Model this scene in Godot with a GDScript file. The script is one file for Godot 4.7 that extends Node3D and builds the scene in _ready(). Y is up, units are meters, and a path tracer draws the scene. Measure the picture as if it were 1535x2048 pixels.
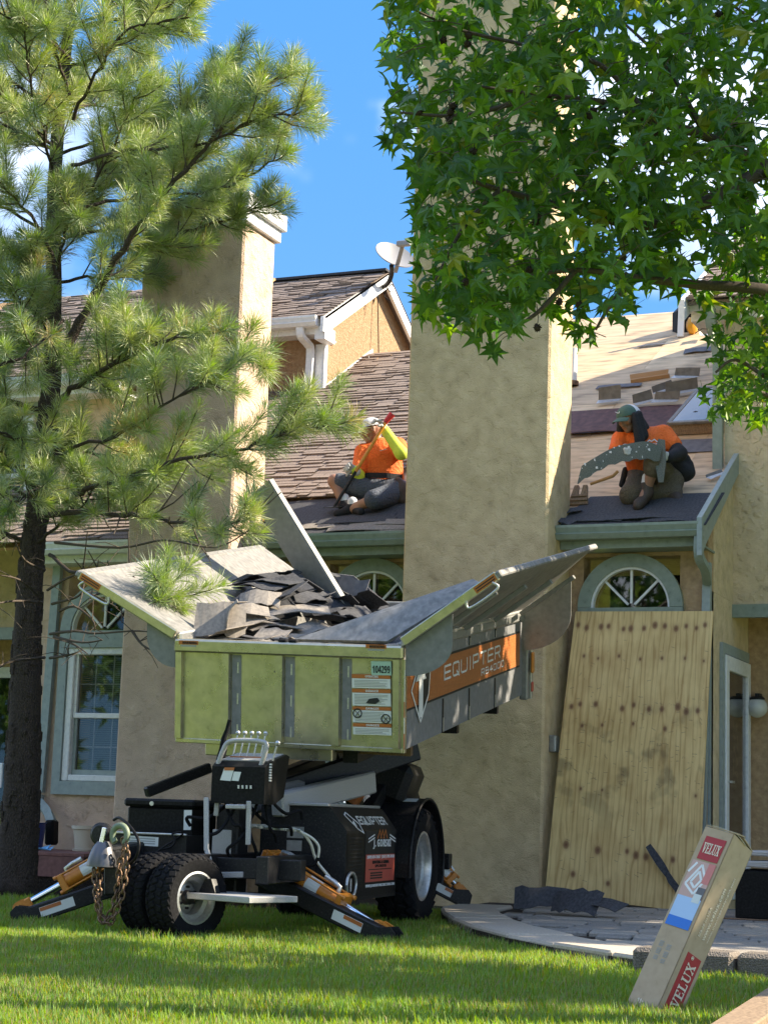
extends Node3D

const SUN_TO := Vector3(0.713, 0.60, -0.365)
var taken := {}
var rng := RandomNumberGenerator.new()
var M := {}


func _ready() -> void:
	# camera, sky, sun, exposure
	var cam := Camera3D.new()
	cam.name = "camera"
	cam.position = Vector3(0, 0.76, 0)
	cam.basis = Basis(Vector3.UP, deg_to_rad(23.2)) * Basis(Vector3.RIGHT, deg_to_rad(9.3)) * Basis(Vector3.BACK, deg_to_rad(1.85))
	cam.fov = 2.0 * rad_to_deg(atan(1024.0 / 3700.0))
	cam.near = 0.05
	cam.far = 600.0
	add_child(cam)
	cam.current = true
	var env := Environment.new()
	env.background_mode = Environment.BG_SKY
	var sky := Sky.new()
	var sm := ProceduralSkyMaterial.new()
	sm.sky_top_color = lin(0.037, 0.142, 0.36)
	sm.sky_horizon_color = lin(0.13, 0.265, 0.41)
	sm.sky_curve = 0.16
	sm.ground_horizon_color = lin(0.22, 0.26, 0.16)
	sm.ground_bottom_color = lin(0.10, 0.12, 0.07)
	sm.sky_energy_multiplier = 1.0
	sm.sun_angle_max = 12.0
	sm.sky_cover = noise_tex(11, 0.010, 1024, [[0.0, Color(1, 1, 1, 0.0)], [0.45, Color(1, 0.95, 0.86, 0.0)], [0.72, Color(1, 0.95, 0.86, 0.55)], [1.0, Color(1, 0.95, 0.86, 0.75)]], "smooth", 5, 30.0)  # warm cloud cover added to whiten and lift the light in the shade
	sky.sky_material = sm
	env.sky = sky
	env.sky_rotation = Vector3(0, deg_to_rad(240.0), 0)  # turned so the added clouds stay mostly out of view
	env.background_energy_multiplier = 1.0
	env.tonemap_mode = Environment.TONE_MAPPER_LINEAR
	env.tonemap_exposure = 2.9
	env.sdfgi_enabled = true
	env.ssao_enabled = true
	env.ssil_enabled = true
	var we := WorldEnvironment.new()
	we.name = "world_environment"
	we.environment = env
	add_child(we)
	var sun := DirectionalLight3D.new()
	sun.name = "sun"
	sun.light_color = Color(1.0, 0.945, 0.84)
	sun.light_energy = 1.6
	sun.light_angular_distance = 0.55
	sun.shadow_enabled = true
	add_child(sun)
	sun.look_at_from_position(SUN_TO * 50.0, Vector3.ZERO)
	make_materials()
	build_ground()
	build_houses()
	build_roof_work()
	build_machine()
	build_patio()
	build_yard_things()
	build_workers()
	build_pine()
	build_sweetgum()
	build_back_trees()


# ---------- helpers ----------
func lin(r: float, g: float, b: float, a := 1.0) -> Color:
	var c := Color(r, g, b).linear_to_srgb()
	c.a = a
	return c


func noise_tex(sd: int, freq: float, size: int, ramp: Array, kind := "smooth", oct := 4, warp := 0.0) -> NoiseTexture2D:
	var n := FastNoiseLite.new()
	n.seed = sd
	n.frequency = freq
	n.noise_type = FastNoiseLite.TYPE_CELLULAR if kind.begins_with("cell") else FastNoiseLite.TYPE_SIMPLEX_SMOOTH
	if kind == "cell":
		n.cellular_return_type = FastNoiseLite.RETURN_DISTANCE
	elif kind == "cell_edge":
		n.cellular_return_type = FastNoiseLite.RETURN_DISTANCE2_SUB
	elif kind == "cell_flat":
		n.cellular_return_type = FastNoiseLite.RETURN_CELL_VALUE
	n.fractal_octaves = oct
	n.fractal_type = FastNoiseLite.FRACTAL_RIDGED if kind == "ridge" else (FastNoiseLite.FRACTAL_FBM if oct > 1 else FastNoiseLite.FRACTAL_NONE)
	if warp > 0.0:
		n.domain_warp_enabled = true
		n.domain_warp_amplitude = warp
		n.domain_warp_frequency = freq * 1.5
	var t := NoiseTexture2D.new()
	t.noise = n
	t.width = size
	t.height = size
	t.seamless = true
	t.generate_mipmaps = false
	if not ramp.is_empty():
		var g := Gradient.new()
		var off := PackedFloat32Array()
		var col := PackedColorArray()
		for r in ramp:
			off.append(r[0])
			col.append(r[1])
		g.offsets = off
		g.colors = col
		t.color_ramp = g
	return t


func grey(v: float) -> Color:
	return Color(v, v, v)


func mat(key: String, col: Color, rough := 0.8, metal := 0.0) -> StandardMaterial3D:
	var m := StandardMaterial3D.new()
	m.resource_name = key
	m.albedo_color = col
	m.roughness = rough
	m.metallic = metal
	M[key] = m
	return m


# colour that varies over the surface: two tones and a noise, laid by world position
func mottled(key: String, a: Color, b: Color, per_m: float, sd: int, rough := 0.85, kind := "smooth", freq := 0.02, warp := 0.0) -> StandardMaterial3D:
	var m := mat(key, Color.WHITE, rough)
	m.albedo_texture = noise_tex(sd, freq, 512, [[0.0, a.darkened(0.14)], [0.2, a], [0.8, b], [1.0, b.lightened(0.06)]], kind, 6, warp)
	tri(m, per_m)
	return m


func tri(m: StandardMaterial3D, per_m: float) -> void:
	m.uv1_triplanar = true
	m.uv1_world_triplanar = true
	m.uv1_scale = Vector3.ONE * per_m


func relief(m: StandardMaterial3D, t: Texture2D, cm: float) -> void:
	m.heightmap_enabled = true
	m.heightmap_texture = t
	m.heightmap_scale = cm


func numbered(n: String) -> String:
	var k: int = taken.get(n, -1) + 1
	taken[n] = k
	return n if k == 0 else "%s_%03d" % [n, k]


func thing(called: String, label: String, category: String, at := Vector3.ZERO, turn := 0.0, group := "") -> Node3D:
	var o := Node3D.new()
	o.name = numbered(called)
	add_child(o)
	o.position = at
	o.rotation.y = turn
	tag(o, label, category, group)
	return o


func tag(o: Node, label: String, category: String, group := "") -> void:
	o.set_meta("label", label)
	o.set_meta("category", category)
	if group:
		o.set_meta("group", group)


func stuff(o: Node) -> Node:
	o.set_meta("kind", "stuff")
	return o


func st() -> SurfaceTool:
	var s := SurfaceTool.new()
	s.begin(Mesh.PRIMITIVE_TRIANGLES)
	return s


func part(called: String, s: SurfaceTool, m: Material, parent: Node3D = null, at := Vector3.ZERO) -> MeshInstance3D:
	s.generate_normals()
	return meshpart(called, s.commit(), m, parent, at)


func meshpart(called: String, mesh: Mesh, m: Material, parent: Node3D = null, at := Vector3.ZERO) -> MeshInstance3D:
	var o := MeshInstance3D.new()
	o.mesh = mesh
	o.material_override = m
	if parent == null:
		o.name = numbered(called)
		add_child(o)
	else:
		o.name = called
		parent.add_child(o, true)
	o.position = at
	return o


func structure(called: String, s: SurfaceTool, m: Material, label: String, category: String) -> MeshInstance3D:
	var o := part(called, s, m)
	tag(o, label, category)
	o.set_meta("kind", "structure")
	return o


func face(s: SurfaceTool, p: Array, out: Vector3) -> void:
	s.set_smooth_group(-1)
	var n: Vector3 = (p[0] - p[2]).cross(p[0] - p[1])
	var rev := n.dot(out) < 0.0
	for i in range(1, p.size() - 1):
		s.add_vertex(p[0])
		s.add_vertex(p[i + 1] if rev else p[i])
		s.add_vertex(p[i] if rev else p[i + 1])


func face_uv(s: SurfaceTool, p: Array, uv: Array, out: Vector3) -> void:
	s.set_smooth_group(-1)
	var n: Vector3 = (p[0] - p[2]).cross(p[0] - p[1])
	var rev := n.dot(out) < 0.0
	for i in range(1, p.size() - 1):
		for k in ([0, i + 1, i] if rev else [0, i, i + 1]):
			s.set_uv(uv[k])
			s.add_vertex(p[k])


func xf(at := Vector3.ZERO, b := Basis()) -> Transform3D:
	return Transform3D(b, at)


func box(s: SurfaceTool, t: Transform3D, size: Vector3, bev := 0.0) -> void:
	var h := size * 0.5
	var c := t.origin
	if bev <= 0.0:
		for a in 3:
			var b := (a + 1) % 3
			var d := (a + 2) % 3
			for sg in [-1.0, 1.0]:
				var p := []
				for q in [[-1, -1], [1, -1], [1, 1], [-1, 1]]:
					var v := Vector3.ZERO
					v[a] = sg * h[a]
					v[b] = q[0] * h[b]
					v[d] = q[1] * h[d]
					p.append(t * v)
				var o := Vector3.ZERO
				o[a] = sg
				face(s, p, t.basis * o)
		return
	bev = minf(bev, minf(h.x, minf(h.y, h.z)) * 0.9)
	for a in 3:
		var b := (a + 1) % 3
		var d := (a + 2) % 3
		for sg in [-1.0, 1.0]:
			var p := []
			for q in [[-1, -1], [1, -1], [1, 1], [-1, 1]]:
				var v := Vector3.ZERO
				v[a] = sg * h[a]
				v[b] = q[0] * (h[b] - bev)
				v[d] = q[1] * (h[d] - bev)
				p.append(t * v)
			var o := Vector3.ZERO
			o[a] = sg
			face(s, p, t.basis * o)
		for s1 in [-1.0, 1.0]:
			for s2 in [-1.0, 1.0]:
				var p := []
				for e in [[1.0, -1.0], [1.0, 1.0], [0.0, 1.0], [0.0, -1.0]]:
					var v := Vector3.ZERO
					v[b] = s1 * (h[b] - (0.0 if e[0] > 0.5 else bev))
					v[d] = s2 * (h[d] - (bev if e[0] > 0.5 else 0.0))
					v[a] = e[1] * (h[a] - bev)
					p.append(t * v)
				var o := Vector3.ZERO
				o[b] = s1
				o[d] = s2
				face(s, p, t.basis * o)
	for sx in [-1.0, 1.0]:
		for sy in [-1.0, 1.0]:
			for sz in [-1.0, 1.0]:
				var g := Vector3(sx, sy, sz)
				face(s, [t * (g * Vector3(h.x, h.y - bev, h.z - bev)), t * (g * Vector3(h.x - bev, h.y, h.z - bev)), t * (g * Vector3(h.x - bev, h.y - bev, h.z))], t.basis * g)


# a box from its lowest to its highest corner
func span(s: SurfaceTool, lo: Vector3, hi: Vector3, bev := 0.0) -> void:
	box(s, xf((lo + hi) * 0.5), (hi - lo).abs(), bev)


# a bar of square section between two points
func bar(s: SurfaceTool, a: Vector3, b: Vector3, w: float, h: float, bev := 0.0, up := Vector3.UP) -> void:
	box(s, xf((a + b) * 0.5, aim(b - a, up)), Vector3(w, h, a.distance_to(b)), bev)


func aim(d: Vector3, up := Vector3.UP) -> Basis:
	d = d.normalized()
	if absf(d.dot(up)) > 0.995:
		up = Vector3.RIGHT
	return Basis.looking_at(-d, up)


func tube(s: SurfaceTool, pts: Array, radii: Variant, sides := 8, caps := true) -> void:
	var n := pts.size()
	var rings := []
	var u := Vector3.UP
	for i in n:
		var d: Vector3 = (pts[mini(i + 1, n - 1)] - pts[maxi(i - 1, 0)]).normalized()
		if i == 0:
			u = Vector3.UP if absf(d.y) < 0.9 else Vector3.RIGHT
		u = (u - d * u.dot(d)).normalized()
		var v := d.cross(u)
		var r: float = radii[i] if radii is Array else radii
		var ring := []
		for k in sides:
			var a := TAU * k / sides
			ring.append(pts[i] + (u * cos(a) + v * sin(a)) * r)
		rings.append(ring)
	s.set_smooth_group(0)
	for i in n - 1:
		for k in sides:
			var k2 := (k + 1) % sides
			var a: Vector3 = rings[i][k]
			var b: Vector3 = rings[i][k2]
			var c: Vector3 = rings[i + 1][k2]
			var e: Vector3 = rings[i + 1][k]
			s.add_vertex(a)
			s.add_vertex(c)
			s.add_vertex(b)
			s.add_vertex(a)
			s.add_vertex(e)
			s.add_vertex(c)
	if caps:
		face(s, rings[0], pts[0] - pts[1])
		face(s, rings[n - 1], pts[n - 1] - pts[n - 2])


func smooth_path(pts: Array, steps := 5) -> Array:
	var c := Curve3D.new()
	for i in pts.size():
		var t: Vector3 = (pts[mini(i + 1, pts.size() - 1)] - pts[maxi(i - 1, 0)]) / 6.0
		c.add_point(pts[i], -t, t)
	var out := []
	for i in pts.size() - 1:
		for k in steps:
			out.append(c.sample(i, float(k) / steps))
	out.append(pts[-1])
	return out


# profile of (radius, height) pairs turned about the local y axis
func lathe(s: SurfaceTool, prof: Array, t: Transform3D, seg := 24) -> void:
	var g := 0
	for i in prof.size() - 1:
		if i > 0:
			var d0: Vector2 = (prof[i] - prof[i - 1]).normalized()
			var d1: Vector2 = (prof[i + 1] - prof[i]).normalized()
			if d0.dot(d1) < 0.8:
				g += 1
		s.set_smooth_group(g)
		for k in seg:
			var a0 := TAU * k / seg
			var a1 := TAU * (k + 1) / seg
			var p := func(q: Vector2, a: float) -> Vector3: return t * Vector3(q.x * cos(a), q.y, q.x * sin(a))
			var q0: Vector3 = p.call(prof[i], a0)
			var q1: Vector3 = p.call(prof[i], a1)
			var q2: Vector3 = p.call(prof[i + 1], a1)
			var q3: Vector3 = p.call(prof[i + 1], a0)
			if prof[i].x > 0.0001:
				s.add_vertex(q0)
				s.add_vertex(q1)
				s.add_vertex(q2)
			if prof[i + 1].x > 0.0001:
				s.add_vertex(q0)
				s.add_vertex(q2)
				s.add_vertex(q3)


func prism(s: SurfaceTool, poly: Array, t: Transform3D, z0: float, z1: float) -> void:
	var pv := PackedVector2Array(poly)
	var idx := Geometry2D.triangulate_polygon(pv)
	for i in range(0, idx.size(), 3):
		for z in [z0, z1]:
			var p := []
			for k in 3:
				var q := pv[idx[i + k]]
				p.append(t * Vector3(q.x, q.y, z))
			face(s, p, t.basis.z * (1.0 if (z == z1) == (z1 > z0) else -1.0))
	var cw := Geometry2D.is_polygon_clockwise(pv)
	for i in pv.size():
		var a := pv[i]
		var b := pv[(i + 1) % pv.size()]
		var o := Vector2(b.y - a.y, a.x - b.x) * (-1.0 if cw else 1.0)
		face(s, [t * Vector3(a.x, a.y, z0), t * Vector3(b.x, b.y, z0), t * Vector3(b.x, b.y, z1), t * Vector3(a.x, a.y, z1)], t.basis * Vector3(o.x, o.y, 0))


# a sheet through four corners with a thickness behind its face
func slab(s: SurfaceTool, p: Array, thick: float, out := Vector3.ZERO) -> void:
	var n: Vector3 = (p[2] - p[0]).cross(p[1] - p[0]).normalized() if p.size() < 4 else (p[2] - p[0]).cross(p[3] - p[1]).normalized()
	if n.dot(out) < 0.0:
		n = -n
	var q := []
	var mid := Vector3.ZERO
	for v in p:
		q.append(v - n * thick)
		mid += v / p.size()
	face(s, p, n)
	face(s, q, -n)
	for i in p.size():
		var k := (i + 1) % p.size()
		face(s, [p[i], p[k], q[k], q[i]], (p[i] + p[k]) * 0.5 - mid)


func arc(c: Vector2, r: float, a0: float, a1: float, n: int) -> Array:
	var out := []
	for i in n + 1:
		var a := lerpf(a0, a1, float(i) / n)
		out.append(c + Vector2(cos(a), sin(a)) * r)
	return out


# flat arch between two radii, extruded along z
func arch(s: SurfaceTool, c: Vector2, r0: float, r1: float, a0: float, a1: float, z0: float, z1: float, t := Transform3D(), n := 20) -> void:
	var a := arc(c, r1, a0, a1, n)
	var b := arc(c, r0, a0, a1, n)
	for i in n:
		prism(s, [a[i], a[i + 1], b[i + 1], b[i]], t, z0, z1)


func letters(parent: Node3D, txt: String, t: Transform3D, height: float, width: float, m: Material, font := "Droid Sans", weight := 700, called := "lettering") -> MeshInstance3D:
	var tm := TextMesh.new()
	var f := SystemFont.new()
	f.font_names = PackedStringArray([font])
	f.font_weight = weight
	tm.font = f
	tm.text = txt
	tm.font_size = 32
	tm.depth = 0.02
	tm.pixel_size = 0.01
	tm.curve_step = 2.0
	var o := meshpart(called, tm, m, parent)
	var sz := tm.get_aabb().size
	var c := tm.get_aabb().get_center()
	var b := t.basis.orthonormalized()
	var sc := Vector3(width / maxf(sz.x, 0.001), height / maxf(sz.y, 0.001), 0.1)
	var bs := Basis(b.x * sc.x, b.y * sc.y, b.z * sc.z)
	o.transform = Transform3D(bs, t.origin - bs * c)
	return o


# block letters drawn as strokes on a unit cell (0..1, 0..1)
const STROKES := {
	"E": [[0.95, 1, 0, 1, 0, 0, 0.95, 0], [0, 0.5, 0.9, 0.5]],
	"Q": [[0.1, 0, 0.85, 0, 0.95, 0.15, 0.95, 0.85, 0.85, 1, 0.1, 1, 0, 0.85, 0, 0.15, 0.1, 0], [0.6, 0.3, 1.0, -0.1]],
	"U": [[0, 1, 0, 0.12, 0.12, 0, 0.85, 0, 0.97, 0.12, 0.97, 1]],
	"I": [[0.5, 0, 0.5, 1]],
	"P": [[0, 0, 0, 1, 0.82, 1, 0.95, 0.9, 0.95, 0.5, 0.85, 0.4, 0.1, 0.4]],
	"T": [[0, 1, 1, 1], [0.5, 1, 0.5, 0]],
	"R": [[0, 0, 0, 1, 0.82, 1, 0.95, 0.9, 0.95, 0.55, 0.85, 0.45, 0.1, 0.45], [0.6, 0.45, 0.95, 0]],
	"B": [[0, 0, 0, 1, 0.8, 1, 0.9, 0.9, 0.9, 0.6, 0.8, 0.52, 0.05, 0.52], [0.8, 0.52, 0.95, 0.42, 0.95, 0.1, 0.85, 0, 0, 0]],
	"4": [[0.7, 0, 0.7, 1, 0, 0.35, 1, 0.35]],
	"0": [[0.1, 0, 0.85, 0, 0.95, 0.15, 0.95, 0.85, 0.85, 1, 0.1, 1, 0, 0.85, 0, 0.15, 0.1, 0]],
}


func stroke_word(word: String, origin: Vector3, ux: Vector3, uy: Vector3, nrm: Vector3, cell: float, gap: float, h: float, w: float, s: SurfaceTool) -> void:
	var x := 0.0
	for ch in word:
		var cw := cell * (0.35 if ch == "I" else 1.0)
		for path in STROKES.get(ch, []):
			for i in range(0, path.size() - 2, 2):
				var a: Vector3 = origin + ux * (x + path[i] * cw) + uy * (path[i + 1] * h)
				var b: Vector3 = origin + ux * (x + path[i + 2] * cw) + uy * (path[i + 3] * h)
				var d := (b - a).normalized()
				var p := d.cross(nrm).normalized() * w * 0.5
				var e := d * w * 0.35
				slab(s, [a - e + p, b + e + p, b + e - p, a - e - p], 0.002)
		x += cw + gap


# ---------- rounded bodies: tapered bones joined with a smooth minimum, meshed as surface nets ----------
func flesh(bones: Array, cell: float, k := 0.03, grow := 0.0, colours := false) -> ArrayMesh:
	var lo := Vector3.INF
	var hi := -Vector3.INF
	for b in bones:
		var r: float = maxf(b[2], b[3]) + grow
		for q in [b[0], b[1]]:
			lo = lo.min(q - Vector3.ONE * r)
			hi = hi.max(q + Vector3.ONE * r)
	var pad := cell * 3.0 + k
	lo -= Vector3.ONE * pad
	hi += Vector3.ONE * pad
	var nx := int((hi.x - lo.x) / cell) + 2
	var ny := int((hi.y - lo.y) / cell) + 2
	var nz := int((hi.z - lo.z) / cell) + 2
	var f := PackedFloat32Array()
	f.resize(nx * ny * nz)
	f.fill(1.0)
	var near := PackedByteArray()
	var best := PackedFloat32Array()
	if colours:
		near.resize(nx * ny * nz)
		best.resize(nx * ny * nz)
		best.fill(9.0)
	for bi in bones.size():
		var b: Array = bones[bi]
		var p0: Vector3 = b[0]
		var ax: Vector3 = b[1] - b[0]
		var l2 := maxf(ax.length_squared(), 1e-9)
		var ra: float = b[2] + grow
		var rb: float = b[3] + grow
		var m := maxf(ra, rb) + pad
		var l: Vector3 = (p0.min(b[1]) - Vector3.ONE * m - lo) / cell
		var h: Vector3 = (p0.max(b[1]) + Vector3.ONE * m - lo) / cell
		for z in range(maxi(0, int(l.z)), mini(nz, int(h.z) + 1)):
			for y in range(maxi(0, int(l.y)), mini(ny, int(h.y) + 1)):
				var at := (z * ny + y) * nx
				for x in range(maxi(0, int(l.x)), mini(nx, int(h.x) + 1)):
					var p := lo + Vector3(x, y, z) * cell - p0
					var t := clampf(p.dot(ax) / l2, 0.0, 1.0)
					var d := (p - ax * t).length() - lerpf(ra, rb, t)
					var e := f[at + x]
					if colours and d < best[at + x]:
						best[at + x] = d
						near[at + x] = bi
					var hh := maxf(k - absf(d - e), 0.0) / k
					f[at + x] = minf(d, e) - hh * hh * k * 0.25
	var ids := {}
	var vs := PackedVector3Array()
	var ns := PackedVector3Array()
	var cs := PackedColorArray()
	var ind := PackedInt32Array()
	var sx := 1
	var sy := nx
	var sz := nx * ny
	var offs := [0, sx, sy, sx + sy, sz, sx + sz, sy + sz, sx + sy + sz]
	var pos := [Vector3(0, 0, 0), Vector3(1, 0, 0), Vector3(0, 1, 0), Vector3(1, 1, 0), Vector3(0, 0, 1), Vector3(1, 0, 1), Vector3(0, 1, 1), Vector3(1, 1, 1)]
	var edges := [[0, 1], [2, 3], [4, 5], [6, 7], [0, 2], [1, 3], [4, 6], [5, 7], [0, 4], [1, 5], [2, 6], [3, 7]]
	for z in nz - 1:
		for y in ny - 1:
			var row := (z * ny + y) * nx
			for x in nx - 1:
				var at := row + x
				var v0 := f[at]
				if v0 > cell * 2.5 or v0 < -cell * 2.5:
					continue
				var inside := 0
				for o in offs:
					if f[at + o] < 0.0:
						inside += 1
				if inside == 0 or inside == 8:
					continue
				var c := Vector3.ZERO
				var cnt := 0
				for e in edges:
					var a := f[at + offs[e[0]]]
					var b := f[at + offs[e[1]]]
					if (a < 0.0) != (b < 0.0):
						c += pos[e[0]].lerp(pos[e[1]], a / (a - b))
						cnt += 1
				ids[at] = vs.size()
				vs.append(lo + (Vector3(x, y, z) + c / cnt) * cell)
				var g := Vector3(f[at + sx] - v0 + f[at + sx + sy + sz] - f[at + sy + sz], f[at + sy] - v0 + f[at + sx + sy + sz] - f[at + sx + sz], f[at + sz] - v0 + f[at + sx + sy + sz] - f[at + sx + sy])
				ns.append(g.normalized())
				if colours:
					var q: Array = bones[near[at]]
					cs.append(q[4] if q.size() > 4 else Color(0.3, 0.18, 0.12))
	for at in ids:
		var v0 := f[at]
		for ax in 3:
			var d1: int = [sx, sy, sz][ax]
			var d2: int = [sy, sz, sx][ax]
			var d3: int = [sz, sx, sy][ax]
			var v1 := f[at + d1]
			if (v0 < 0.0) == (v1 < 0.0):
				continue
			var a: int = ids.get(at, -1)
			var b: int = ids.get(at - d2, -1)
			var c: int = ids.get(at - d2 - d3, -1)
			var d: int = ids.get(at - d3, -1)
			if b < 0 or c < 0 or d < 0:
				continue
			if v0 < 0.0:
				ind.append_array([a, c, b, a, d, c])
			else:
				ind.append_array([a, b, c, a, c, d])
	var arr := []
	arr.resize(Mesh.ARRAY_MAX)
	arr[Mesh.ARRAY_VERTEX] = vs
	arr[Mesh.ARRAY_NORMAL] = ns
	arr[Mesh.ARRAY_INDEX] = ind
	if colours:
		arr[Mesh.ARRAY_COLOR] = cs
	var am := ArrayMesh.new()
	am.add_surface_from_arrays(Mesh.PRIMITIVE_TRIANGLES, arr)
	return am


func make_materials() -> void:
	# stucco: two tones, trowelled relief
	var trowel := noise_tex(3, 0.018, 1024, [[0.0, grey(0.0)], [0.35, grey(0.25)], [0.5, grey(0.8)], [1.0, grey(1.0)]], "cell_edge", 2, 26.0)
	var skip := noise_tex(5, 0.011, 1024, [[0.0, grey(0.0)], [0.42, grey(0.2)], [0.55, grey(0.85)], [1.0, grey(1.0)]], "ridge", 4, 30.0)
	var fine := noise_tex(7, 0.06, 512, [[0.0, grey(0.0)], [1.0, grey(1.0)]], "smooth", 4)
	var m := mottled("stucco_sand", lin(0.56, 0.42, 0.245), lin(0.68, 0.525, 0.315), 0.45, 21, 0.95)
	relief(m, skip, 0.55)
	m = mottled("stucco_pink", lin(0.61, 0.435, 0.32), lin(0.73, 0.535, 0.40), 0.4, 22, 0.95)
	relief(m, trowel, 0.8)
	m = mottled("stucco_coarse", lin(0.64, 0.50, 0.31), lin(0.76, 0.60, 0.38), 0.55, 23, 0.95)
	relief(m, trowel, 1.0)
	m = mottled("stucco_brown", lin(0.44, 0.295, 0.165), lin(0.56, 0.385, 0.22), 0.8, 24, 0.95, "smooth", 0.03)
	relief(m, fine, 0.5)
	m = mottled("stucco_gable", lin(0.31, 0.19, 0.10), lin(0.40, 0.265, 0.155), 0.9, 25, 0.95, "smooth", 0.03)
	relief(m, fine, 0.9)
	mottled("trim_sage", lin(0.215, 0.26, 0.215), lin(0.25, 0.30, 0.25), 1.2, 26, 0.5)
	mottled("trim_blue", lin(0.27, 0.32, 0.315), lin(0.32, 0.37, 0.36), 1.2, 27, 0.55)
	mottled("trim_white", lin(0.70, 0.71, 0.72), lin(0.80, 0.80, 0.80), 1.5, 28, 0.5)
	var gl := mat("glass", Color(0.02, 0.03, 0.03, 0.32), 0.02)
	gl.transparency = BaseMaterial3D.TRANSPARENCY_ALPHA
	gl.metallic_specular = 0.95
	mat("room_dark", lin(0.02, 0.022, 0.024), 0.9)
	mat("blind", lin(0.30, 0.36, 0.36), 0.7)
	# grit of the stucco
	var grit := noise_tex(13, 0.22, 1024, [], "smooth", 3)
	grit.as_normal_map = true
	grit.bump_strength = 5.0
	for key in ["stucco_sand", "stucco_pink", "stucco_coarse", "stucco_brown", "stucco_gable"]:
		M[key].normal_enabled = true
		M[key].normal_texture = grit
		M[key].normal_scale = 0.8
	# roofing
	mottled("shingle", lin(0.14, 0.105, 0.088), lin(0.34, 0.265, 0.22), 2.2, 31, 0.95, "smooth", 0.05)
	m = mottled("shingle_dark", lin(0.030, 0.031, 0.038), lin(0.075, 0.075, 0.085), 2.4, 32, 0.9, "smooth", 0.03)
	mottled("shingle_back", lin(0.20, 0.175, 0.155), lin(0.33, 0.29, 0.25), 2.2, 33, 0.9, "smooth", 0.03)
	mottled("shingle_green", lin(0.075, 0.085, 0.075), lin(0.17, 0.18, 0.16), 5.0, 34, 0.9, "smooth", 0.04)
	for i in 3:
		var d := mat("deck_%d" % i, Color.WHITE, 0.8)
		var a: Color = [lin(0.64, 0.46, 0.275), lin(0.70, 0.52, 0.32), lin(0.59, 0.43, 0.27)][i]
		d.albedo_texture = noise_tex(40 + i, 0.012, 512, [[0.0, a.darkened(0.42)], [0.33, a.darkened(0.12)], [0.6, a], [1.0, a.lightened(0.12)]], "smooth", 5, 18.0)
		d.uv1_triplanar = true
		d.uv1_world_triplanar = true
		d.uv1_scale = Vector3(0.35, 1.6, 1.6)
		d.uv1_offset = Vector3(i * 0.37, i * 0.21, 0)
	mottled("felt_red", lin(0.075, 0.035, 0.034), lin(0.14, 0.066, 0.06), 1.0, 44, 0.8, "smooth", 0.02)
	mottled("felt_grey", lin(0.10, 0.10, 0.115), lin(0.17, 0.165, 0.18), 1.0, 45, 0.8)
	mottled("flashing", lin(0.12, 0.11, 0.10), lin(0.20, 0.19, 0.17), 1.0, 46, 0.5)
	mottled("flashing_sky_lit", lin(0.40, 0.42, 0.46), lin(0.55, 0.57, 0.60), 2.0, 48, 0.4)  # pale bluish copy of the flashing, sky reflection painted in
	mat("raw_wood", lin(0.42, 0.24, 0.11), 0.85)
	mottled("weathered_wood", lin(0.20, 0.135, 0.085), lin(0.33, 0.23, 0.145), 4.0, 47, 0.9)
	# machine
	m = mottled("aluminium", lin(0.43, 0.405, 0.31), lin(0.55, 0.515, 0.40), 1.0, 51, 0.34, "smooth", 0.02, 20.0)
	m.metallic = 0.85
	m.roughness_texture = noise_tex(52, 0.02, 256, [[0.2, grey(0.75)], [0.8, grey(1.0)]], "smooth", 4)
	m = mottled("aluminium_dusty", lin(0.17, 0.165, 0.16), lin(0.32, 0.305, 0.29), 1.1, 53, 0.62, "smooth", 0.03, 20.0)
	m.metallic = 0.35
	m = mottled("panel_grey", lin(0.16, 0.165, 0.175), lin(0.215, 0.215, 0.225), 1.5, 54, 0.5)
	m = mottled("rail_grey", lin(0.23, 0.23, 0.225), lin(0.30, 0.30, 0.29), 1.5, 55, 0.45)
	m.metallic = 0.3
	mottled("black_steel", lin(0.006, 0.0065, 0.007), lin(0.015, 0.0155, 0.017), 3.0, 56, 0.42, "smooth", 0.04)
	m = mottled("black_plastic", lin(0.006, 0.006, 0.0065), lin(0.014, 0.014, 0.015), 4.0, 57, 0.42)
	m = mottled("black_speckled", lin(0.008, 0.008, 0.009), lin(0.055, 0.052, 0.05), 3.0, 58, 0.5, "smooth", 0.09)
	mottled("orange_band", lin(0.40, 0.125, 0.032), lin(0.46, 0.15, 0.04), 1.5, 59, 0.45)
	mottled("orange_steel", lin(0.50, 0.17, 0.018), lin(0.60, 0.225, 0.03), 4.0, 60, 0.35)
	mat("shaded_edge", lin(0.055, 0.06, 0.068), 0.5)  # dark bluish tone painted to hold the sun off the tail panel edge
	mottled("rim_paver", lin(0.36, 0.305, 0.245), lin(0.50, 0.43, 0.35), 2.0, 79, 0.95, "smooth", 0.05)
	mat("chrome", lin(0.75, 0.76, 0.78), 0.12, 1.0)
	m = mottled("galvanised", lin(0.46, 0.46, 0.45), lin(0.62, 0.62, 0.61), 4.0, 61, 0.4)
	m.metallic = 0.8
	m = mottled("worn_lit_plate", lin(0.26, 0.255, 0.25), lin(0.52, 0.51, 0.50), 6.0, 62, 0.5, "smooth", 0.05)  # worn mottle, with the sunlight on these parts painted in as paleness
	m.metallic = 0.3
	mottled("rubber", lin(0.006, 0.006, 0.007), lin(0.014, 0.014, 0.016), 4.0, 63, 0.85)
	mottled("rusty", lin(0.10, 0.055, 0.032), lin(0.30, 0.20, 0.13), 12.0, 64, 0.5).metallic = 0.6
	for key in ["black_plastic", "rubber"]:
		M[key].metallic_specular = 0.25
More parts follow.
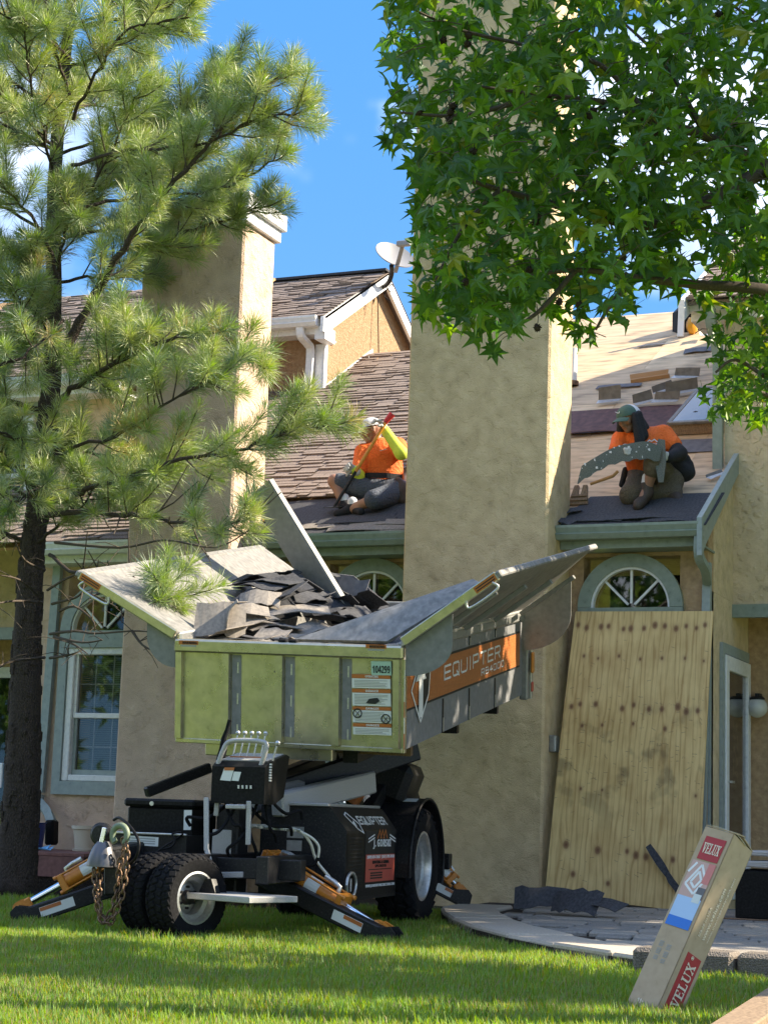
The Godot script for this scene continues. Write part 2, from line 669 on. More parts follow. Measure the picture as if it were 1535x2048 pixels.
	for key in ["black_steel", "black_speckled"]:
		M[key].metallic_specular = 0.38
		M[key].albedo_texture = noise_tex(66, 0.035, 512, [[0.0, lin(0.006, 0.006, 0.007)], [0.62, lin(0.014, 0.014, 0.016)], [0.78, lin(0.03, 0.029, 0.028)], [1.0, lin(0.11, 0.10, 0.09)]], "smooth", 6)
	mat("sticker_white", lin(0.66, 0.68, 0.66), 0.4)
	mat("sticker_orange", lin(0.42, 0.13, 0.03), 0.4)
	mat("sticker_red", lin(0.50, 0.09, 0.06), 0.45)
	mat("sticker_green", lin(0.35, 0.52, 0.43), 0.4)
	mat("ink", lin(0.012, 0.013, 0.013), 0.6)
	mat("ink_grey", lin(0.30, 0.31, 0.30), 0.6)
	mat("paint_white", lin(0.78, 0.78, 0.78), 0.4)
	mat("hose_clear", lin(0.62, 0.60, 0.52), 0.35)
	mat("amber", lin(0.62, 0.30, 0.02), 0.3)
	# ground
	mottled("soil", lin(0.12, 0.18, 0.03), lin(0.18, 0.235, 0.05), 0.8, 71, 1.0)
	m = mottled("mulch", lin(0.022, 0.015, 0.011), lin(0.075, 0.05, 0.035), 2.2, 72, 1.0, "smooth", 0.06)
	relief(m, fine, 3.0)
	var gr := mat("grass_blade", lin(1, 1, 1), 0.6)
	gr.vertex_color_use_as_albedo = true
	gr.backlight_enabled = true
	gr.backlight = Color(1.0, 1.0, 0.30)
	for i in 3:
		m = mottled("paver_%d" % i, [lin(0.22, 0.19, 0.16), lin(0.26, 0.235, 0.205), lin(0.185, 0.17, 0.155)][i], [lin(0.33, 0.29, 0.25), lin(0.36, 0.32, 0.28), lin(0.28, 0.26, 0.24)][i], 2.0, 73 + i, 0.95, "smooth", 0.05)
		relief(m, fine, 0.35)
	m = mottled("paver_rough", lin(0.20, 0.165, 0.135), lin(0.33, 0.28, 0.235), 3.0, 77, 0.97, "smooth", 0.05)
	relief(m, fine, 2.5)
	m = mottled("deck_board", lin(0.17, 0.075, 0.065), lin(0.23, 0.105, 0.09), 1.5, 78, 0.75)
	# wood and card
	mottled("cardboard", lin(0.44, 0.325, 0.215), lin(0.50, 0.375, 0.255), 2.0, 81, 0.85)
	mat("carton_red", lin(0.42, 0.035, 0.04), 0.6)
	mat("carton_print", lin(0.78, 0.68, 0.55), 0.7)
	mat("tape", lin(0.70, 0.64, 0.52), 0.25)
	# plants
	m = mottled("pine_bark", lin(0.035, 0.026, 0.022), lin(0.12, 0.085, 0.066), 3.0, 91, 1.0, "smooth", 0.04)
	m.uv1_scale = Vector3(5.0, 1.6, 5.0)
	relief(m, noise_tex(92, 0.03, 512, [[0.0, grey(0)], [1.0, grey(1)]], "cell_edge", 2, 12.0), 5.0)
	mottled("twig", lin(0.05, 0.038, 0.03), lin(0.10, 0.075, 0.055), 8.0, 93, 0.95)
	var nd := mat("needle", lin(1, 1, 1), 0.42)
	nd.vertex_color_use_as_albedo = true
	nd.backlight_enabled = true
	nd.backlight = Color(0.7, 0.75, 0.3)
	var lf := mat("leaf", lin(1, 1, 1), 0.42)
	lf.vertex_color_use_as_albedo = true
	lf.backlight_enabled = true
	lf.backlight = Color(0.95, 1.0, 0.35)
	mat("seed", lin(0.03, 0.018, 0.014), 0.95)


func build_ground() -> void:
	var s := st()
	face(s, [Vector3(-60, 0, 45), Vector3(60, 0, 45), Vector3(60, 0, -70), Vector3(-60, 0, -70)], Vector3.UP)
	structure("lawn", s, M.soil, "shaded green lawn with bright streaks of sun in front of the machine", "lawn")
	s = st()
	# bed of mulch under the pine
	var edge := []
	for i in 15:
		var t := i / 14.0
		edge.append(Vector3(lerpf(-16.0, -5.5, t), 0.012, -13.0 + 0.25 * sin(t * 17.0) - 1.2 * t))
	for i in 14:
		face(s, [edge[i], edge[i + 1], Vector3(edge[i + 1].x, 0.03, -16.4), Vector3(edge[i].x, 0.03, -16.4)], Vector3.UP)
	structure("mulch_bed", s, M.mulch, "dark mulch bed at the foot of the pine tree", "mulch")
	# grass: tufts of bent blades
	rng.seed = 5
	var made := []
	for v in 4:
		var vs := PackedVector3Array()
		var cs := PackedColorArray()
		for b in 9:
			var a := rng.randf() * TAU
			var o := Vector3(rng.randf_range(-0.022, 0.022), 0, rng.randf_range(-0.022, 0.022))
			var h := rng.randf_range(0.035, 0.075)
			var out := Vector3(cos(a), 0, sin(a))
			var side := Vector3(-sin(a), 0, cos(a)) * rng.randf_range(0.0013, 0.0021)
			var lean := rng.randf_range(0.1, 0.75)
			var mid := o + Vector3.UP * h * 0.6 + out * h * lean * 0.25
			var tip := o + Vector3.UP * h * (1.0 - lean * 0.25) + out * h * lean * 0.7
			var c := Color(0.14, 0.32, 0.055).lerp(Color(0.37, 0.43, 0.08), rng.randf() * 0.8)
			c = c.lerp([Color(0.10, 0.27, 0.05), Color(0.24, 0.40, 0.06), Color(0.36, 0.42, 0.08), Color(0.44, 0.37, 0.13)][v], 0.35)
			if rng.randf() < 0.08:
				c = Color(0.34, 0.28, 0.13)
			for q in [o - side, mid + side, o + side, o - side, mid - side, mid + side, mid - side, tip, mid + side]:
				vs.append(q)
				cs.append(c)
		var arr := []
		arr.resize(Mesh.ARRAY_MAX)
		arr[Mesh.ARRAY_COLOR] = cs
		var up := PackedVector3Array()
		up.resize(vs.size())
		for i in range(0, vs.size(), 3):
			var n := (vs[i] - vs[i + 2]).cross(vs[i] - vs[i + 1]).normalized()
			if n.y < 0.0:
				n = -n
				var keep := vs[i + 1]
				vs[i + 1] = vs[i + 2]
				vs[i + 2] = keep
			n = (n + Vector3.UP * 0.5).normalized()
			for k in 3:
				up[i + k] = n
		arr[Mesh.ARRAY_NORMAL] = up
		arr[Mesh.ARRAY_VERTEX] = vs
		var am := ArrayMesh.new()
		am.add_surface_from_arrays(Mesh.PRIMITIVE_TRIANGLES, arr)
		made.append(am)
	var patch := FastNoiseLite.new()
	patch.seed = 33
	patch.frequency = 0.9
	var root := thing("grass", "short mown grass growing over the whole lawn", "grass")
	stuff(root)
	for v in 4:
		var spots := []
		for i in 26000:
			var z := -5.2 - 8.6 * pow(rng.randf(), 1.15)
			var x := z * rng.randf_range(0.16, 0.71) + rng.randf_range(-0.4, 0.2)
			if x < -9.5 or x > 0.6:
				continue
			if z < -12.6 and x < -6.0:
				continue
			if on_patio(Vector2(x, z), 0.02):
				continue
			if rng.randf() < 0.85 and patch.get_noise_2d(x + v * 31.7, z) < -0.12 + 0.10 * v:
				continue
			spots.append(Vector3(x, 0, z))
		var mm := MultiMesh.new()
		mm.transform_format = MultiMesh.TRANSFORM_3D
		mm.mesh = made[v]
		mm.instance_count = spots.size()
		for i in spots.size():
			var b := Basis(Vector3.UP, rng.randf() * TAU).scaled(Vector3.ONE * rng.randf_range(0.75, 1.3))
			mm.set_instance_transform(i, Transform3D(b, spots[i]))
		var o := MultiMeshInstance3D.new()
		o.multimesh = mm
		o.material_override = M.grass_blade
		o.name = "grass_blades"
		root.add_child(o, true)
		stuff(o)


var patio_edge := [Vector2(-5.35, -15.4), Vector2(-5.2, -13.9), Vector2(-5.09, -13.2), Vector2(-4.82, -12.55), Vector2(-4.52, -11.94), Vector2(-4.1, -11.2), Vector2(-3.65, -10.55), Vector2(-3.2, -10.0), Vector2(-2.75, -9.6), Vector2(-2.42, -9.32), Vector2(-1.6, -9.2), Vector2(0.5, -9.1), Vector2(0.5, -15.4)]


func on_patio(p: Vector2, grow: float) -> bool:
	if grow > 0.0:
		p += Vector2(0.6, -0.8) * grow
	return Geometry2D.is_point_in_polygon(p, PackedVector2Array(patio_edge))


const RS := 0.57735   # roof rise per metre of run (30 degrees)


func roof_y(z: float) -> float:
	return 3.28 + (-15.2 - z) * RS


# wall in the plane of constant z, with rectangular or arched openings cut by strips
func wall(s: SurfaceTool, x0: float, x1: float, y0: float, y1: float, z: float, holes: Array, thick := 0.2) -> void:
	var poly := PackedVector2Array([Vector2(x0, y0), Vector2(x1, y0), Vector2(x1, y1), Vector2(x0, y1)])
	if holes.is_empty():
		prism(s, Array(poly), xf(), z - thick, z)
		return
	# split by vertical strips between the holes
	var cuts := [x0, x1]
	for h in holes:
		cuts.append(h.position.x)
		cuts.append(h.end.x)
	cuts.sort()
	for i in cuts.size() - 1:
		var a: float = cuts[i]
		var b: float = cuts[i + 1]
		if b - a < 0.002:
			continue
		var mid := (a + b) * 0.5
		var ys := [y0]
		for h in holes:
			if mid > h.position.x and mid < h.end.x:
				ys.append(h.position.y)
				ys.append(h.end.y)
		ys.append(y1)
		for k in range(0, ys.size(), 2):
			if ys[k + 1] - ys[k] > 0.002:
				span(s, Vector3(a, ys[k], z - thick), Vector3(b, ys[k + 1], z))


# arched window: sage surround, white frame with fan bars, panes, and a double-hung window below when sill < spring
func arch_window(house: Node3D, cx: float, spring: float, r: float, z: float, sill: float, trim: Material, blind_part: bool) -> void:
	var w := thing_part(house, "arched_window")
	var s := st()
	arch(s, Vector2(cx, spring), r * 0.80, r * 1.06, 0.0, PI, z, z + 0.055, xf(), 24)
	part("surround", s, trim, w)
	s = st()
	arch(s, Vector2(cx, spring), r * 0.755, r * 0.80, 0.0, PI, z - 0.03, z + 0.035, xf(), 24)
	span(s, Vector3(cx - r * 0.8, spring - 0.035, z - 0.03), Vector3(cx + r * 0.8, spring - 0.004, z + 0.035))
	part("frame", s, M.trim_white, w)
	for a in [45.0, 90.0, 135.0]:
		s = st()
		var d := Vector3(cos(deg_to_rad(a)), sin(deg_to_rad(a)), 0)
		bar(s, Vector3(cx, spring, z - 0.012) + d * 0.04, Vector3(cx, spring, z - 0.012) + d * r * 0.757, 0.02, 0.02, 0.0, Vector3.BACK)
		part("glazing_bar", s, M.trim_white, w)
	s = st()
	prism(s, arc(Vector2(cx, spring), r * 0.757, 0.0, PI, 24), xf(), z - 0.045, z - 0.04)
	part("pane", s, M.glass, w)
	s = st()
	span(s, Vector3(cx - r * 0.79, spring - 0.02, z - 0.6), Vector3(cx + r * 0.79, spring + r * 0.8, z - 0.55))
	part("dark_room", s, M.room_dark, w)
	if sill > spring - 0.1:
		return
	var top := spring - 0.17
	s = st()
	span(s, Vector3(cx - r * 1.06, top, z), Vector3(cx + r * 1.06, spring - 0.003, z + 0.052))
	span(s, Vector3(cx - r * 1.06, sill - 0.13, z), Vector3(cx - r * 0.85, top - 0.002, z + 0.052))
	span(s, Vector3(cx + r * 0.85, sill - 0.13, z), Vector3(cx + r * 1.06, top - 0.002, z + 0.052))
	span(s, Vector3(cx - r * 0.848, sill - 0.13, z), Vector3(cx + r * 0.848, sill - 0.002, z + 0.052))
	part("casing", s, trim, w)
	var hw := r * 0.85
	hung_sash(w, cx - hw, cx + hw, sill, top, z, blind_part)


func thing_part(parent: Node3D, called: String) -> Node3D:
	var o := Node3D.new()
	o.name = called
	parent.add_child(o, true)
	return o


func hung_sash(w: Node3D, x0: float, x1: float, y0: float, y1: float, z: float, blinds: bool) -> void:
	var s := st()
	var fw := 0.075
	span(s, Vector3(x0, y0, z - 0.08), Vector3(x0 + fw, y1, z + 0.03), 0.008)
	span(s, Vector3(x1 - fw, y0, z - 0.08), Vector3(x1, y1, z + 0.03), 0.008)
	span(s, Vector3(x0 + fw, y1 - fw * 0.9, z - 0.08), Vector3(x1 - fw, y1, z + 0.028), 0.008)
	span(s, Vector3(x0 + fw, y0, z - 0.08), Vector3(x1 - fw, y0 + fw * 0.8, z + 0.028), 0.008)
	part("frame", s, M.trim_white, w)
	var ym := lerpf(y0, y1, 0.49)
	s = st()
	var a0 := x0 + fw
	var a1 := x1 - fw
	span(s, Vector3(a0, ym - 0.025, z - 0.06), Vector3(a1, ym + 0.025, z), 0.006)
	span(s, Vector3(a0, ym, z - 0.06), Vector3(a0 + 0.03, y1 - fw * 0.9, z - 0.005))
	part("upper_sash", s, M.trim_white, w)
	s = st()
	span(s, Vector3(a0, y0 + fw * 0.8, z - 0.075), Vector3(a0 + 0.035, ym - 0.026, z - 0.03))
	span(s, Vector3(a0 + 0.035, y0 + fw * 0.8, z - 0.075), Vector3(a1, y0 + fw * 0.8 + 0.05, z - 0.03))
	part("lower_sash", s, M.trim_blue, w)
	for h in [[y0 + fw * 0.8, ym - 0.026, -0.055], [ym + 0.026, y1 - fw * 0.9, -0.035]]:
		s = st()
		span(s, Vector3(a0, h[0], z + h[2] - 0.004), Vector3(a1, h[1], z + h[2]))
		part("pane", s, M.glass, w)
		s = st()
		for i in [1, 2]:
			var x := lerpf(a0, a1, i / 3.0 + 0.02)
			span(s, Vector3(x - 0.006, h[0], z + h[2] - 0.016), Vector3(x + 0.006, h[1], z + h[2] - 0.009))
		var y: float = lerpf(h[0], h[1], 0.5)
		span(s, Vector3(a0, y - 0.006, z + h[2] - 0.018), Vector3(a1, y + 0.006, z + h[2] - 0.0165))
		part("grille", s, M.trim_white, w)
	if blinds:
		s = st()
		var y := y0 + 0.08
		while y < y1 - 0.08:
			slab(s, [Vector3(a0, y, z - 0.12), Vector3(a1, y, z - 0.12), Vector3(a1, y + 0.017, z - 0.135), Vector3(a0, y + 0.017, z - 0.135)], 0.001)
			y += 0.021
		stuff(part("blind_slats", s, M.blind, w))
	s = st()
	span(s, Vector3(x0, y0, z - 0.5), Vector3(x1, y1, z - 0.45))
	part("dark_room", s, M.room_dark, w)


# K-style gutter running along x with a fascia board behind it
func gutter(house: Node3D, x0: float, x1: float, y: float, z: float, m: Material) -> void:
	var s := st()
	var prof := [Vector2(0, 0), Vector2(0.012, 0), Vector2(0.012, -0.10), Vector2(0.10, -0.10), Vector2(0.125, -0.065), Vector2(0.108, -0.055), Vector2(0.128, -0.012), Vector2(0.128, 0.006), Vector2(0.142, 0.006), Vector2(0.142, -0.016), Vector2(0.122, -0.06), Vector2(0.140, -0.072), Vector2(0.112, -0.115), Vector2(0, -0.115)]
	var b := Basis(Vector3.BACK, Vector3.UP, Vector3.LEFT)
	prism(s, prof, xf(Vector3(0, y, z - 0.14), b), -x0, -x1)
	var g := part("gutter", s, m, house)
	for x in [x0, x1]:
		s = st()
		prism(s, [Vector2(0, 0.004), Vector2(0.14, 0.004), Vector2(0.12, -0.05), Vector2(0.136, -0.07), Vector2(0.11, -0.113), Vector2(0, -0.113)], xf(Vector3(0, y, z - 0.139), b), -x + 0.003 * signf(x - x0 - 0.1), -x - 0.004 * signf(x - x0 - 0.1))
		part("end_cap", s, m, g if house.get_parent() == self else house)
	s = st()
	span(s, Vector3(x0, y - 0.185, z - 0.185), Vector3(x1, y + 0.01, z - 0.142))
	part("fascia", s, m, house)
	s = st()
	span(s, Vector3(x0, y - 0.183, z - 0.62), Vector3(x1, y - 0.165, z - 0.186))
	part("soffit", s, m, house)


# rectangular ribbed downspout along a path
func downspout(house: Node3D, pts: Array, m: Material, w := 0.075, d := 0.055) -> void:
	var s := st()
	var path := smooth_path(pts, 6) if pts.size() > 2 else pts
	var rings := []
	for i in path.size():
		var dir: Vector3 = (path[mini(i + 1, path.size() - 1)] - path[maxi(i - 1, 0)]).normalized()
		var side := Vector3(1, 0, 0)
		if absf(dir.x) > 0.05:
			side = (Vector3(1, 0, 0) - dir * dir.x).normalized()
		var fr := side.cross(dir).normalized()
		var ring := []
		for q in [[-1, 1], [-0.55, 1], [-0.45, 0.8], [-0.1, 0.8], [0.0, 1], [0.1, 0.8], [0.45, 0.8], [0.55, 1], [1, 1], [1, -1], [-1, -1]]:
			ring.append(path[i] + side * q[0] * w * 0.5 + fr * q[1] * d * 0.5)
		rings.append(ring)
	for i in rings.size() - 1:
		for k in rings[i].size():
			var k2: int = (k + 1) % rings[i].size()
			face(s, [rings[i][k], rings[i][k2], rings[i + 1][k2], rings[i + 1][k]], (rings[i][k] + rings[i][k2]) * 0.5 - path[i])
	face(s, rings[0], path[0] - path[1])
	face(s, rings[-1], path[-1] - path[-2])
	part("downspout", s, m, house)


# courses of shingle tabs on a 30 degree slope facing +z, each tab its own thickness, width and set
func shingle_slope(house: Node3D, called: String, x0: float, x1: float, z_eave: float, y_eave: float, length: float, m: Material, expo := 0.10, skip: Variant = null) -> void:
	var s := st()
	var dn := Vector3(0, -0.5, 0.866)
	var nr := Vector3(0, 0.866, 0.5)
	var rows := int(length / expo)
	for r in rows:
		var x := x0 - rng.randf() * 0.2
		while x < x1:
			var w := rng.randf_range(0.10, 0.33)
			var a := maxf(x, x0)
			var b := minf(x + w - 0.003, x1)
			x += w
			if b - a < 0.02:
				continue
			var low := Vector3(0, y_eave, z_eave) - dn * (r * expo)
			if skip != null and skip.call((a + b) * 0.5, low.z):
				continue
			var lip := rng.randf_range(0.006, 0.030)
			var jut := rng.randf_range(-0.006, 0.012)
			var l0 := low + dn * jut
			var l1 := low - dn * (expo + 0.02)
			var p := [Vector3(a, 0, 0) + l0 + nr * lip, Vector3(b, 0, 0) + l0 + nr * (lip * rng.randf_range(0.8, 1.1)), Vector3(b, 0, 0) + l1 + nr * 0.004, Vector3(a, 0, 0) + l1 + nr * 0.004]
			face(s, p, nr)
			face(s, [p[0], p[1], Vector3(b, 0, 0) + l0 - nr * 0.002, Vector3(a, 0, 0) + l0 - nr * 0.002], dn)
	stuff(part(called, s, m, house))


func build_houses() -> void:
	rng.seed = 17
	# ---- middle house ----
	var h := thing("townhouse", "stucco townhouse with tall sand chimney and the half stripped roof", "house")
	var zw := -15.5
	var s := st()
	wall(s, -7.9, -3.617, 0.0, 3.35, zw, [Rect2(-4.72, 0.75, 0.86, 2.3), Rect2(-7.17, 0.75, 0.9, 2.3)])
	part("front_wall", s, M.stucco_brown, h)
	s = st()
	span(s, Vector3(-3.80, 0.0, -17.15), Vector3(-3.617, 2.75, -15.503))
	part("side_wall", s, M.stucco_coarse, h)
	s = st()
	prism(s, [Vector2(15.503, 2.753), Vector2(17.15, 2.753), Vector2(17.15, roof_y(-17.15) - 0.05), Vector2(15.503, roof_y(-15.503) - 0.05)], xf(Vector3.ZERO, Basis(Vector3(0, 0, -1), Vector3.UP, Vector3(1, 0, 0))), -3.80, -3.619)
	part("gable_wall", s, M.stucco_coarse, h)
	# chimney
	s = st()
	span(s, Vector3(-6.17, 0.0, -15.497), Vector3(-4.85, 9.2, -14.85), 0.02)
	part("chimney", s, M.stucco_sand, h)
	s = st()
	span(s, Vector3(-4.849, 1.33, -15.12), Vector3(-4.80, 1.47, -14.99), 0.006)
	var ob := part("outlet_box", s, M.rail_grey, h)
	s = st()
	span(s, Vector3(-4.80, 1.335, -15.105), Vector3(-4.792, 1.465, -15.0), 0.003)
	part("lid", s, M.galvanised, ob)
	arch_window(h, -4.29, 2.60, 0.44, zw, 0.75, M.trim_sage, false)
	arch_window(h, -6.72, 2.62, 0.44, zw, 0.75, M.trim_sage, false)
	gutter(h, -4.845, -3.60, 3.265, -15.06, M.trim_sage)
	gutter(h, -7.86, -6.175, 3.265, -15.06, M.trim_sage)
	downspout(h, [Vector3(-3.605, 3.151, -15.12), Vector3(-3.605, 2.982, -15.12), Vector3(-3.58, 2.88, -15.25), Vector3(-3.601, 2.794, -15.4)], M.trim_sage)
	downspout(h, [Vector3(-3.611, 2.799, -15.44), Vector3(-3.665, 0.15, -15.44)], M.trim_blue, 0.07, 0.06)
	# rake board of the right edge of the low roof
	s = st()
	var rk := [Vector2(15.06, 3.30), Vector2(16.48, 3.30 + 1.42 * RS), Vector2(16.48, 3.30 + 1.42 * RS - 0.19), Vector2(15.22, 3.10), Vector2(15.06, 2.98)]
	prism(s, rk, xf(Vector3.ZERO, Basis(Vector3(0, 0, -1), Vector3.UP, Vector3(1, 0, 0))), -3.612, -3.568)
	part("rake_board", s, M.trim_blue, h)
	s = st()
	span(s, Vector3(-3.616, 0.12, -15.56), Vector3(-3.598, 2.98, -15.502))
	part("corner_board", s, M.trim_blue, h)
	# stripped roof: plywood sheathing, sheet by sheet
	var dn := Vector3(0, -0.5, 0.866)
	var nr := Vector3(0, 0.866, 0.5)
	var dk := thing_part(h, "roof_deck")
	var row := 0
	var t := 0.0
	while t < 7.4:
		var l := minf(1.216, 7.4 - t)
		var x := -7.7 + (1.2 if row % 2 else 0.0)
		if row % 2:
			x = -7.7 - 1.22
		while x < -3.6:
			var a := maxf(x, -7.0)
			var b := minf(x + 2.436, -3.6 if t < 1.3 else -3.7)
			x += 2.44
			if b - a < 0.05:
				continue
			s = st()
			var o := Vector3(0, 3.275, -15.2) - dn * t
			var lift := nr * rng.randf_range(-0.003, 0.001)
			slab(s, [Vector3(a, 0, 0) + o + lift, Vector3(b, 0, 0) + o + lift, Vector3(b, 0, 0) + o - dn * l + lift, Vector3(a, 0, 0) + o - dn * l + lift], 0.016)
			part("plywood_sheet", s, M["deck_%d" % rng.randi_range(0, 2)], dk)
		t += 1.22
		row += 1
	s = st()
	prism(s, [Vector2(15.25, 3.2), Vector2(21.6, 6.86), Vector2(27.0, 3.7), Vector2(27.0, 3.2)], xf(Vector3.ZERO, Basis(Vector3(0, 0, -1), Vector3.UP, Vector3(1, 0, 0))), -6.98, -3.82)
	part("attic", s, M.stucco_brown, h)
	# left slope still under worn shingles, and the felt near the eave
	s = st()
	slab(s, [Vector3(-7.9, 3.25, -15.2), Vector3(-6.9, 3.25, -15.2), Vector3(-6.9, 3.25 + 5.5 * RS, -20.7), Vector3(-7.9, 3.25 + 5.5 * RS, -20.7)], 0.03)
	part("sheathing", s, M.raw_wood, h)
	shingle_slope(h, "shingle_courses", -7.88, -6.9, -15.12, 3.285, 6.35, M.shingle, 0.10, func(x, z): return z > -15.95)
	s = st()
	slab(s, [Vector3(-7.87, 3.272, -15.16), Vector3(-6.17, 3.272, -15.16), Vector3(-6.17, 3.283 + 0.95 * RS, -16.12), Vector3(-7.87, 3.283 + 0.80 * RS, -15.98)], 0.004)
	part("roof_felt", s, M.shingle_dark, h)

	# ---- left house ----
	var g := thing("townhouse", "pink stucco townhouse with white capped chimney and sunlit gable dormer", "house")
	s = st()
	wall(s, -10.2, -7.903, 0.0, 3.35, zw, [Rect2(-10.0, 1.02, 0.86, 2.0)])
	part("front_wall", s, M.stucco_pink, g)
	s = st()
	span(s, Vector3(-8.97, 0.0, -15.497), Vector3(-7.88, 6.22, -14.85), 0.02)
	part("chimney", s, M.stucco_pink, g)
	var cp := thing_part(g, "chimney_cap")
	s = st()
	span(s, Vector3(-9.01, 6.221, -15.54), Vector3(-7.84, 6.34, -14.81), 0.008)
	part("lower_band", s, M.trim_white, cp)
	s = st()
	span(s, Vector3(-9.05, 6.341, -15.58), Vector3(-7.80, 6.50, -14.77), 0.008)
	part("upper_band", s, M.trim_white, cp)
	s = st()
	lathe(s, [Vector2(0.15, 0), Vector2(0.15, 0.16), Vector2(0.22, 0.17), Vector2(0.24, 0.22), Vector2(0.20, 0.30), Vector2(0.0, 0.32)], xf(Vector3(-8.3, 6.50, -15.15)), 18)
	part("flue_hood", s, M.rusty, cp)
	arch_window(g, -9.57, 2.45, 0.44, zw, 0.99, M.trim_blue, true)
	gutter(g, -10.25, -8.975, 3.265, -15.06, M.trim_white)
	downspout(g, [Vector3(-9.949, 3.235, -15.2), Vector3(-10.1, 2.999, -15.44), Vector3(-10.15, 0.87, -15.44)], M.trim_blue, 0.085)
	downspout(g, [Vector3(-10.14, 0.846, -15.42), Vector3(-10.12, 0.774, -15.4), Vector3(-9.957, 0.682, -15.3), Vector3(-9.879, 0.59, -15.26)], M.trim_blue, 0.08)
	s = st()
	bar(s, Vector3(-9.887, 0.613, -15.27), Vector3(-9.876, 0.378, -15.27), 0.12, 0.10, 0.02)
	part("drain_adaptor", s, M.black_plastic, g)
	s = st()
	slab(s, [Vector3(-14.0, 3.25, -15.2), Vector3(-7.9, 3.25, -15.2), Vector3(-7.9, 3.25 + 5.5 * RS, -20.7), Vector3(-14.0, 3.25 + 5.5 * RS, -20.7)], 0.03)
	part("sheathing", s, M.raw_wood, g)
	shingle_slope(g, "shingle_courses", -13.0, -7.88, -15.12, 3.285, 6.35, M.shingle)
	s = st()
	slab(s, [Vector3(-14.0, 6.40, -20.70), Vector3(-6.9, 6.40, -20.70), Vector3(-6.9, 3.5, -25.7), Vector3(-14.0, 3.5, -25.7)], 0.03)
	part("back_slope", s, M.shingle, g)
	dormer(g, -9.12, -12.0, -19.3)

	# ---- far left house ----
	var f := thing("townhouse", "pale stucco townhouse behind the pine trunk with upper window over a porch", "house")
	s = st()
	wall(s, -14.5, -10.22, 2.60, 5.25, -16.5, [Rect2(-12.75, 3.62, 1.55, 1.28)])
	part("upper_wall", s, M.stucco_coarse, f)
	s = st()
	span(s, Vector3(-10.42, 0.0, -17.8), Vector3(-10.205, 3.3, -15.55))
	part("side_wall", s, M.stucco_pink, f)
	s = st()
	span(s, Vector3(-14.5, 2.47, -16.52), Vector3(-10.44, 2.597, -16.44))
	part("porch_beam", s, M.trim_blue, f)
	s = st()
	span(s, Vector3(-14.5, 2.56, -17.8), Vector3(-10.43, 2.59, -16.53))
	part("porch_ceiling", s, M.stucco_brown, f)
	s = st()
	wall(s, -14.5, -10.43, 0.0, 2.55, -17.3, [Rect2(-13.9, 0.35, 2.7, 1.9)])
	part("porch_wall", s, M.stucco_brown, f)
	var pd := thing_part(f, "patio_door")
	s = st()
	for q in [[-13.9, 0.35, -13.8, 2.25], [-11.3, 0.35, -11.2, 2.25], [-12.6, 0.35, -12.5, 2.15], [-13.8, 2.13, -11.3, 2.25]]:
		span(s, Vector3(q[0], q[1], -17.34), Vector3(q[2], q[3], -17.28), 0.005)
	part("frame", s, M.trim_white, pd)
	for q in [[-13.8, -12.6], [-12.5, -11.3]]:
		s = st()
		span(s, Vector3(q[0], 0.36, -17.33), Vector3(q[1], 2.13, -17.325))
		part("pane", s, M.glass, pd)
	s = st()
	span(s, Vector3(-13.9, 0.35, -18.0), Vector3(-11.2, 2.25, -17.9))
	part("dark_room", s, M.room_dark, pd)
	s = st()
	slab(s, [Vector3(-14.5, 5.22, -16.2), Vector3(-10.0, 5.22, -16.2), Vector3(-10.0, 7.25, -19.7), Vector3(-14.5, 7.25, -19.7)], 0.03)
	part("roof_slope", s, M.raw_wood, f)
	shingle_slope(f, "shingle_courses", -13.6, -10.0, -16.12, 5.235, 3.95, M.shingle)
	gutter(f, -14.5, -10.0, 5.22, -16.08, M.trim_white)
	var uw := thing_part(f, "upper_window")
	s = st()
	span(s, Vector3(-12.85, 3.46, -16.497), Vector3(-11.08, 3.60, -16.42), 0.01)
	span(s, Vector3(-12.80, 4.92, -16.497), Vector3(-11.10, 5.04, -16.44), 0.01)
	part("sill", s, M.trim_blue, uw)
	hung_sash(uw, -12.75, -11.95, 3.62, 4.90, -16.5, false)
	hung_sash(uw, -11.93, -11.2, 3.62, 4.90, -16.5, false)

	# ---- right house ----
	var r := thing("townhouse", "coarse stucco townhouse at the right with a porch and storm door", "house")
	s = st()
	wall(s, -3.70, 3.6, 2.73, 5.5, -16.48, [])
	part("upper_wall", s, M.stucco_coarse, r)
	s = st()
	prism(s, [Vector2(16.69, 2.8), Vector2(22.3, 2.8), Vector2(22.3, 5.45), Vector2(19.5, 7.05), Vector2(16.69, 5.45)], xf(Vector3.ZERO, Basis(Vector3(0, 0, -1), Vector3.UP, Vector3(1, 0, 0))), -3.70, 3.6)
	part("house_body", s, M.stucco_coarse, r)
	s = st()
	span(s, Vector3(-3.615, 2.61, -16.50), Vector3(3.6, 2.727, -16.43))
	part("porch_beam", s, M.trim_sage, r)
	s = st()
	span(s, Vector3(-3.615, 2.69, -17.2), Vector3(3.6, 2.725, -16.51))
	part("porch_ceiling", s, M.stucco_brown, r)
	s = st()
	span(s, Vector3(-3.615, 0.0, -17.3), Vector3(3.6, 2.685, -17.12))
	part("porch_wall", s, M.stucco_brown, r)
	gutter(r, -4.0, 3.6, 5.56, -16.28, M.trim_white)
	for k in 2:
		var zz := -16.2 if k == 0 else -22.8
		s = st()
		slab(s, [Vector3(-3.98, 5.50, zz), Vector3(3.6, 5.50, zz), Vector3(3.6, 7.405, -19.5), Vector3(-3.98, 7.405, -19.5)] if k == 0 else [Vector3(3.6, 5.50, zz), Vector3(-3.98, 5.50, zz), Vector3(-3.98, 7.405, -19.5), Vector3(3.6, 7.405, -19.5)], 0.03)
		part("roof_slope", s, M.shingle, r)
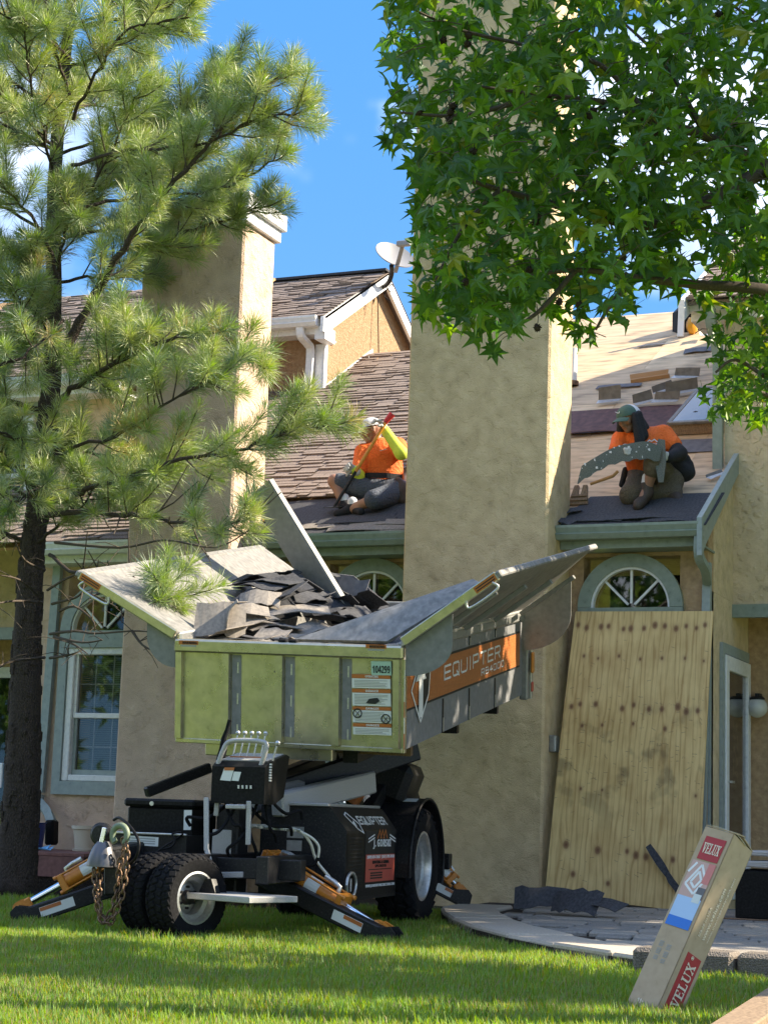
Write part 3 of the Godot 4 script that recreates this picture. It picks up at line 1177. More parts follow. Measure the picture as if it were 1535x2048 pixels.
	shingle_slope(r, "shingle_courses", -3.98, -1.2, -16.15, 5.51, 3.85, M.shingle)
	s = st()
	prism(s, [Vector2(16.1, 5.50), Vector2(19.5, 7.44), Vector2(22.9, 5.50), Vector2(22.9, 5.30), Vector2(19.5, 7.23), Vector2(16.1, 5.30)], xf(Vector3.ZERO, Basis(Vector3(0, 0, -1), Vector3.UP, Vector3(1, 0, 0))), -4.03, -3.985)
	part("rake_board", s, M.trim_white, r)
	downspout(r, [Vector3(-3.789, 5.436, -16.26), Vector3(-3.779, 5.294, -16.3), Vector3(-3.76, 5.153, -16.4), Vector3(-3.748, 5.017, -16.43)], M.trim_sage, 0.095, 0.07)
	downspout(r, [Vector3(-3.749, 5.019, -16.43), Vector3(-3.746, 3.907, -16.43)], M.trim_sage, 0.088, 0.07)
	storm_door(r)
	var lamp := thing_part(r, "porch_lamp")
	s = st()
	lathe(s, [Vector2(0.0, 0.095), Vector2(0.035, 0.085), Vector2(0.065, 0.07), Vector2(0.09, 0.035), Vector2(0.097, 0.0), Vector2(0.09, -0.035), Vector2(0.065, -0.07), Vector2(0.03, -0.09), Vector2(0.0, -0.095)], xf(Vector3(-3.504, 1.841, -16.98)), 20)
	part("globe", s, mat("globe", lin(0.62, 0.62, 0.58), 0.25), lamp)
	s = st()
	lathe(s, [Vector2(0.0, 0.10), Vector2(0.05, 0.10), Vector2(0.07, 0.085), Vector2(0.07, 0.07), Vector2(0.0, 0.07)], xf(Vector3(-3.504, 1.841, -16.98)), 16)
	span(s, Vector3(-3.528, 1.942, -17.12), Vector3(-3.488, 1.972, -17))
	part("fitting", s, M.black_steel, lamp)


func dormer(g: Node3D, xr: float, xl: float, zf: float) -> void:
	var d := thing_part(g, "gable_dormer")
	var b := Basis(Vector3(0, 0, -1), Vector3.UP, Vector3(1, 0, 0))
	var s := st()
	# gable side wall and body
	prism(s, [Vector2(19.3, 5.4), Vector2(22.4, 5.4), Vector2(22.4, 6.62), Vector2(20.85, 7.44), Vector2(19.3, 6.50)], xf(Vector3.ZERO, b), xl, xr)
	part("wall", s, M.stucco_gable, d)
	# roof slopes
	for k in 2:
		var ze := 19.02 if k == 0 else 22.68
		s = st()
		var a := [Vector3(xl, 6.50, -ze), Vector3(xr + 0.14, 6.50, -ze), Vector3(xr + 0.14, 7.56, -20.85), Vector3(xl, 7.56, -20.85)]
		if k == 1:
			a = [a[1], a[0], a[3], a[2]]
		slab(s, a, 0.03)
		part("roof_slope", s, M.shingle, d)
	shingle_slope(d, "dormer_shingles", xl, xr + 0.15, -18.99, 6.505, 2.12, M.shingle, 0.10)
	s = st()
	bar(s, Vector3(xl, 7.575, -20.85), Vector3(xr + 0.15, 7.575, -20.85), 0.22, 0.03)
	part("ridge_cap", s, M.shingle_dark, d)
	# rake boards, eave return and corner boards
	s = st()
	prism(s, [Vector2(18.98, 6.49), Vector2(20.85, 7.55), Vector2(20.85, 7.36), Vector2(19.1, 6.33), Vector2(18.98, 6.31)], xf(Vector3.ZERO, b), xr + 0.10, xr + 0.14)
	part("rake_board", s, M.trim_white, d)
	s = st()
	prism(s, [Vector2(20.853, 7.55), Vector2(22.7, 6.49), Vector2(22.7, 6.30), Vector2(20.853, 7.36)], xf(Vector3.ZERO, b), xr + 0.10, xr + 0.14)
	part("rake_board", s, M.trim_white, d)
	s = st()
	span(s, Vector3(xr + 0.003, 6.24, -19.33), Vector3(xr + 0.135, 6.40, -19.04))
	part("eave_return", s, M.trim_white, d)
	s = st()
	span(s, Vector3(xr + 0.002, 5.62, -19.37), Vector3(xr + 0.025, 6.24, -19.285))
	span(s, Vector3(xr - 0.09, 5.62, -19.299), Vector3(xr + 0.002, 6.24, -19.275))
	part("corner_board", s, M.trim_white, d)
	s = st()
	prism(s, [Vector2(19.28, 5.59), Vector2(20.72, 6.42), Vector2(20.72, 6.54), Vector2(19.28, 5.71)], xf(Vector3.ZERO, b), xr + 0.001, xr + 0.02)
	part("skirt_board", s, M.trim_white, d)
	s = st()
	span(s, Vector3(xl, 5.56, -19.299), Vector3(xr - 0.0, 5.66, -19.27))
	part("skirt_board", s, M.trim_white, d)
	gutter(d, xl, xr + 0.05, 6.50, -18.93, M.trim_white)
	downspout(d, [Vector3(-9.292, 6.427, -19), Vector3(-9.283, 6.286, -19.02), Vector3(-9.262, 6.223, -19.16), Vector3(-9.247, 6.127, -19.22), Vector3(-9.27, 5.607, -19.22)], M.trim_white, 0.085, 0.06)
	# second dormer farther left, seen through the pine
	s = st()
	span(s, Vector3(-14.2, 4.4, -19.6), Vector3(-12.0, 5.55, -18.45))
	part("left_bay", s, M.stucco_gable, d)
	downspout(d, [Vector3(-11.27, 5.637, -18.36), Vector3(-11.25, 5.485, -18.36), Vector3(-11.26, 4.885, -18.36)], M.trim_white, 0.1, 0.07)


func storm_door(r: Node3D) -> void:
	# stands in the wall that faces right, x = -3.617
	var d := thing_part(r, "storm_door")
	var x := -3.614
	var z0 := -15.93
	var z1 := -17.02
	var s := st()
	span(s, Vector3(x, 0.12, z0 - 0.085), Vector3(x + 0.03, 2.34, z0))
	span(s, Vector3(x, 2.25, z1), Vector3(x + 0.03, 2.34, z0 - 0.086))
	part("casing", s, M.trim_blue, d)
	s = st()
	span(s, Vector3(x, 0.13, z0 - 0.20), Vector3(x + 0.045, 2.24, z0 - 0.09), 0.006)
	span(s, Vector3(x, 0.13, z1), Vector3(x + 0.045, 2.24, z1 + 0.11), 0.006)
	span(s, Vector3(x, 2.11, z1 + 0.112), Vector3(x + 0.044, 2.24, z0 - 0.202), 0.006)
	span(s, Vector3(x, 0.13, z1 + 0.112), Vector3(x + 0.044, 0.35, z0 - 0.202), 0.006)
	part("door_frame", s, M.trim_white, d)
	s = st()
	span(s, Vector3(x + 0.014, 0.35, z1 + 0.112), Vector3(x + 0.018, 2.11, z0 - 0.202))
	part("pane", s, M.glass, d)
	s = st()
	span(s, Vector3(x + 0.0015, 0.35, z1 + 0.112), Vector3(x + 0.004, 2.11, z0 - 0.202))
	part("inner_door", s, M.room_dark, d)
	s = st()
	bar(s, Vector3(x + 0.07, 1.14, z0 - 0.17), Vector3(x + 0.07, 1.14, z0 - 0.27), 0.015, 0.02)
	bar(s, Vector3(x + 0.04, 1.14, z0 - 0.17), Vector3(x + 0.075, 1.14, z0 - 0.17), 0.015, 0.02)
	part("handle", s, M.galvanised, d)
	s = st()
	for i in 22:
		var a := i * 1.31
		var p := Vector3(x + 0.012, 1.62 - i * 0.022 + 0.03 * sin(a), lerpf(z0 - 0.3, z1 + 0.2, 0.55) + 0.09 * cos(a * 1.7))
		slab(s, [p, p + Vector3(0, 0.05, 0.02), p + Vector3(0.002, 0.06, 0.06), p + Vector3(0, 0.01, 0.05)], 0.001)
	part("dried_wreath", s, mat("dried", lin(0.30, 0.19, 0.09), 0.9), d)


func axle(n: Vector3) -> Basis:
	n = n.normalized()
	var x := (Vector3.UP - n * n.y).normalized()
	return Basis(x, n, x.cross(n))


func wheel(parent: Node3D, c: Vector3, n: Vector3, big: float, w: float, rr: float, lugs: int, dish: Material) -> void:
	var o := thing_part(parent, "wheel")
	var t := Transform3D(axle(n), c)
	var s := st()
	lathe(s, [Vector2(rr, -w * 0.40), Vector2(rr * 1.1, -w * 0.46), Vector2(big * 0.88, -w * 0.5), Vector2(big * 0.95, -w * 0.44), Vector2(big * 0.975, -w * 0.30), Vector2(big * 0.975, w * 0.30), Vector2(big * 0.95, w * 0.44), Vector2(big * 0.88, w * 0.5), Vector2(rr * 1.1, w * 0.46), Vector2(rr, w * 0.40), Vector2(rr, -w * 0.40)], t, 40)
	for i in lugs:
		for k in 4:
			var a := TAU * (i + (0.5 if k % 2 else 0.0) + 0.12 * k) / lugs
			var d := Vector3(cos(a), 0, sin(a))
			var tg := Vector3(-sin(a), 0, cos(a))
			var y: float = [-0.40, -0.14, 0.14, 0.40][k] * w
			var rad := big * (0.985 if absf(y) < w * 0.3 else 0.945)
			var tilt := 0.0 if absf(y) < w * 0.3 else signf(y) * 0.55
			var ax := (d * cos(tilt) + Vector3.UP * sin(tilt)).normalized()
			var b := Basis(tg, ax, tg.cross(ax).normalized()).rotated(ax, 0.35 * (1 if k % 2 else -1))
			box(s, t * Transform3D(b, d * rad + Vector3.UP * y), Vector3(TAU * big / lugs * 0.72, big * 0.05, w * 0.22), 0.004)
	part("tyre", s, M.rubber, o)
	s = st()
	lathe(s, [Vector2(rr + 0.012, w * 0.43), Vector2(rr - 0.004, w * 0.445), Vector2(rr - 0.014, w * 0.40), Vector2(rr - 0.02, w * 0.25), Vector2(rr - 0.045, w * 0.2), Vector2(rr - 0.05, -w * 0.08), Vector2(rr * 0.70, -w * 0.14), Vector2(rr * 0.52, -w * 0.02), Vector2(rr * 0.34, w * 0.0), Vector2(0.0, w * 0.0)], t, 36)
	part("rim", s, dish, o)
	s = st()
	lathe(s, [Vector2(rr * 0.30, 0.0), Vector2(rr * 0.28, w * 0.16), Vector2(rr * 0.2, w * 0.2), Vector2(0, w * 0.2)], t, 18)
	for i in 6:
		var a := TAU * i / 6.0
		lathe(s, [Vector2(rr * 0.055, 0.0), Vector2(rr * 0.055, w * 0.1), Vector2(0, w * 0.11)], t * xf(Vector3(cos(a) * rr * 0.42, 0, sin(a) * rr * 0.42)), 6)
	part("hub", s, M.black_steel, o)


func outrigger(parent: Node3D, a: Vector3, b: Vector3, beam: Vector3, foot: Vector3, r: float, split := 0.6) -> void:
	var o := thing_part(parent, "outrigger")
	var ax := (b - a).normalized()
	var mid := a.lerp(b, split)
	var up := (Vector3.UP - ax * ax.y).normalized()
	var side := ax.cross(up)
	var s := st()
	tube(s, [a + ax * 0.03, mid], r * 0.86, 18)
	part("ram_barrel", s, M.orange_steel, o)
	s = st()
	for q in [a, mid]:
		s = st()
		bar(s, q - ax * 0.022, q + ax * 0.022, r * 2.15, r * 2.15, 0.006, up)
		if q == a:
			bar(s, a - ax * 0.08, a - ax * 0.02, r * 1.0, r * 1.3, 0.008, up)
		part("end_block", s, M.orange_steel, o)
	for k in 4:
		s = st()
		var off := (up * (1 if k < 2 else -1) + side * (1 if k % 2 else -1)) * r * 0.92
		tube(s, [a + off - ax * 0.03, mid + off + ax * 0.035], r * 0.12, 6)
		tube(s, [mid + off + ax * 0.02, mid + off + ax * 0.04], r * 0.24, 6)
		part("tie_rod", s, M.orange_steel, o)
	s = st()
	tube(s, [mid, b - ax * 0.04], r * 0.42, 14)
	part("rod", s, M.chrome, o)
	s = st()
	bar(s, b - ax * 0.09, b - ax * 0.02, r * 1.2, r * 1.2, 0.008, up)
	for k in [-1.0, 1.0]:
		prism(s, arc(Vector2.ZERO, r * 0.72, -PI / 2, PI / 2, 10) + [Vector2(-0.05, r * 0.72), Vector2(-0.05, -r * 0.72)], Transform3D(Basis(ax, up, ax.cross(up)), b + side * k * r * 0.45), -r * 0.16, r * 0.16)
	part("clevis", s, M.orange_steel, o)
	s = st()
	tube(s, [b - side * r * 0.75, b + side * r * 0.75], r * 0.3, 10)
	part("pin", s, M.galvanised, o)
	s = st()
	bar(s, beam, foot + (beam - foot).normalized() * 0.02, 0.075, 0.11, 0.008)
	part("leg_beam", s, M.black_steel, o)
	s = st()
	var fd := (foot - beam).normalized()
	for k in [-1.0, 1.0]:
		prism(s, [Vector2(-0.11, -0.04), Vector2(0.03, -0.045), Vector2(0.05, -0.01), Vector2(0.035, 0.06), Vector2(-0.01, 0.085), Vector2(-0.11, 0.04)], Transform3D(Basis(fd, (Vector3.UP - fd * fd.y).normalized(), fd.cross((Vector3.UP - fd * fd.y).normalized())), foot + side * 0.045 * k), -0.006, 0.006)
	part("foot_bracket", s, M.black_steel, o)
	s = st()
	var n2 := (Vector3.UP - fd * fd.y).normalized()
	var sd2 := fd.cross(n2)
	if sd2.z < 0:
		sd2 = -sd2
	var c := beam.lerp(foot, 0.70) + sd2 * 0.039
	slab(s, [c - fd * 0.11 - n2 * 0.03, c + fd * 0.11 - n2 * 0.03, c + fd * 0.11 + n2 * 0.03, c - fd * 0.11 + n2 * 0.03], 0.001)
	part("warning_sticker", s, M.sticker_white, o)
	s = st()
	c += sd2 * 0.002
	slab(s, [c - fd * 0.03 + n2 * 0.005, c + fd * 0.108 + n2 * 0.005, c + fd * 0.108 + n2 * 0.028, c - fd * 0.03 + n2 * 0.028], 0.001)
	part("warning_band", s, M.sticker_orange, o)
	# hydraulic fittings and the sticker on the barrel
	s = st()
	for q in [a.lerp(mid, 0.08), a.lerp(mid, 0.90)]:
		var dd := ax * (0.05 if q.distance_to(a) < 0.2 else -0.05)
		tube(s, [q + up * r * 0.8, q + up * r * 1.35, q + up * r * 1.5 + dd, q + up * r * 1.5 + dd * 2.4], r * 0.26, 8)
	part("hose_fitting", s, M.galvanised, o)
	s = st()
	var cc := a.lerp(mid, 0.62)
	for k in 6:
		var a0 := deg_to_rad(-35.0 + 20.0 * k)
		var a1 := a0 + deg_to_rad(20.0)
		var sd := side if side.z > 0 else -side
		var q := func(t: float, e: float) -> Vector3: return cc + ax * e + (sd * cos(t) + up * sin(t)) * r * 0.885
		slab(s, [q.call(a0, -0.05), q.call(a0, 0.05), q.call(a1, 0.05), q.call(a1, -0.05)], 0.001)
	part("barrel_sticker", s, M.sticker_white, o)


func sticker(parent: Node3D, called: String, p: Array, m: Material) -> void:
	var s := st()
	slab(s, p, 0.0015)
	part(called, s, m, parent)


# rectangle on a plane: corner, two edges as fractions
func rect(o: Vector3, u: Vector3, v: Vector3, x0: float, y0: float, x1: float, y1: float) -> Array:
	return [o + u * x0 + v * y0, o + u * x1 + v * y0, o + u * x1 + v * y1, o + u * x0 + v * y1]


const BOX_W := 1.53
const BOX_H := 0.665
const BOX_L := 3.74


func build_machine() -> void:
	rng.seed = 23
	var m := thing("dump_trailer", "black self-propelled roofing dump machine on orange outriggers with its metal box raised", "dump trailer", Vector3(-5.41, 0, -9.62), 0.12305)
	# ---------- the dump box, in its own tilted frame ----------
	var d := thing_part(m, "dump_box")
	d.transform = Transform3D(Basis(Vector3(0.9997, -0.0258, -0.0007), Vector3(0.0256, 0.9858, 0.1662), Vector3(-0.0036, -0.1661, 0.9861)).orthonormalized(), Vector3(-0.421, 1.849, -0.95))
	var s := st()
	span(s, Vector3(0.0, -BOX_H, -0.035), Vector3(BOX_W, -0.06, -0.012))
	part("front_panel", s, M.aluminium, d)
	s = st()
	span(s, Vector3(-0.005, -0.085, -0.05), Vector3(BOX_W + 0.005, 0.0, 0.03), 0.012)
	part("top_rail", s, M.aluminium, d)
	s = st()
	span(s, Vector3(0.0, -BOX_H - 0.01, -0.045), Vector3(BOX_W, -BOX_H + 0.02, -0.002), 0.004)
	part("bottom_lip", s, M.aluminium, d)
	for x in [0.028, 0.352, 0.715, 1.095, 1.492]:
		var post: bool = x < 0.1 or x > 1.4
		s = st()
		var w := 0.056 if post else 0.066
		var t := 0.035
		prism(s, [Vector2(-w * 0.5, 0), Vector2(-w * 0.36, t), Vector2(w * 0.36, t), Vector2(w * 0.5, 0)], xf(Vector3(x, 0, -0.0115), Basis(Vector3.RIGHT, Vector3.BACK, Vector3.DOWN)), 0.086, BOX_H - 0.022)
		part("rib", s, M.aluminium, d)
		if post:
			continue
		s = st()
		span(s, Vector3(x + 0.036, -BOX_H + 0.06, -0.0118), Vector3(x + 0.098, -0.092, -0.0085))
		part("rib_shade_channel", s, M.panel_grey, d)  # dark strip painted for the shaded flank and gap beside the rib
		for k in 3:
			s = st()
			var y := -0.14 - k * 0.2
			span(s, Vector3(x + 0.072, y - 0.07, -0.0084), Vector3(x + 0.082, y, -0.005))
			part("weld_strip", s, M.galvanised, d)
	for x in [0.18, 0.60, 0.98]:
		pass
	# stickers of the front
	var o := Vector3(1.198, -0.1873, 0.008362)
	var u := Vector3(0.2529, 0.003518, -0.0003637)
	var v := Vector3(0.01371, -0.3841, -0.000164)
	var tiny := 0
	for q in [[0.0, 0.065, "OPERATING"], [0.24, 0.30, "DANGER"], [0.53, 0.585, "DANGER"], [0.805, 0.86, "DANGER"]]:
		sticker(d, "sticker_header", rect(o, u, v, 0.0, q[1], 1.0, q[0]), M.sticker_orange)
		letters(d, q[2], Transform3D(Basis(u.normalized(), -v.normalized(), Vector3.BACK), o + u * 0.52 + v * (q[0] + q[1]) * 0.5 + Vector3(0, 0, 0.0016)), 0.014, 0.085, M.sticker_white)
		var y1: float = [0.225, 0.515, 0.79, 0.99][tiny]
		sticker(d, "sticker_sheet", rect(o, u, v, 0.0, y1, 1.0, q[1] + 0.005), M.sticker_white)
		# lines of small print
		s = st()
		var y: float = q[1] + 0.03
		var k := 0
		while y < y1 - 0.02:
			var a := 0.06 + (0.2 if tiny == 2 and k < 3 else 0.0)
			slab(s, rect(o + Vector3(0, 0, 0.0022), u, v, a, y + 0.009, rng.randf_range(0.72, 0.95), y), 0.0006)
			y += 0.024
			k += 1
		stuff(part("small_print", s, M.ink_grey, d))
		tiny += 1
	for q in [[0.13, 0.64], [0.86, 0.72]]:
		var c: Vector3 = o + u * q[0] + v * q[1] + Vector3(0, 0, 0.003)
		s = st()
		arch(s, Vector2.ZERO, 0.024, 0.031, 0, TAU, 0, 0.002, xf(c), 16)
		bar(s, c + Vector3(-0.02, 0.02, 0.001), c + Vector3(0.02, -0.02, 0.001), 0.006, 0.002)
		bar(s, c + Vector3(-0.012, -0.016, 0.001), c + Vector3(0.012, 0.014, 0.001), 0.010, 0.002)
		part("warning_symbol", s, M.ink, d)
	s = st()
	var cs: Vector3 = o + u * 0.52 + v * 0.43 + Vector3(0, 0, 0.003)
	prism(s, [Vector2(-0.04, -0.015), Vector2(-0.02, 0.012), Vector2(0.035, 0.02), Vector2(0.05, 0.0), Vector2(0.02, -0.02)], xf(cs), 0, 0.002)
	part("warning_symbol", s, M.ink, d)
	o = Vector3(1.329, -0.1889, 0.0088)
	u = Vector3(0.131, 0.002377, -0.0002258)
	v = Vector3(-0.003974, 0.08803, -0.0007471)
	sticker(d, "number_sticker", rect(o + Vector3(0, 0, 0.003), u, v, 0, 0, 1, 1), M.sticker_green)
	letters(d, "104299", Transform3D(Basis(u.normalized(), v.normalized(), Vector3.BACK), o + u * 0.5 + v * 0.42 + Vector3(0, 0, 0.0045)), 0.046, 0.115, M.ink)
	for q in [[Vector3(0.03374, -0.0428, 0.02971), "WARNING"], [Vector3(1.295, -0.02798, 0.03), "WARNING"]]:
		var c: Vector3 = q[0]
		c.z = 0.0315
		sticker(d, "warning_sticker", rect(c, Vector3(0.135, 0, 0), Vector3(0, 0.034, 0), 0, 0.25, 1, 1), M.sticker_orange)
		letters(d, q[1], xf(c + Vector3(0.075, 0.021, 0.002)), 0.016, 0.10, M.ink)
		sticker(d, "warning_sticker", rect(c, Vector3(0.135, 0, 0), Vector3(0, 0.034, 0), 0.1, -0.15, 0.9, 0.2), M.ink_grey)
	for x in [0.735, 0.805]:
		s = st()
		box(s, xf(Vector3(x, 0.006, -0.01)), Vector3(0.055, 0.022, 0.06), 0.006)
		part("rubber_stop", s, M.rubber, d)
	# floor, left side, right side with its band
	s = st()
	span(s, Vector3(0.03, -BOX_H, -BOX_L), Vector3(BOX_W - 0.03, -BOX_H + 0.04, -0.036))
	part("floor", s, M.aluminium_dusty, d)
	s = st()
	span(s, Vector3(0.0, -BOX_H, -BOX_L), Vector3(0.03, 0.0, -0.036))
	part("side_panel", s, M.aluminium_dusty, d)
	s = st()
	span(s, Vector3(BOX_W - 0.035, -BOX_H + 0.005, -BOX_L), Vector3(BOX_W, -0.04, -0.036))
	part("side_panel", s, M.panel_grey, d)
	s = st()
	span(s, Vector3(BOX_W - 0.05, -0.05, -BOX_L), Vector3(BOX_W + 0.03, 0.02, -0.052), 0.012)
	part("side_rail", s, M.rail_grey, d)
	s = st()
	span(s, Vector3(BOX_W, -0.405, -3.50), Vector3(BOX_W + 0.006, -0.145, -0.045))
	part("colour_band", s, M.orange_band, d)
	for y in [-0.412, -0.138]:
		s = st()
		span(s, Vector3(BOX_W, y - 0.007, -3.50), Vector3(BOX_W + 0.0075, y + 0.007, -0.045))
		part("band_edge", s, M.ink, d)
	for k in 13:
		s = st()
		var y := -0.395 + k * 0.02
		span(s, Vector3(BOX_W + 0.006, y - 0.0015, -3.50), Vector3(BOX_W + 0.008, y + 0.0015, -0.045))
		part("band_rib", s, M.orange_band, d)
	for b in [1.02, 1.78, 2.62]:
		for q in [[-0.66, -0.43], [-0.12, -0.055]]:
			s = st()
			span(s, Vector3(BOX_W, q[0], -b - 0.012), Vector3(BOX_W + 0.006, q[1], -b + 0.012))
			part("seam_channel", s, M.black_steel, d)
		s = st()
		span(s, Vector3(BOX_W + 0.006, -0.655, -b - 0.008), Vector3(BOX_W + 0.009, -0.56, -b + 0.012))
		part("seam_strip", s, M.galvanised, d)
		s = st()
		span(s, Vector3(BOX_W + 0.006, -0.12, -b - 0.008), Vector3(BOX_W + 0.009, -0.07, -b + 0.012))
		part("seam_strip", s, M.galvanised, d)
	# name on the band
	var x0 := BOX_W + 0.0095
	var wo := Vector3(1.53, -0.3021, -1.031)
	var we := Vector3(1.53, -0.3413, -2.763)
	wo.x = x0
	we.x = x0
	var ln: float = absf(we.z - wo.z)
	var cell := ln / (7.35 + 7 * 0.32)
	s = st()
	stroke_word("EQUIPTER", wo, Vector3(0, 0.012, -1), Vector3.UP, Vector3.RIGHT, cell, cell * 0.32, 0.088, 0.015, s)
	part("lettering", s, M.paint_white, d)
	wo = Vector3(1.529, -0.3712, -2.139)
	wo.x = x0
	s = st()
	stroke_word("RB4000", wo, Vector3(0, 0.012, -1), Vector3.UP, Vector3.RIGHT, cell * 0.52, cell * 0.22, 0.045, 0.009, s)
	part("lettering", s, M.paint_white, d)
	# emblem: diamond outline, half dark, with an arrow
	var eb := Transform3D(Basis(Vector3(0, 0, -1), Vector3.UP, Vector3.RIGHT), Vector3(x0, 0, 0))
	s = st()
	var dm := [Vector2(0.17, -0.30), Vector2(0.42, -0.08), Vector2(0.64, -0.19), Vector2(0.60, -0.36), Vector2(0.40, -0.52)]
	prism(s, [Vector2(0.42, -0.09), Vector2(0.63, -0.19), Vector2(0.59, -0.355), Vector2(0.47, -0.44), Vector2(0.43, -0.2), Vector2(0.22, -0.26)], eb, 0.0, 0.001)
	part("emblem_dark_half", s, M.ink, d)
	s = st()
	for i in dm.size():
		var a: Vector2 = dm[i]
		var b: Vector2 = dm[(i + 1) % dm.size()]
		var n := (b - a).normalized().orthogonal() * 0.008
		prism(s, [a + n, b + n, b - n, a - n], eb, 0.0012, 0.0024)
	part("emblem_outline", s, M.paint_white, d)
	s = st()
	prism(s, [Vector2(0.35, -0.49), Vector2(0.45, -0.49), Vector2(0.45, -0.25), Vector2(0.53, -0.25), Vector2(0.40, -0.13), Vector2(0.27, -0.25), Vector2(0.35, -0.25)], eb, 0.0028, 0.0044)
	part("emblem_arrow", s, M.paint_white, d)
	for k in 5:
		s = st()
		var y := -0.15 - 0.1 * k
		span(s, Vector3(BOX_W + 0.0085, y - 0.1, -0.040), Vector3(BOX_W + 0.011, y - 0.002, -0.008))
		part("reflector_strip", s, M.sticker_red if k == 2 or k == 4 else M.paint_white, d)
	s = st()
	span(s, Vector3(BOX_W - 0.04, -BOX_H - 0.012, -0.06), Vector3(BOX_W + 0.012, -0.087, -0.0125), 0.004)
	part("corner_post", s, M.aluminium, d)
	# rear frame
	s = st()
	span(s, Vector3(BOX_W - 0.02, -0.70, -BOX_L - 0.05), Vector3(BOX_W + 0.045, 0.10, -BOX_L + 0.11), 0.01)
	part("rear_post", s, M.rail_grey, d)
	s = st()
	span(s, Vector3(BOX_W + 0.045, -0.70, -BOX_L - 0.045), Vector3(BOX_W + 0.06, 0.06, -BOX_L + 0.02), 0.003)
	part("rear_strip", s, M.galvanised, d)
	s = st()
	box(s, xf(Vector3(BOX_W + 0.072, -0.40, -BOX_L + 0.03)), Vector3(0.02, 0.17, 0.07), 0.008)
	part("latch_handle", s, M.orange_steel, d)
	s = st()
	box(s, xf(Vector3(BOX_W + 0.065, -0.60, -BOX_L - 0.0)), Vector3(0.015, 0.08, 0.05), 0.005)
	part("rear_lamp", s, M.sticker_red, d)
	s = st()
	span(s, Vector3(0.0, -0.02, -BOX_L - 0.02), Vector3(BOX_W, 0.07, -BOX_L + 0.04), 0.01)
	part("rear_rail", s, M.rail_grey, d)
	# wings
	wing(m, d.transform, 1.0, M.aluminium_dusty)
	wing(m, d.transform, -1.0, M.aluminium_dusty)
	# folding flap from the front rail up to the right wing
	s = st()
	slab(s, [Vector3(0.78, 0.014, -0.09), Vector3(1.40, 0.02, -0.09), Vector3(1.907, 0.3834, -0.5196), Vector3(1.826, 0.4039, -0.62), Vector3(1.0, 0.105, -0.55)], 0.02)
	part("front_flap", s, M.aluminium_dusty, d)
	# raised tail panel standing on edge at the left rear
	s = st()
	var ta := Vector3(0.4252, -0.05833, -2.35)
	var tb := Vector3(-0.2771, 1.004, -2.35)
	var tu := Vector3(0.82, 0.30, 0.36)
	bar(s, ta, tb, 0.055, 0.25, 0.006, tu)
	part("tail_panel", s, M.rail_grey, d)
	s = st()
	var td := (tb - ta).normalized()
	tu = (tu - td * tu.dot(td)).normalized()
	bar(s, ta + tu * 0.128, tb + tu * 0.128, 0.053, 0.006, 0.002, tu)
	part("tail_panel_edge", s, M.shaded_edge, d)
	# under the box
	s = st()
	span(s, Vector3(0.19, -0.7552, -0.05042), Vector3(1.056, -0.6324, -0.1496), 0.006)
	part("cross_beam", s, M.aluminium, d)
	for x in [0.35, 1.1]:
		s = st()
		span(s, Vector3(x - 0.05, -BOX_H - 0.13, -BOX_L), Vector3(x + 0.05, -BOX_H - 0.001, -0.3))
		part("under_rail", s, M.black_steel, d)
	for b in [0.35, 1.6, 2.9]:
		s = st()
		span(s, Vector3(0.1, -BOX_H - 0.075, -b - 0.06), Vector3(BOX_W - 0.04, -BOX_H - 0.002, -b))
		part("cross_beam", s, M.rusty if b < 1.0 else M.black_steel, d)
	machine_body(m)


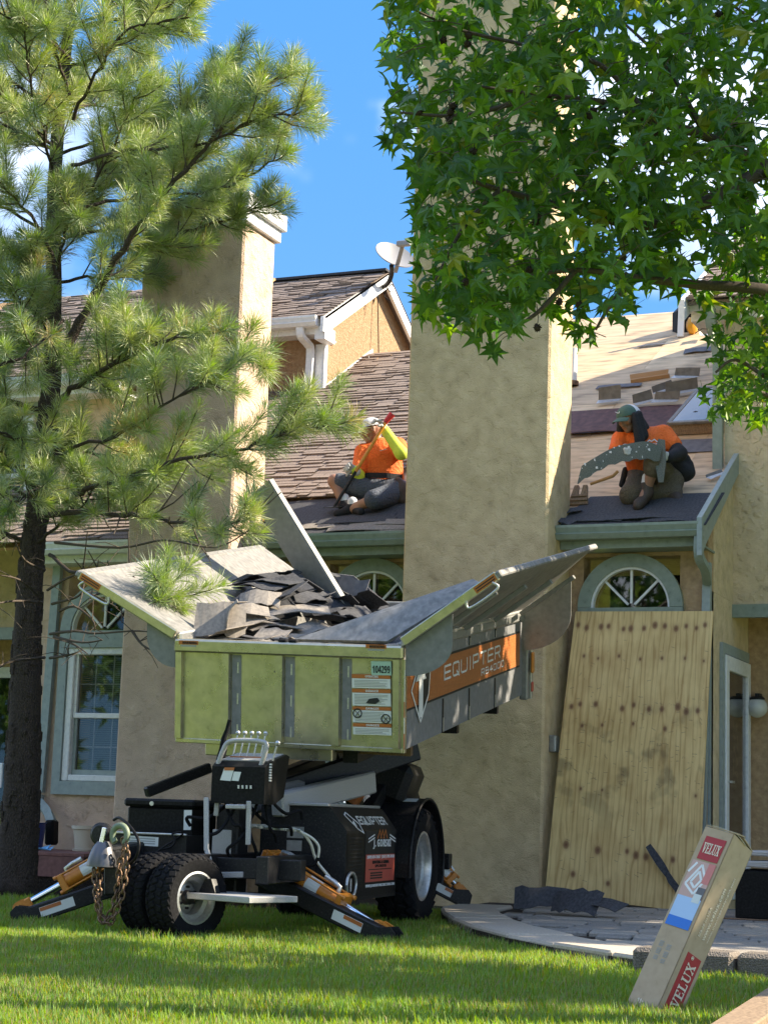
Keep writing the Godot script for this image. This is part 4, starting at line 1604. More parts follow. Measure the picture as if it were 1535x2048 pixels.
func wing(m: Node3D, at: Transform3D, side: float, mt: Material) -> void:
	var x0 := BOX_W if side > 0 else 0.0
	var o := thing_part(m, "wing")
	o.transform = at
	var wx := 0.60 * side if side > 0 else 0.68 * side
	var hy := 0.455 if side > 0 else 0.40
	var l := 3.6
	var hinge := Vector3(x0, 0.025, 0.0)
	var outer := Vector3(x0 + wx, hy, 0.0)
	var s := st()
	var p := [hinge, hinge + Vector3(0, 0, -l), outer + Vector3(0, 0.10, -l + 0.1), outer]
	if side < 0:
		p = [p[3], p[2], p[1], p[0]]
	slab(s, p, 0.018)
	part("wing_sheet", s, mt, o)
	var ax := (outer - hinge).normalized()
	var nr := Vector3(-ax.y, ax.x, 0) * side
	if nr.y < 0:
		nr = -nr
	s = st()
	bar(s, hinge + Vector3(0, 0, 0.01), outer + Vector3(0, 0, 0.01), 0.03, 0.062, 0.006, nr)
	part("front_edge", s, M.trim_sage if false else M.aluminium, o)
	s = st()
	bar(s, outer + Vector3(0, 0, 0.02), outer + Vector3(0, 0.10, -l + 0.1), 0.062, 0.045, 0.008, nr)
	part("outer_edge", s, M.aluminium_dusty, o)
	for k in 4:
		s = st()
		var z := -0.5 - k * (l - 0.8) / 3.0
		bar(s, hinge + ax * 0.04 + Vector3(0, 0, z) - nr * 0.035, outer - ax * 0.17 + Vector3(0, 0, z) - nr * 0.035, 0.05, 0.035, 0.005, nr)
		part("wing_rib", s, M.rail_grey, o)
	s = st()
	bar(s, hinge + Vector3(0.0, -0.01, -0.03), hinge + Vector3(0.0, -0.01, -l), 0.05, 0.05, 0.012)
	part("hinge_tube", s, M.galvanised, o)
	# rounded gussets that hang below the ends
	for z in [-0.02, -l + 0.05]:
		s = st()
		var gw := (0.30 if side > 0 else 0.20) + (0.10 if z < -1.0 else 0.0)
		var poly := [Vector2(0.0, 0.0), Vector2(gw * side, gw * hy / absf(wx) - 0.03)]
		for i in 9:
			var a := lerpf(0.0, 1.5, i / 8.0)
			poly.append(Vector2(side * gw * cos(a), (-0.20 if z > -1.0 else -0.30) * sin(a)))
		poly.append(Vector2(0.0, -0.20))
		prism(s, poly, xf(Vector3(x0 + 0.012 * side, 0.01, z)), -0.012, 0.0)
		part("gusset", s, M.rail_grey if z < -1 else M.panel_grey, o)
	# grab handle and sticker on the front edge
	s = st()
	var hc := hinge.lerp(outer, 0.80) + Vector3(0, 0, 0.03) - nr * 0.02
	tube(s, smooth_path([hc - ax * 0.10, hc - ax * 0.105 - nr * 0.05, hc + ax * 0.105 - nr * 0.05, hc + ax * 0.10], 4), 0.009, 8)
	part("grab_handle", s, M.galvanised, o)
	s = st()
	var e := hinge.lerp(outer, 0.88) + Vector3(0, 0, 0.0265)
	slab(s, [e - ax * 0.08 - nr * 0.022, e + ax * 0.08 - nr * 0.022, e + ax * 0.08 + nr * 0.022, e - ax * 0.08 + nr * 0.022], 0.001)
	part("warning_sticker", s, M.sticker_orange, o)
	s = st()
	e += Vector3(0, 0, 0.001)
	for k in 2:
		var q := e - nr * (0.010 - 0.016 * k)
		slab(s, [q - ax * 0.07 - nr * 0.003, q + ax * 0.07 - nr * 0.003, q + ax * 0.07 + nr * 0.004, q - ax * 0.07 + nr * 0.004], 0.001)
	part("small_print", s, M.ink, o)


func machine_body(m: Node3D) -> void:
	var s := st()
	# chassis
	for x in [0.12, 0.52]:
		s = st()
		span(s, Vector3(x - 0.04, 0.34, -4.1), Vector3(x + 0.04, 0.50, -0.15), 0.006)
		part("chassis_rail", s, M.black_steel, m)
	for z in [-0.4, -1.5, -3.2, -4.05]:
		s = st()
		span(s, Vector3(-0.05, 0.36, z - 0.05), Vector3(0.69, 0.48, z + 0.05), 0.005)
		part("cross_member", s, M.black_steel, m)
	# wheels
	var n := Vector3(cos(deg_to_rad(25.0)), 0, sin(deg_to_rad(25.0)))
	wheel(m, Vector3(0.085, 0.25, -0.08), n, 0.25, 0.20, 0.145, 34, M.galvanised)
	wheel(m, Vector3(0.085, 0.25, -0.08) - n * 0.245, n, 0.25, 0.20, 0.145, 34, M.galvanised)
	wheel(m, Vector3(0.70, 0.412, -2.72), Vector3.RIGHT, 0.412, 0.27, 0.232, 26, M.galvanised)
	wheel(m, Vector3(-0.06, 0.412, -2.72), Vector3.LEFT, 0.412, 0.27, 0.232, 26, M.galvanised)
	s = st()
	bar(s, Vector3(-0.06, 0.41, -2.72), Vector3(0.7, 0.41, -2.72), 0.09, 0.09, 0.01)
	part("axle", s, M.black_steel, m)
	# fender over the right rear wheel
	s = st()
	var c := Vector3(0, 0.412, -2.72)
	for i in 18:
		var a0 := lerpf(-0.28, PI + 0.15, i / 18.0)
		var a1 := lerpf(-0.28, PI + 0.15, (i + 1) / 18.0)
		var p0 := c + Vector3(0, sin(a0), -cos(a0)) * 0.475
		var p1 := c + Vector3(0, sin(a1), -cos(a1)) * 0.475
		var q := [p0 + Vector3(0.42, 0, 0), p1 + Vector3(0.42, 0, 0), p1 + Vector3(0.845, 0, 0), p0 + Vector3(0.845, 0, 0)]
		slab(s, q, 0.008)
	part("fender", s, M.black_steel, m)
	s = st()
	var rimp := []
	for i in 25:
		var a := lerpf(-0.28, PI + 0.15, i / 24.0)
		rimp.append(c + Vector3(0.845, sin(a) * 0.472, -cos(a) * 0.472))
	tube(s, rimp, 0.011, 6)
	part("fender_lip", s, M.black_steel, m)
	sticker(m, "fender_sticker", [Vector3(0.7, 0.8605, -2.543), Vector3(0.8, 0.8605, -2.543), Vector3(0.8, 0.882, -2.611), Vector3(0.7, 0.882, -2.611)], M.sticker_white)
	engine_box(m)
	front_gear(m, n)
	# lifting arms between chassis and box
	s = st()
	bar(s, Vector3(0.30, 0.80, -1.0), Vector3(0.62, 0.98, -2.0), 0.10, 0.15, 0.012)
	bar(s, Vector3(0.074, 0.806, -1.1), Vector3(0.295, 0.938, -1.75), 0.09, 0.145, 0.02)
	part("lift_arm", s, M.worn_lit_plate, m)
	s = st()
	bar(s, Vector3(0.145, 0.886, -1.501), Vector3(0.847, 1.23, -2.299), 0.10, 0.17, 0.01)
	bar(s, Vector3(-0.172, 0.862, -1.6), Vector3(-0.132, 1.136, -3.2), 0.09, 0.12, 0.01)
	part("lift_arm", s, M.black_steel, m)
	s = st()
	bar(s, Vector3(-0.852, 0.86, -1.6), Vector3(-0.551, 1.049, -2), 0.06, 0.07, 0.01)
	part("lift_arm", s, M.black_steel, m)
	s = st()
	bar(s, Vector3(0.1, 0.5, -3.9), Vector3(0.1, 1.35, -2.6), 0.09, 0.12, 0.008)
	bar(s, Vector3(0.55, 0.5, -3.9), Vector3(0.55, 1.4, -2.6), 0.09, 0.12, 0.008)
	bar(s, Vector3(0.1, 0.55, -1.8), Vector3(0.1, 1.6, -3.8), 0.07, 0.1, 0.008)
	bar(s, Vector3(0.55, 0.55, -1.8), Vector3(0.55, 1.6, -3.8), 0.07, 0.1, 0.008)
	part("scissor_frame", s, M.black_steel, m)
	# lift ram behind the engine box
	s = st()
	bar(s, Vector3(0.418, 0.846, -2.2), Vector3(0.514, 0.995, -2.2), 0.11, 0.11, 0.008)
	part("lift_ram", s, M.orange_band, m)
	s = st()
	tube(s, [Vector3(0.514, 0.995, -2.2), Vector3(0.562, 1.076, -2.2)], 0.018, 10)
	part("lift_ram_rod", s, M.chrome, m)
	s = st()
	box(s, xf(Vector3(0.583, 1.086, -2.2), Basis(Vector3.BACK, -0.5)), Vector3(0.06, 0.10, 0.06), 0.01)
	part("lift_ram_end", s, M.rusty, m)
	# fuel can shapes and dark gear in the shade under the box
	s = st()
	box(s, xf(Vector3(0.58, 1.01, -2.7), Basis(Vector3.BACK, -0.35)), Vector3(0.34, 0.30, 0.4), 0.05)
	part("hydraulic_tank", s, M.black_steel, m)
	# outriggers
	outrigger(m, Vector3(0.339, 0.457, -0.85), Vector3(1.148, 0.075, -0.627), Vector3(0.278, 0.364, -0.8), Vector3(1.203, 0.03, -0.543), 0.062, 0.62)
	outrigger(m, Vector3(-0.659, 0.519, -0.95), Vector3(-1.331, 0.1, -0.783), Vector3(-0.59, 0.316, -1), Vector3(-1.26, 0.04, -0.653), 0.055, 0.60)
	outrigger(m, Vector3(0.539, 0.446, -4), Vector3(0.766, 0.187, -4.15), Vector3(0.381, 0.324, -4), Vector3(0.771, 0.126, -4.15), 0.05, 0.6)
	# hoses to the right outrigger
	s = st()
	tube(s, smooth_path([Vector3(0.236, 0.667, -0.7), Vector3(0.365, 0.663, -0.75), Vector3(0.511, 0.652, -0.8), Vector3(0.579, 0.578, -0.85), Vector3(0.606, 0.472, -0.9), Vector3(0.678, 0.383, -0.92), Vector3(0.719, 0.342, -0.93)], 6), 0.0095, 7)
	tube(s, smooth_path([Vector3(0.228, 0.673, -0.72), Vector3(0.403, 0.667, -0.78), Vector3(0.555, 0.629, -0.82), Vector3(0.632, 0.565, -0.85), Vector3(0.631, 0.489, -0.86)], 6), 0.0085, 7)
	part("hose", s, M.hose_clear, m)
	s = st()
	tube(s, smooth_path([Vector3(0.631, 0.489, -0.86), Vector3(0.598, 0.442, -0.86), Vector3(0.519, 0.448, -0.85), Vector3(0.438, 0.503, -0.841)], 6), 0.011, 7)
	part("hose", s, M.rubber, m)
	s = st()
	for i in 26:
		var t := i / 25.0
		var p: Vector3 = Vector3(0.236, 0.667, -0.7).lerp(Vector3(0.521, 0.65, -0.8), t)
		box(s, xf(p, Basis(Vector3(0.2, 1, 0.3).normalized(), i * 1.1)), Vector3(0.016, 0.022, 0.016), 0.003)
	stuff(part("hose_wrap", s, M.galvanised, m))


func engine_box(m: Node3D) -> void:
	var e := thing_part(m, "engine_cover")
	var x1 := 0.75
	var z0 := -1.05
	var z1 := -2.24
	var s := st()
	# section in x-y, along z: tall side, chamfered shoulder
	prism(s, [Vector2(0.18, 0.22), Vector2(x1, 0.22), Vector2(x1, 0.655), Vector2(0.64, 0.80), Vector2(0.18, 0.80)], xf(), z1, z0)
	part("cover", s, M.black_speckled, e)
	s = st()
	span(s, Vector3(0.16, 0.802, z1 + 0.02), Vector3(0.63, 0.822, z0 + 0.015), 0.004)
	part("lid", s, M.worn_lit_plate, e)
	s = st()
	slab(s, [Vector3(x1 + 0.0025, 0.24, z0 - 0.02), Vector3(x1 + 0.0025, 0.24, z1 + 0.02), Vector3(x1 + 0.0025, 0.64, z1 + 0.02), Vector3(x1 + 0.0025, 0.64, z0 - 0.02)], 0.002)
	part("side_door", s, M.black_plastic, e)
	s = st()
	for r in 15:
		for k in 12:
			var y := 0.27 + r * 0.024
			var z := z0 - 0.06 - k * 0.026
			span(s, Vector3(x1 + 0.0026, y, z - 0.017), Vector3(x1 + 0.005, y + 0.008, z))
	stuff(part("louvre_slots", s, M.ink, e))
	# name on the shoulder
	var u := Vector3(0, 0, -1)
	var v := Vector3(0.64 - x1, 0.145, 0).normalized()
	var nn := Vector3(0.145, 0.11, 0).normalized()
	s = st()
	stroke_word("EQUIPTER", Vector3(x1, 0.655, 0) + v * 0.055 + u * 1.46 + nn * 0.003, u, v, nn, 0.066, 0.022, 0.055, 0.012, s)
	part("lettering", s, M.paint_white, e)
	s = st()
	var eb := Transform3D(Basis(u, v, nn), Vector3(x1, 0.655, 0) + u * 1.22 + nn * 0.003 + v * 0.01)
	var dm := [Vector2(0.0, 0.11), Vector2(0.06, 0.13), Vector2(0.20, 0.04), Vector2(0.17, -0.03), Vector2(0.10, 0.0)]
	for i in dm.size():
		var a: Vector2 = dm[i]
		var b: Vector2 = dm[(i + 1) % dm.size()]
		var q := (b - a).normalized().orthogonal() * 0.005
		prism(s, [a + q, b + q, b - q, a - q], eb, 0.0, 0.002)
	prism(s, [Vector2(0.07, 0.05), Vector2(0.11, 0.02), Vector2(0.12, 0.07)], eb, 0, 0.002)
	part("emblem", s, M.paint_white, e)
	# company sticker on the side
	var o := Vector3(0.755, 0.327, -1.464)
	var su := Vector3(0, 0.026, -0.708)
	su.y = 0
	su.x = 0
	var sv := Vector3(0, 0.191, 0)
	var ob := Basis(su.normalized(), Vector3.UP, Vector3.RIGHT)
	sticker(e, "company_sticker", rect(o + Vector3(0.001, 0, 0), su, sv, 0.03, 0, 1, 0.92), M.sticker_red)
	sticker(e, "company_sticker", rect(o, su, sv, 0.0, 0.93, 1.0, 1.72), M.ink)
	letters(e, "J. GORSKI", Transform3D(ob, o + su * 0.55 + sv * 1.27 + Vector3(0.002, 0, 0)), 0.062, su.length() * 0.60, M.paint_white, "Droid Sans", 700)
	letters(e, "(609) 654 3667  (267) 795 8369", Transform3D(ob, o + su * 0.52 + sv * 0.83 + Vector3(0.003, 0, 0)), 0.024, su.length() * 0.92, M.paint_white)
	letters(e, "ROOFING & SIDING", Transform3D(ob, o + su * 0.52 + sv * 0.66 + Vector3(0.003, 0, 0)), 0.020, su.length() * 0.55, M.ink)
	letters(e, "SPECIALISTS", Transform3D(ob, o + su * 0.52 + sv * 0.53 + Vector3(0.003, 0, 0)), 0.018, su.length() * 0.38, M.ink)
	letters(e, "WWW.JGORSKICONSTRUCTION.COM", Transform3D(ob, o + su * 0.52 + sv * -0.14 + Vector3(0.003, 0, 0)), 0.022, su.length() * 0.98, M.paint_white)
	s = st()
	for k in 3:
		slab(s, rect(o + Vector3(0.0028, 0, 0), su, sv, 0.18, 0.10 + k * 0.085, 0.58, 0.15 + k * 0.085), 0.0006)
	slab(s, rect(o + Vector3(0.0028, 0, 0), su, sv, 0.12, 0.40, 0.9, 0.43), 0.0006)
	part("small_print", s, M.ink, e)
	s = st()
	var lo := Transform3D(ob, o + su * 0.55 + sv * 1.46 + Vector3(0.002, 0, 0))
	for k in 3:
		var x := (k - 1) * 0.07
		prism(s, [Vector2(x - 0.055, 0), Vector2(x, 0.062), Vector2(x + 0.055, 0), Vector2(x + 0.04, 0), Vector2(x, 0.045), Vector2(x - 0.04, 0)], lo, 0, 0.002)
	part("roof_logo", s, M.sticker_orange, e)
	s = st()
	for k in [-1.0, 1.0]:
		var p: Vector3 = o + su * (0.55 + 0.36 * k) + sv * 1.52 + Vector3(0.002, 0, 0)
		for j in 2:
			bar(s, p - Vector3(0, -0.014 * k + 0.020 * j, 0) - su * 0.10, p + Vector3(0, -0.014 * k - 0.020 * j, 0) + su * 0.10, 0.008, 0.002, 0.0, Vector3.RIGHT)
	part("banner_print", s, M.paint_white, e)
	# oval handle and front sticker
	s = st()
	var hc := Vector3(0.76, 0.32, -1.127)
	var ring := []
	for i in 19:
		var a := TAU * i / 18.0
		ring.append(hc + Vector3(0.01, sin(a) * 0.075, cos(a) * 0.10))
	tube(s, ring, 0.011, 6)
	bar(s, hc + Vector3(0.006, 0.04, 0), hc + Vector3(0.006, -0.04, 0), 0.02, 0.01, 0.002)
	part("latch_ring", s, M.galvanised, e)
	s = st()
	span(s, Vector3(0.36, 0.60, z0), Vector3(0.47, 0.67, z0 + 0.004))
	span(s, Vector3(0.36, 0.52, z0), Vector3(0.46, 0.585, z0 + 0.004))
	part("gauge_plate", s, M.rail_grey, e)


func front_gear(m: Node3D, n: Vector3) -> void:
	var s := st()
	var tb := Basis(n, Vector3.UP, n.cross(Vector3.UP))
	# tool box with lid
	var bx := thing_part(m, "tool_box")
	s = st()
	span(s, Vector3(-0.50, 0.53, -0.92), Vector3(-0.07, 0.765, -0.50), 0.012)
	part("case", s, M.black_plastic, bx)
	s = st()
	span(s, Vector3(-0.52, 0.765, -0.94), Vector3(-0.05, 0.815, -0.48), 0.014)
	part("lid", s, M.black_plastic, bx)
	s = st()
	tube(s, [Vector3(-0.33, 0.785, -0.48), Vector3(-0.33, 0.785, -0.472)], 0.014, 10)
	part("lock", s, M.galvanised, bx)
	s = st()
	slab(s, [Vector3(-0.12, 0.631, -0.494), Vector3(-0.072, 0.633, -0.495), Vector3(-0.071, 0.753, -0.495), Vector3(-0.123, 0.752, -0.495)], 0.001)
	part("sticker", s, M.sticker_white, bx)
	# front beam with plate label
	s = st()
	prism(s, [Vector2(-0.50, 0.46), Vector2(-0.02, 0.44), Vector2(-0.02, 0.60), Vector2(-0.50, 0.60)], xf(), -0.75, -0.30)
	part("front_beam", s, M.black_steel, m)
	s = st()
	bar(s, Vector3(-0.50, 0.605, -0.30), Vector3(-0.02, 0.605, -0.30), 0.03, 0.012, 0.003)
	part("beam_lit_edge", s, M.galvanised, m)  # bright strip painted for the lit edge of the black beam
	sticker(m, "beam_sticker", [Vector3(-0.42, 0.535, -0.298), Vector3(-0.20, 0.53, -0.298), Vector3(-0.20, 0.585, -0.298), Vector3(-0.42, 0.59, -0.298)], M.sticker_white)
	s = st()
	for k in 3:
		slab(s, [Vector3(-0.41, 0.545 + k * 0.014, -0.2968), Vector3(-0.22, 0.542 + k * 0.014, -0.2968), Vector3(-0.22, 0.548 + k * 0.014, -0.2968), Vector3(-0.41, 0.551 + k * 0.014, -0.2968)], 0.0005)
	part("small_print", s, M.ink_grey, m)
	# console
	var c := thing_part(m, "control_console")
	s = st()
	prism(s, [Vector2(-0.55, 0.80), Vector2(-0.36, 0.80), Vector2(-0.36, 1.02), Vector2(-0.42, 1.05), Vector2(-0.74, 1.11), Vector2(-0.80, 1.10), Vector2(-0.72, 0.85)], Transform3D(Basis(Vector3.BACK, Vector3.UP, Vector3.LEFT), Vector3.ZERO), -0.44, -0.10)
	part("housing", s, M.black_plastic, c)
	s = st()
	slab(s, [Vector3(0.12, 1.062, -0.44), Vector3(0.42, 1.062, -0.44), Vector3(0.42, 1.115, -0.74), Vector3(0.12, 1.115, -0.74)], 0.006)
	part("lever_plate", s, M.worn_lit_plate, c)
	s = st()
	bar(s, Vector3(0.14, 1.082, -0.56), Vector3(0.37, 1.082, -0.56), 0.03, 0.012)
	part("lever_boot", s, M.sticker_orange, c)
	for i in 5:
		s = st()
		var b := Vector3(0.15 + i * 0.045, 1.08, -0.57)
		var t := b + Vector3(0.02, 0.15, -0.02)
		tube(s, [b, t], 0.0055, 6)
		lathe(s, [Vector2(0, -0.016), Vector2(0.013, -0.008), Vector2(0.016, 0.003), Vector2(0.010, 0.013), Vector2(0, 0.016)], xf(t), 10)
		part("lever", s, M.galvanised, c)
	s = st()
	tube(s, [Vector3(0.095, 1.055, -0.5), Vector3(0.111, 1.122, -0.5), Vector3(0.114, 1.189, -0.5), Vector3(0.131, 1.244, -0.5), Vector3(0.147, 1.306, -0.5)], [0.028, 0.026, 0.018, 0.013, 0.014], 10)
	part("joystick", s, M.rubber, c)
	s = st()
	tube(s, smooth_path([Vector3(0.121, 1.034, -0.4), Vector3(0.149, 1.113, -0.4), Vector3(0.186, 1.168, -0.4), Vector3(0.288, 1.179, -0.4), Vector3(0.398, 1.172, -0.4), Vector3(0.427, 1.142, -0.4), Vector3(0.397, 1.031, -0.4)], 5), 0.0155, 10)
	part("hand_rail", s, M.worn_lit_plate, c)
	s = st()
	tube(s, [Vector3(0.43, 1.038, -0.5), Vector3(0.456, 1.153, -0.5)], 0.006, 6)
	lathe(s, [Vector2(0, -0.018), Vector2(0.015, -0.008), Vector2(0.018, 0.003), Vector2(0.010, 0.015), Vector2(0, 0.018)], xf(Vector3(0.462, 1.169, -0.5)), 10)
	part("lever", s, M.galvanised, c)
	s = st()
	for i in 7:
		lathe(s, [Vector2(0, -0.006), Vector2(0.022, -0.005), Vector2(0.022, 0.005), Vector2(0, 0.006)], xf(Vector3(0.43, 1.04, -0.45)+ Vector3(0.0, -0.016 * i, 0)), 10)
	part("valve_stack", s, M.galvanised, c)
	s = st()
	slab(s, [Vector3(0.157, 0.937, -0.353), Vector3(0.224, 0.933, -0.354), Vector3(0.243, 1.005, -0.354), Vector3(0.179, 1.007, -0.354)], 0.001)
	slab(s, [Vector3(0.23, 0.936, -0.354), Vector3(0.275, 0.934, -0.354), Vector3(0.289, 0.988, -0.354), Vector3(0.243, 0.99, -0.354)], 0.001)
	part("sticker", s, M.sticker_white, c)
	s = st()
	slab(s, [Vector3(0.18, 0.995, -0.352), Vector3(0.241, 0.996, -0.352), Vector3(0.246, 1.014, -0.352), Vector3(0.183, 1.013, -0.352)], 0.001)
	part("sticker", s, M.sticker_orange, c)
	s = st()
	for i in 4:
		lathe(s, [Vector2(0.008, 0), Vector2(0.008, 0.02), Vector2(0, 0.02)], xf(Vector3(0.278, 0.89, -0.351) + Vector3(0.026 * i, 0, 0)), 6)
	part("bolts", s, M.galvanised, c)
	# hoses that hang between the console and the valves
	for q in [[0.14, 0.86, -0.52, 0.30, 0.62, -0.40], [0.20, 0.84, -0.50, 0.10, 0.55, -0.34], [0.27, 0.84, -0.54, 0.36, 0.50, -0.50], [0.33, 0.85, -0.52, 0.22, 0.48, -0.42], [0.38, 0.86, -0.56, 0.44, 0.58, -0.62], [0.12, 0.88, -0.62, -0.04, 0.66, -0.40], [0.40, 0.90, -0.60, 0.52, 0.72, -0.85], [0.24, 0.86, -0.66, 0.50, 0.62, -0.72]]:
		s = st()
		var a := Vector3(q[0], q[1], q[2])
		var b := Vector3(q[3], q[4], q[5])
		tube(s, smooth_path([a, a + Vector3(0.02, -0.07, 0.05), (a + b) * 0.5 + Vector3(0.03, -0.06, 0.10), b + Vector3(0, 0.05, 0.05), b], 5), 0.011, 6)
		part("hose", s, M.rubber, m)
	# posts, pedals and steps
	for q in [[Vector3(0.095, 0.83, -0.3), Vector3(0.127, 0.516, -0.26), 0.03], [Vector3(0.13, 0.522, -0.26), Vector3(0.221, 0.3, -0.2), 0.03], [Vector3(0.345, 0.818, -0.36), Vector3(0.351, 0.558, -0.36), 0.03], [Vector3(0.13, 0.842, -0.4), Vector3(0.123, 0.722, -0.4), 0.028]]:
		s = st()
		bar(s, q[0], q[1], q[2], 0.02, 0.004, Vector3.BACK)
		part("post", s, M.worn_lit_plate, m)
	s = st()
	bar(s, Vector3(0.207, 0.781, -0.36), Vector3(0.331, 0.782, -0.36), 0.07, 0.028, 0.006)
	part("pedal", s, M.worn_lit_plate, m)
	s = st()
	span(s, Vector3(0.09, 0.495, -0.45), Vector3(0.212, 0.642, -0.438), 0.004)
	part("guard_plate", s, M.worn_lit_plate, m)
	for q in [[415, 1722], [418, 1749]]:
		pass
	s = st()
	bar(s, Vector3(0.065, 0.45, -0.42), Vector3(0.283, 0.461, -0.42), 0.10, 0.03, 0.004)
	part("step", s, M.worn_lit_plate, m)
	s = st()
	bar(s, Vector3(0.103, 0.372, -0.4), Vector3(0.335, 0.384, -0.4), 0.12, 0.035, 0.004)
	part("step", s, M.worn_lit_plate, m)
	s = st()
	span(s, Vector3(0.011, 0.21, -0.7), Vector3(0.157, 0.793, -0.9), 0.01)
	part("valve_block", s, M.black_steel, m)
	s = st()
	box(s, Transform3D(tb, Vector3(0.36, 0.262, -0.14)), Vector3(0.64, 0.036, 0.40), 0.004)
	part("foot_plate", s, M.worn_lit_plate, m)
	s = st()
	prism(s, [Vector2(-0.07, 0), Vector2(0.07, 0), Vector2(0.03, 0.08), Vector2(-0.02, 0.08)], Transform3D(tb, Vector3(0.22, 0.281, -0.10)), -0.02, 0.02)
	part("post_foot", s, M.black_steel, m)
	# coupler and shackle with hanging chain
	var h := thing_part(m, "coupler")
	s = st()
	lathe(s, [Vector2(0.0, 0.10), Vector2(0.035, 0.095), Vector2(0.06, 0.06), Vector2(0.075, 0.02), Vector2(0.09, -0.03), Vector2(0.09, -0.05), Vector2(0.0, -0.05)], xf(Vector3(-0.401, 0.46, 0.05)), 16)
	part("coupler_dome", s, mat("dull_steel", lin(0.13, 0.125, 0.13), 0.35, 0.7), h)
	s = st()
	bar(s, Vector3(-0.379, 0.46, 0.05), Vector3(-0.327, 0.504, -0.4), 0.10, 0.12, 0.012)
	bar(s, Vector3(-0.362, 0.506, -0.02), Vector3(-0.346, 0.247, -0.02), 0.10, 0.09, 0.01)
	part("draw_bar", s, M.black_steel, h)
	s = st()
	lathe(s, [Vector2(0.05, -0.03), Vector2(0.068, -0.015), Vector2(0.068, 0.015), Vector2(0.05, 0.03), Vector2(0.0, 0.03)], Transform3D(Basis(Vector3.RIGHT, PI / 2), Vector3(-0.427, 0.597, 0.02)), 18)
	part("winch_drum", s, M.black_steel, h)
	s = st()
	bar(s, Vector3(-0.383, 0.636, 0.08), Vector3(-0.402, 0.529, 0.08), 0.028, 0.012, 0.003, Vector3.BACK)
	part("latch", s, M.chrome, h)
	s = st()
	var ring := []
	for i in 22:
		var a := lerpf(-0.9, PI + 0.9, i / 21.0)
		ring.append(Vector3(-0.285, 0.596, 0.08) + Vector3(cos(a) * 0.05, sin(a) * 0.055 - 0.0, 0.01 * cos(a)))
	tube(s, ring, 0.019, 9)
	part("shackle", s, mat("shackle_paint", lin(0.16, 0.20, 0.13), 0.5), h)
	s = st()
	var path := smooth_path([Vector3(-0.256, 0.574, 0.1), Vector3(-0.226, 0.498, 0.1), Vector3(-0.226, 0.384, 0.1), Vector3(-0.245, 0.241, 0.1), Vector3(-0.291, 0.117, 0.1), Vector3(-0.328, 0.087, 0.1), Vector3(-0.374, 0.122, 0.1), Vector3(-0.406, 0.248, 0.1), Vector3(-0.438, 0.404, 0.08)], 14)
	chain(s, path, 0.047)
	path = smooth_path([Vector3(-0.252, 0.534, 0.059), Vector3(-0.284, 0.438, 0.06), Vector3(-0.29, 0.309, 0.06), Vector3(-0.32, 0.151, 0.07), Vector3(-0.367, 0.101, 0.07), Vector3(-0.397, 0.219, 0.07), Vector3(-0.413, 0.39, 0.05)], 14)
	chain(s, path, 0.047)
	stuff(part("chain_links", s, M.rusty, h))
	s = st()
	tube(s, smooth_path([Vector3(-0.409, 0.68, -0.1), Vector3(-0.348, 0.693, -0.05), Vector3(-0.231, 0.641, 0.05), Vector3(-0.154, 0.558, 0.1), Vector3(-0.168, 0.472, 0.1), Vector3(-0.232, 0.431, 0.05)], 6), 0.009, 7)
	tube(s, smooth_path([Vector3(-0.253, 0.43, -0), Vector3(-0.208, 0.475, -0.2), Vector3(-0.135, 0.536, -0.25), Vector3(-0.085, 0.573, -0.28), Vector3(-0.036, 0.61, -0.28)], 6), 0.006, 6)
	tube(s, smooth_path([Vector3(-0.169, 0.511, -0.24), Vector3(-0.097, 0.532, -0.25), Vector3(-0.078, 0.573, -0.26), Vector3(-0.1, 0.608, -0.27), Vector3(-0.049, 0.621, -0.28)], 6), 0.006, 6)
	part("cable", s, M.black_plastic, h)


func chain(s: SurfaceTool, path: Array, pitch: float) -> void:
	var i := 0
	var at: Vector3 = path[0]
	var k := 0
	while i < path.size() - 1:
		var nx := at
		while i < path.size() - 1 and nx.distance_to(at) < pitch * 0.72:
			i += 1
			nx = path[i]
		if nx.distance_to(at) < 0.01:
			break
		var d := (nx - at).normalized()
		var b := aim(d, Vector3(0.3, 0.1, 1)).rotated(d, (PI / 2 if k % 2 else 0.0) + rng.randf_range(-0.5, 0.5))
		var ring := []
		for j in 11:
			var a := TAU * j / 10.0
			ring.append((at + nx) * 0.5 + b * Vector3(cos(a) * pitch * 0.34, 0, sin(a) * pitch * 0.60))
		tube(s, ring, 0.0062, 5, false)
		at = nx
		k += 1


const RB := Basis(Vector3(1, 0, 0), Vector3(0, 0.866025, 0.5), Vector3(0, -0.5, 0.866025))


func on_roof(x: float, z: float, off := 0.0) -> Vector3:
	return Vector3(x, roof_y(z), z) + RB.y * off


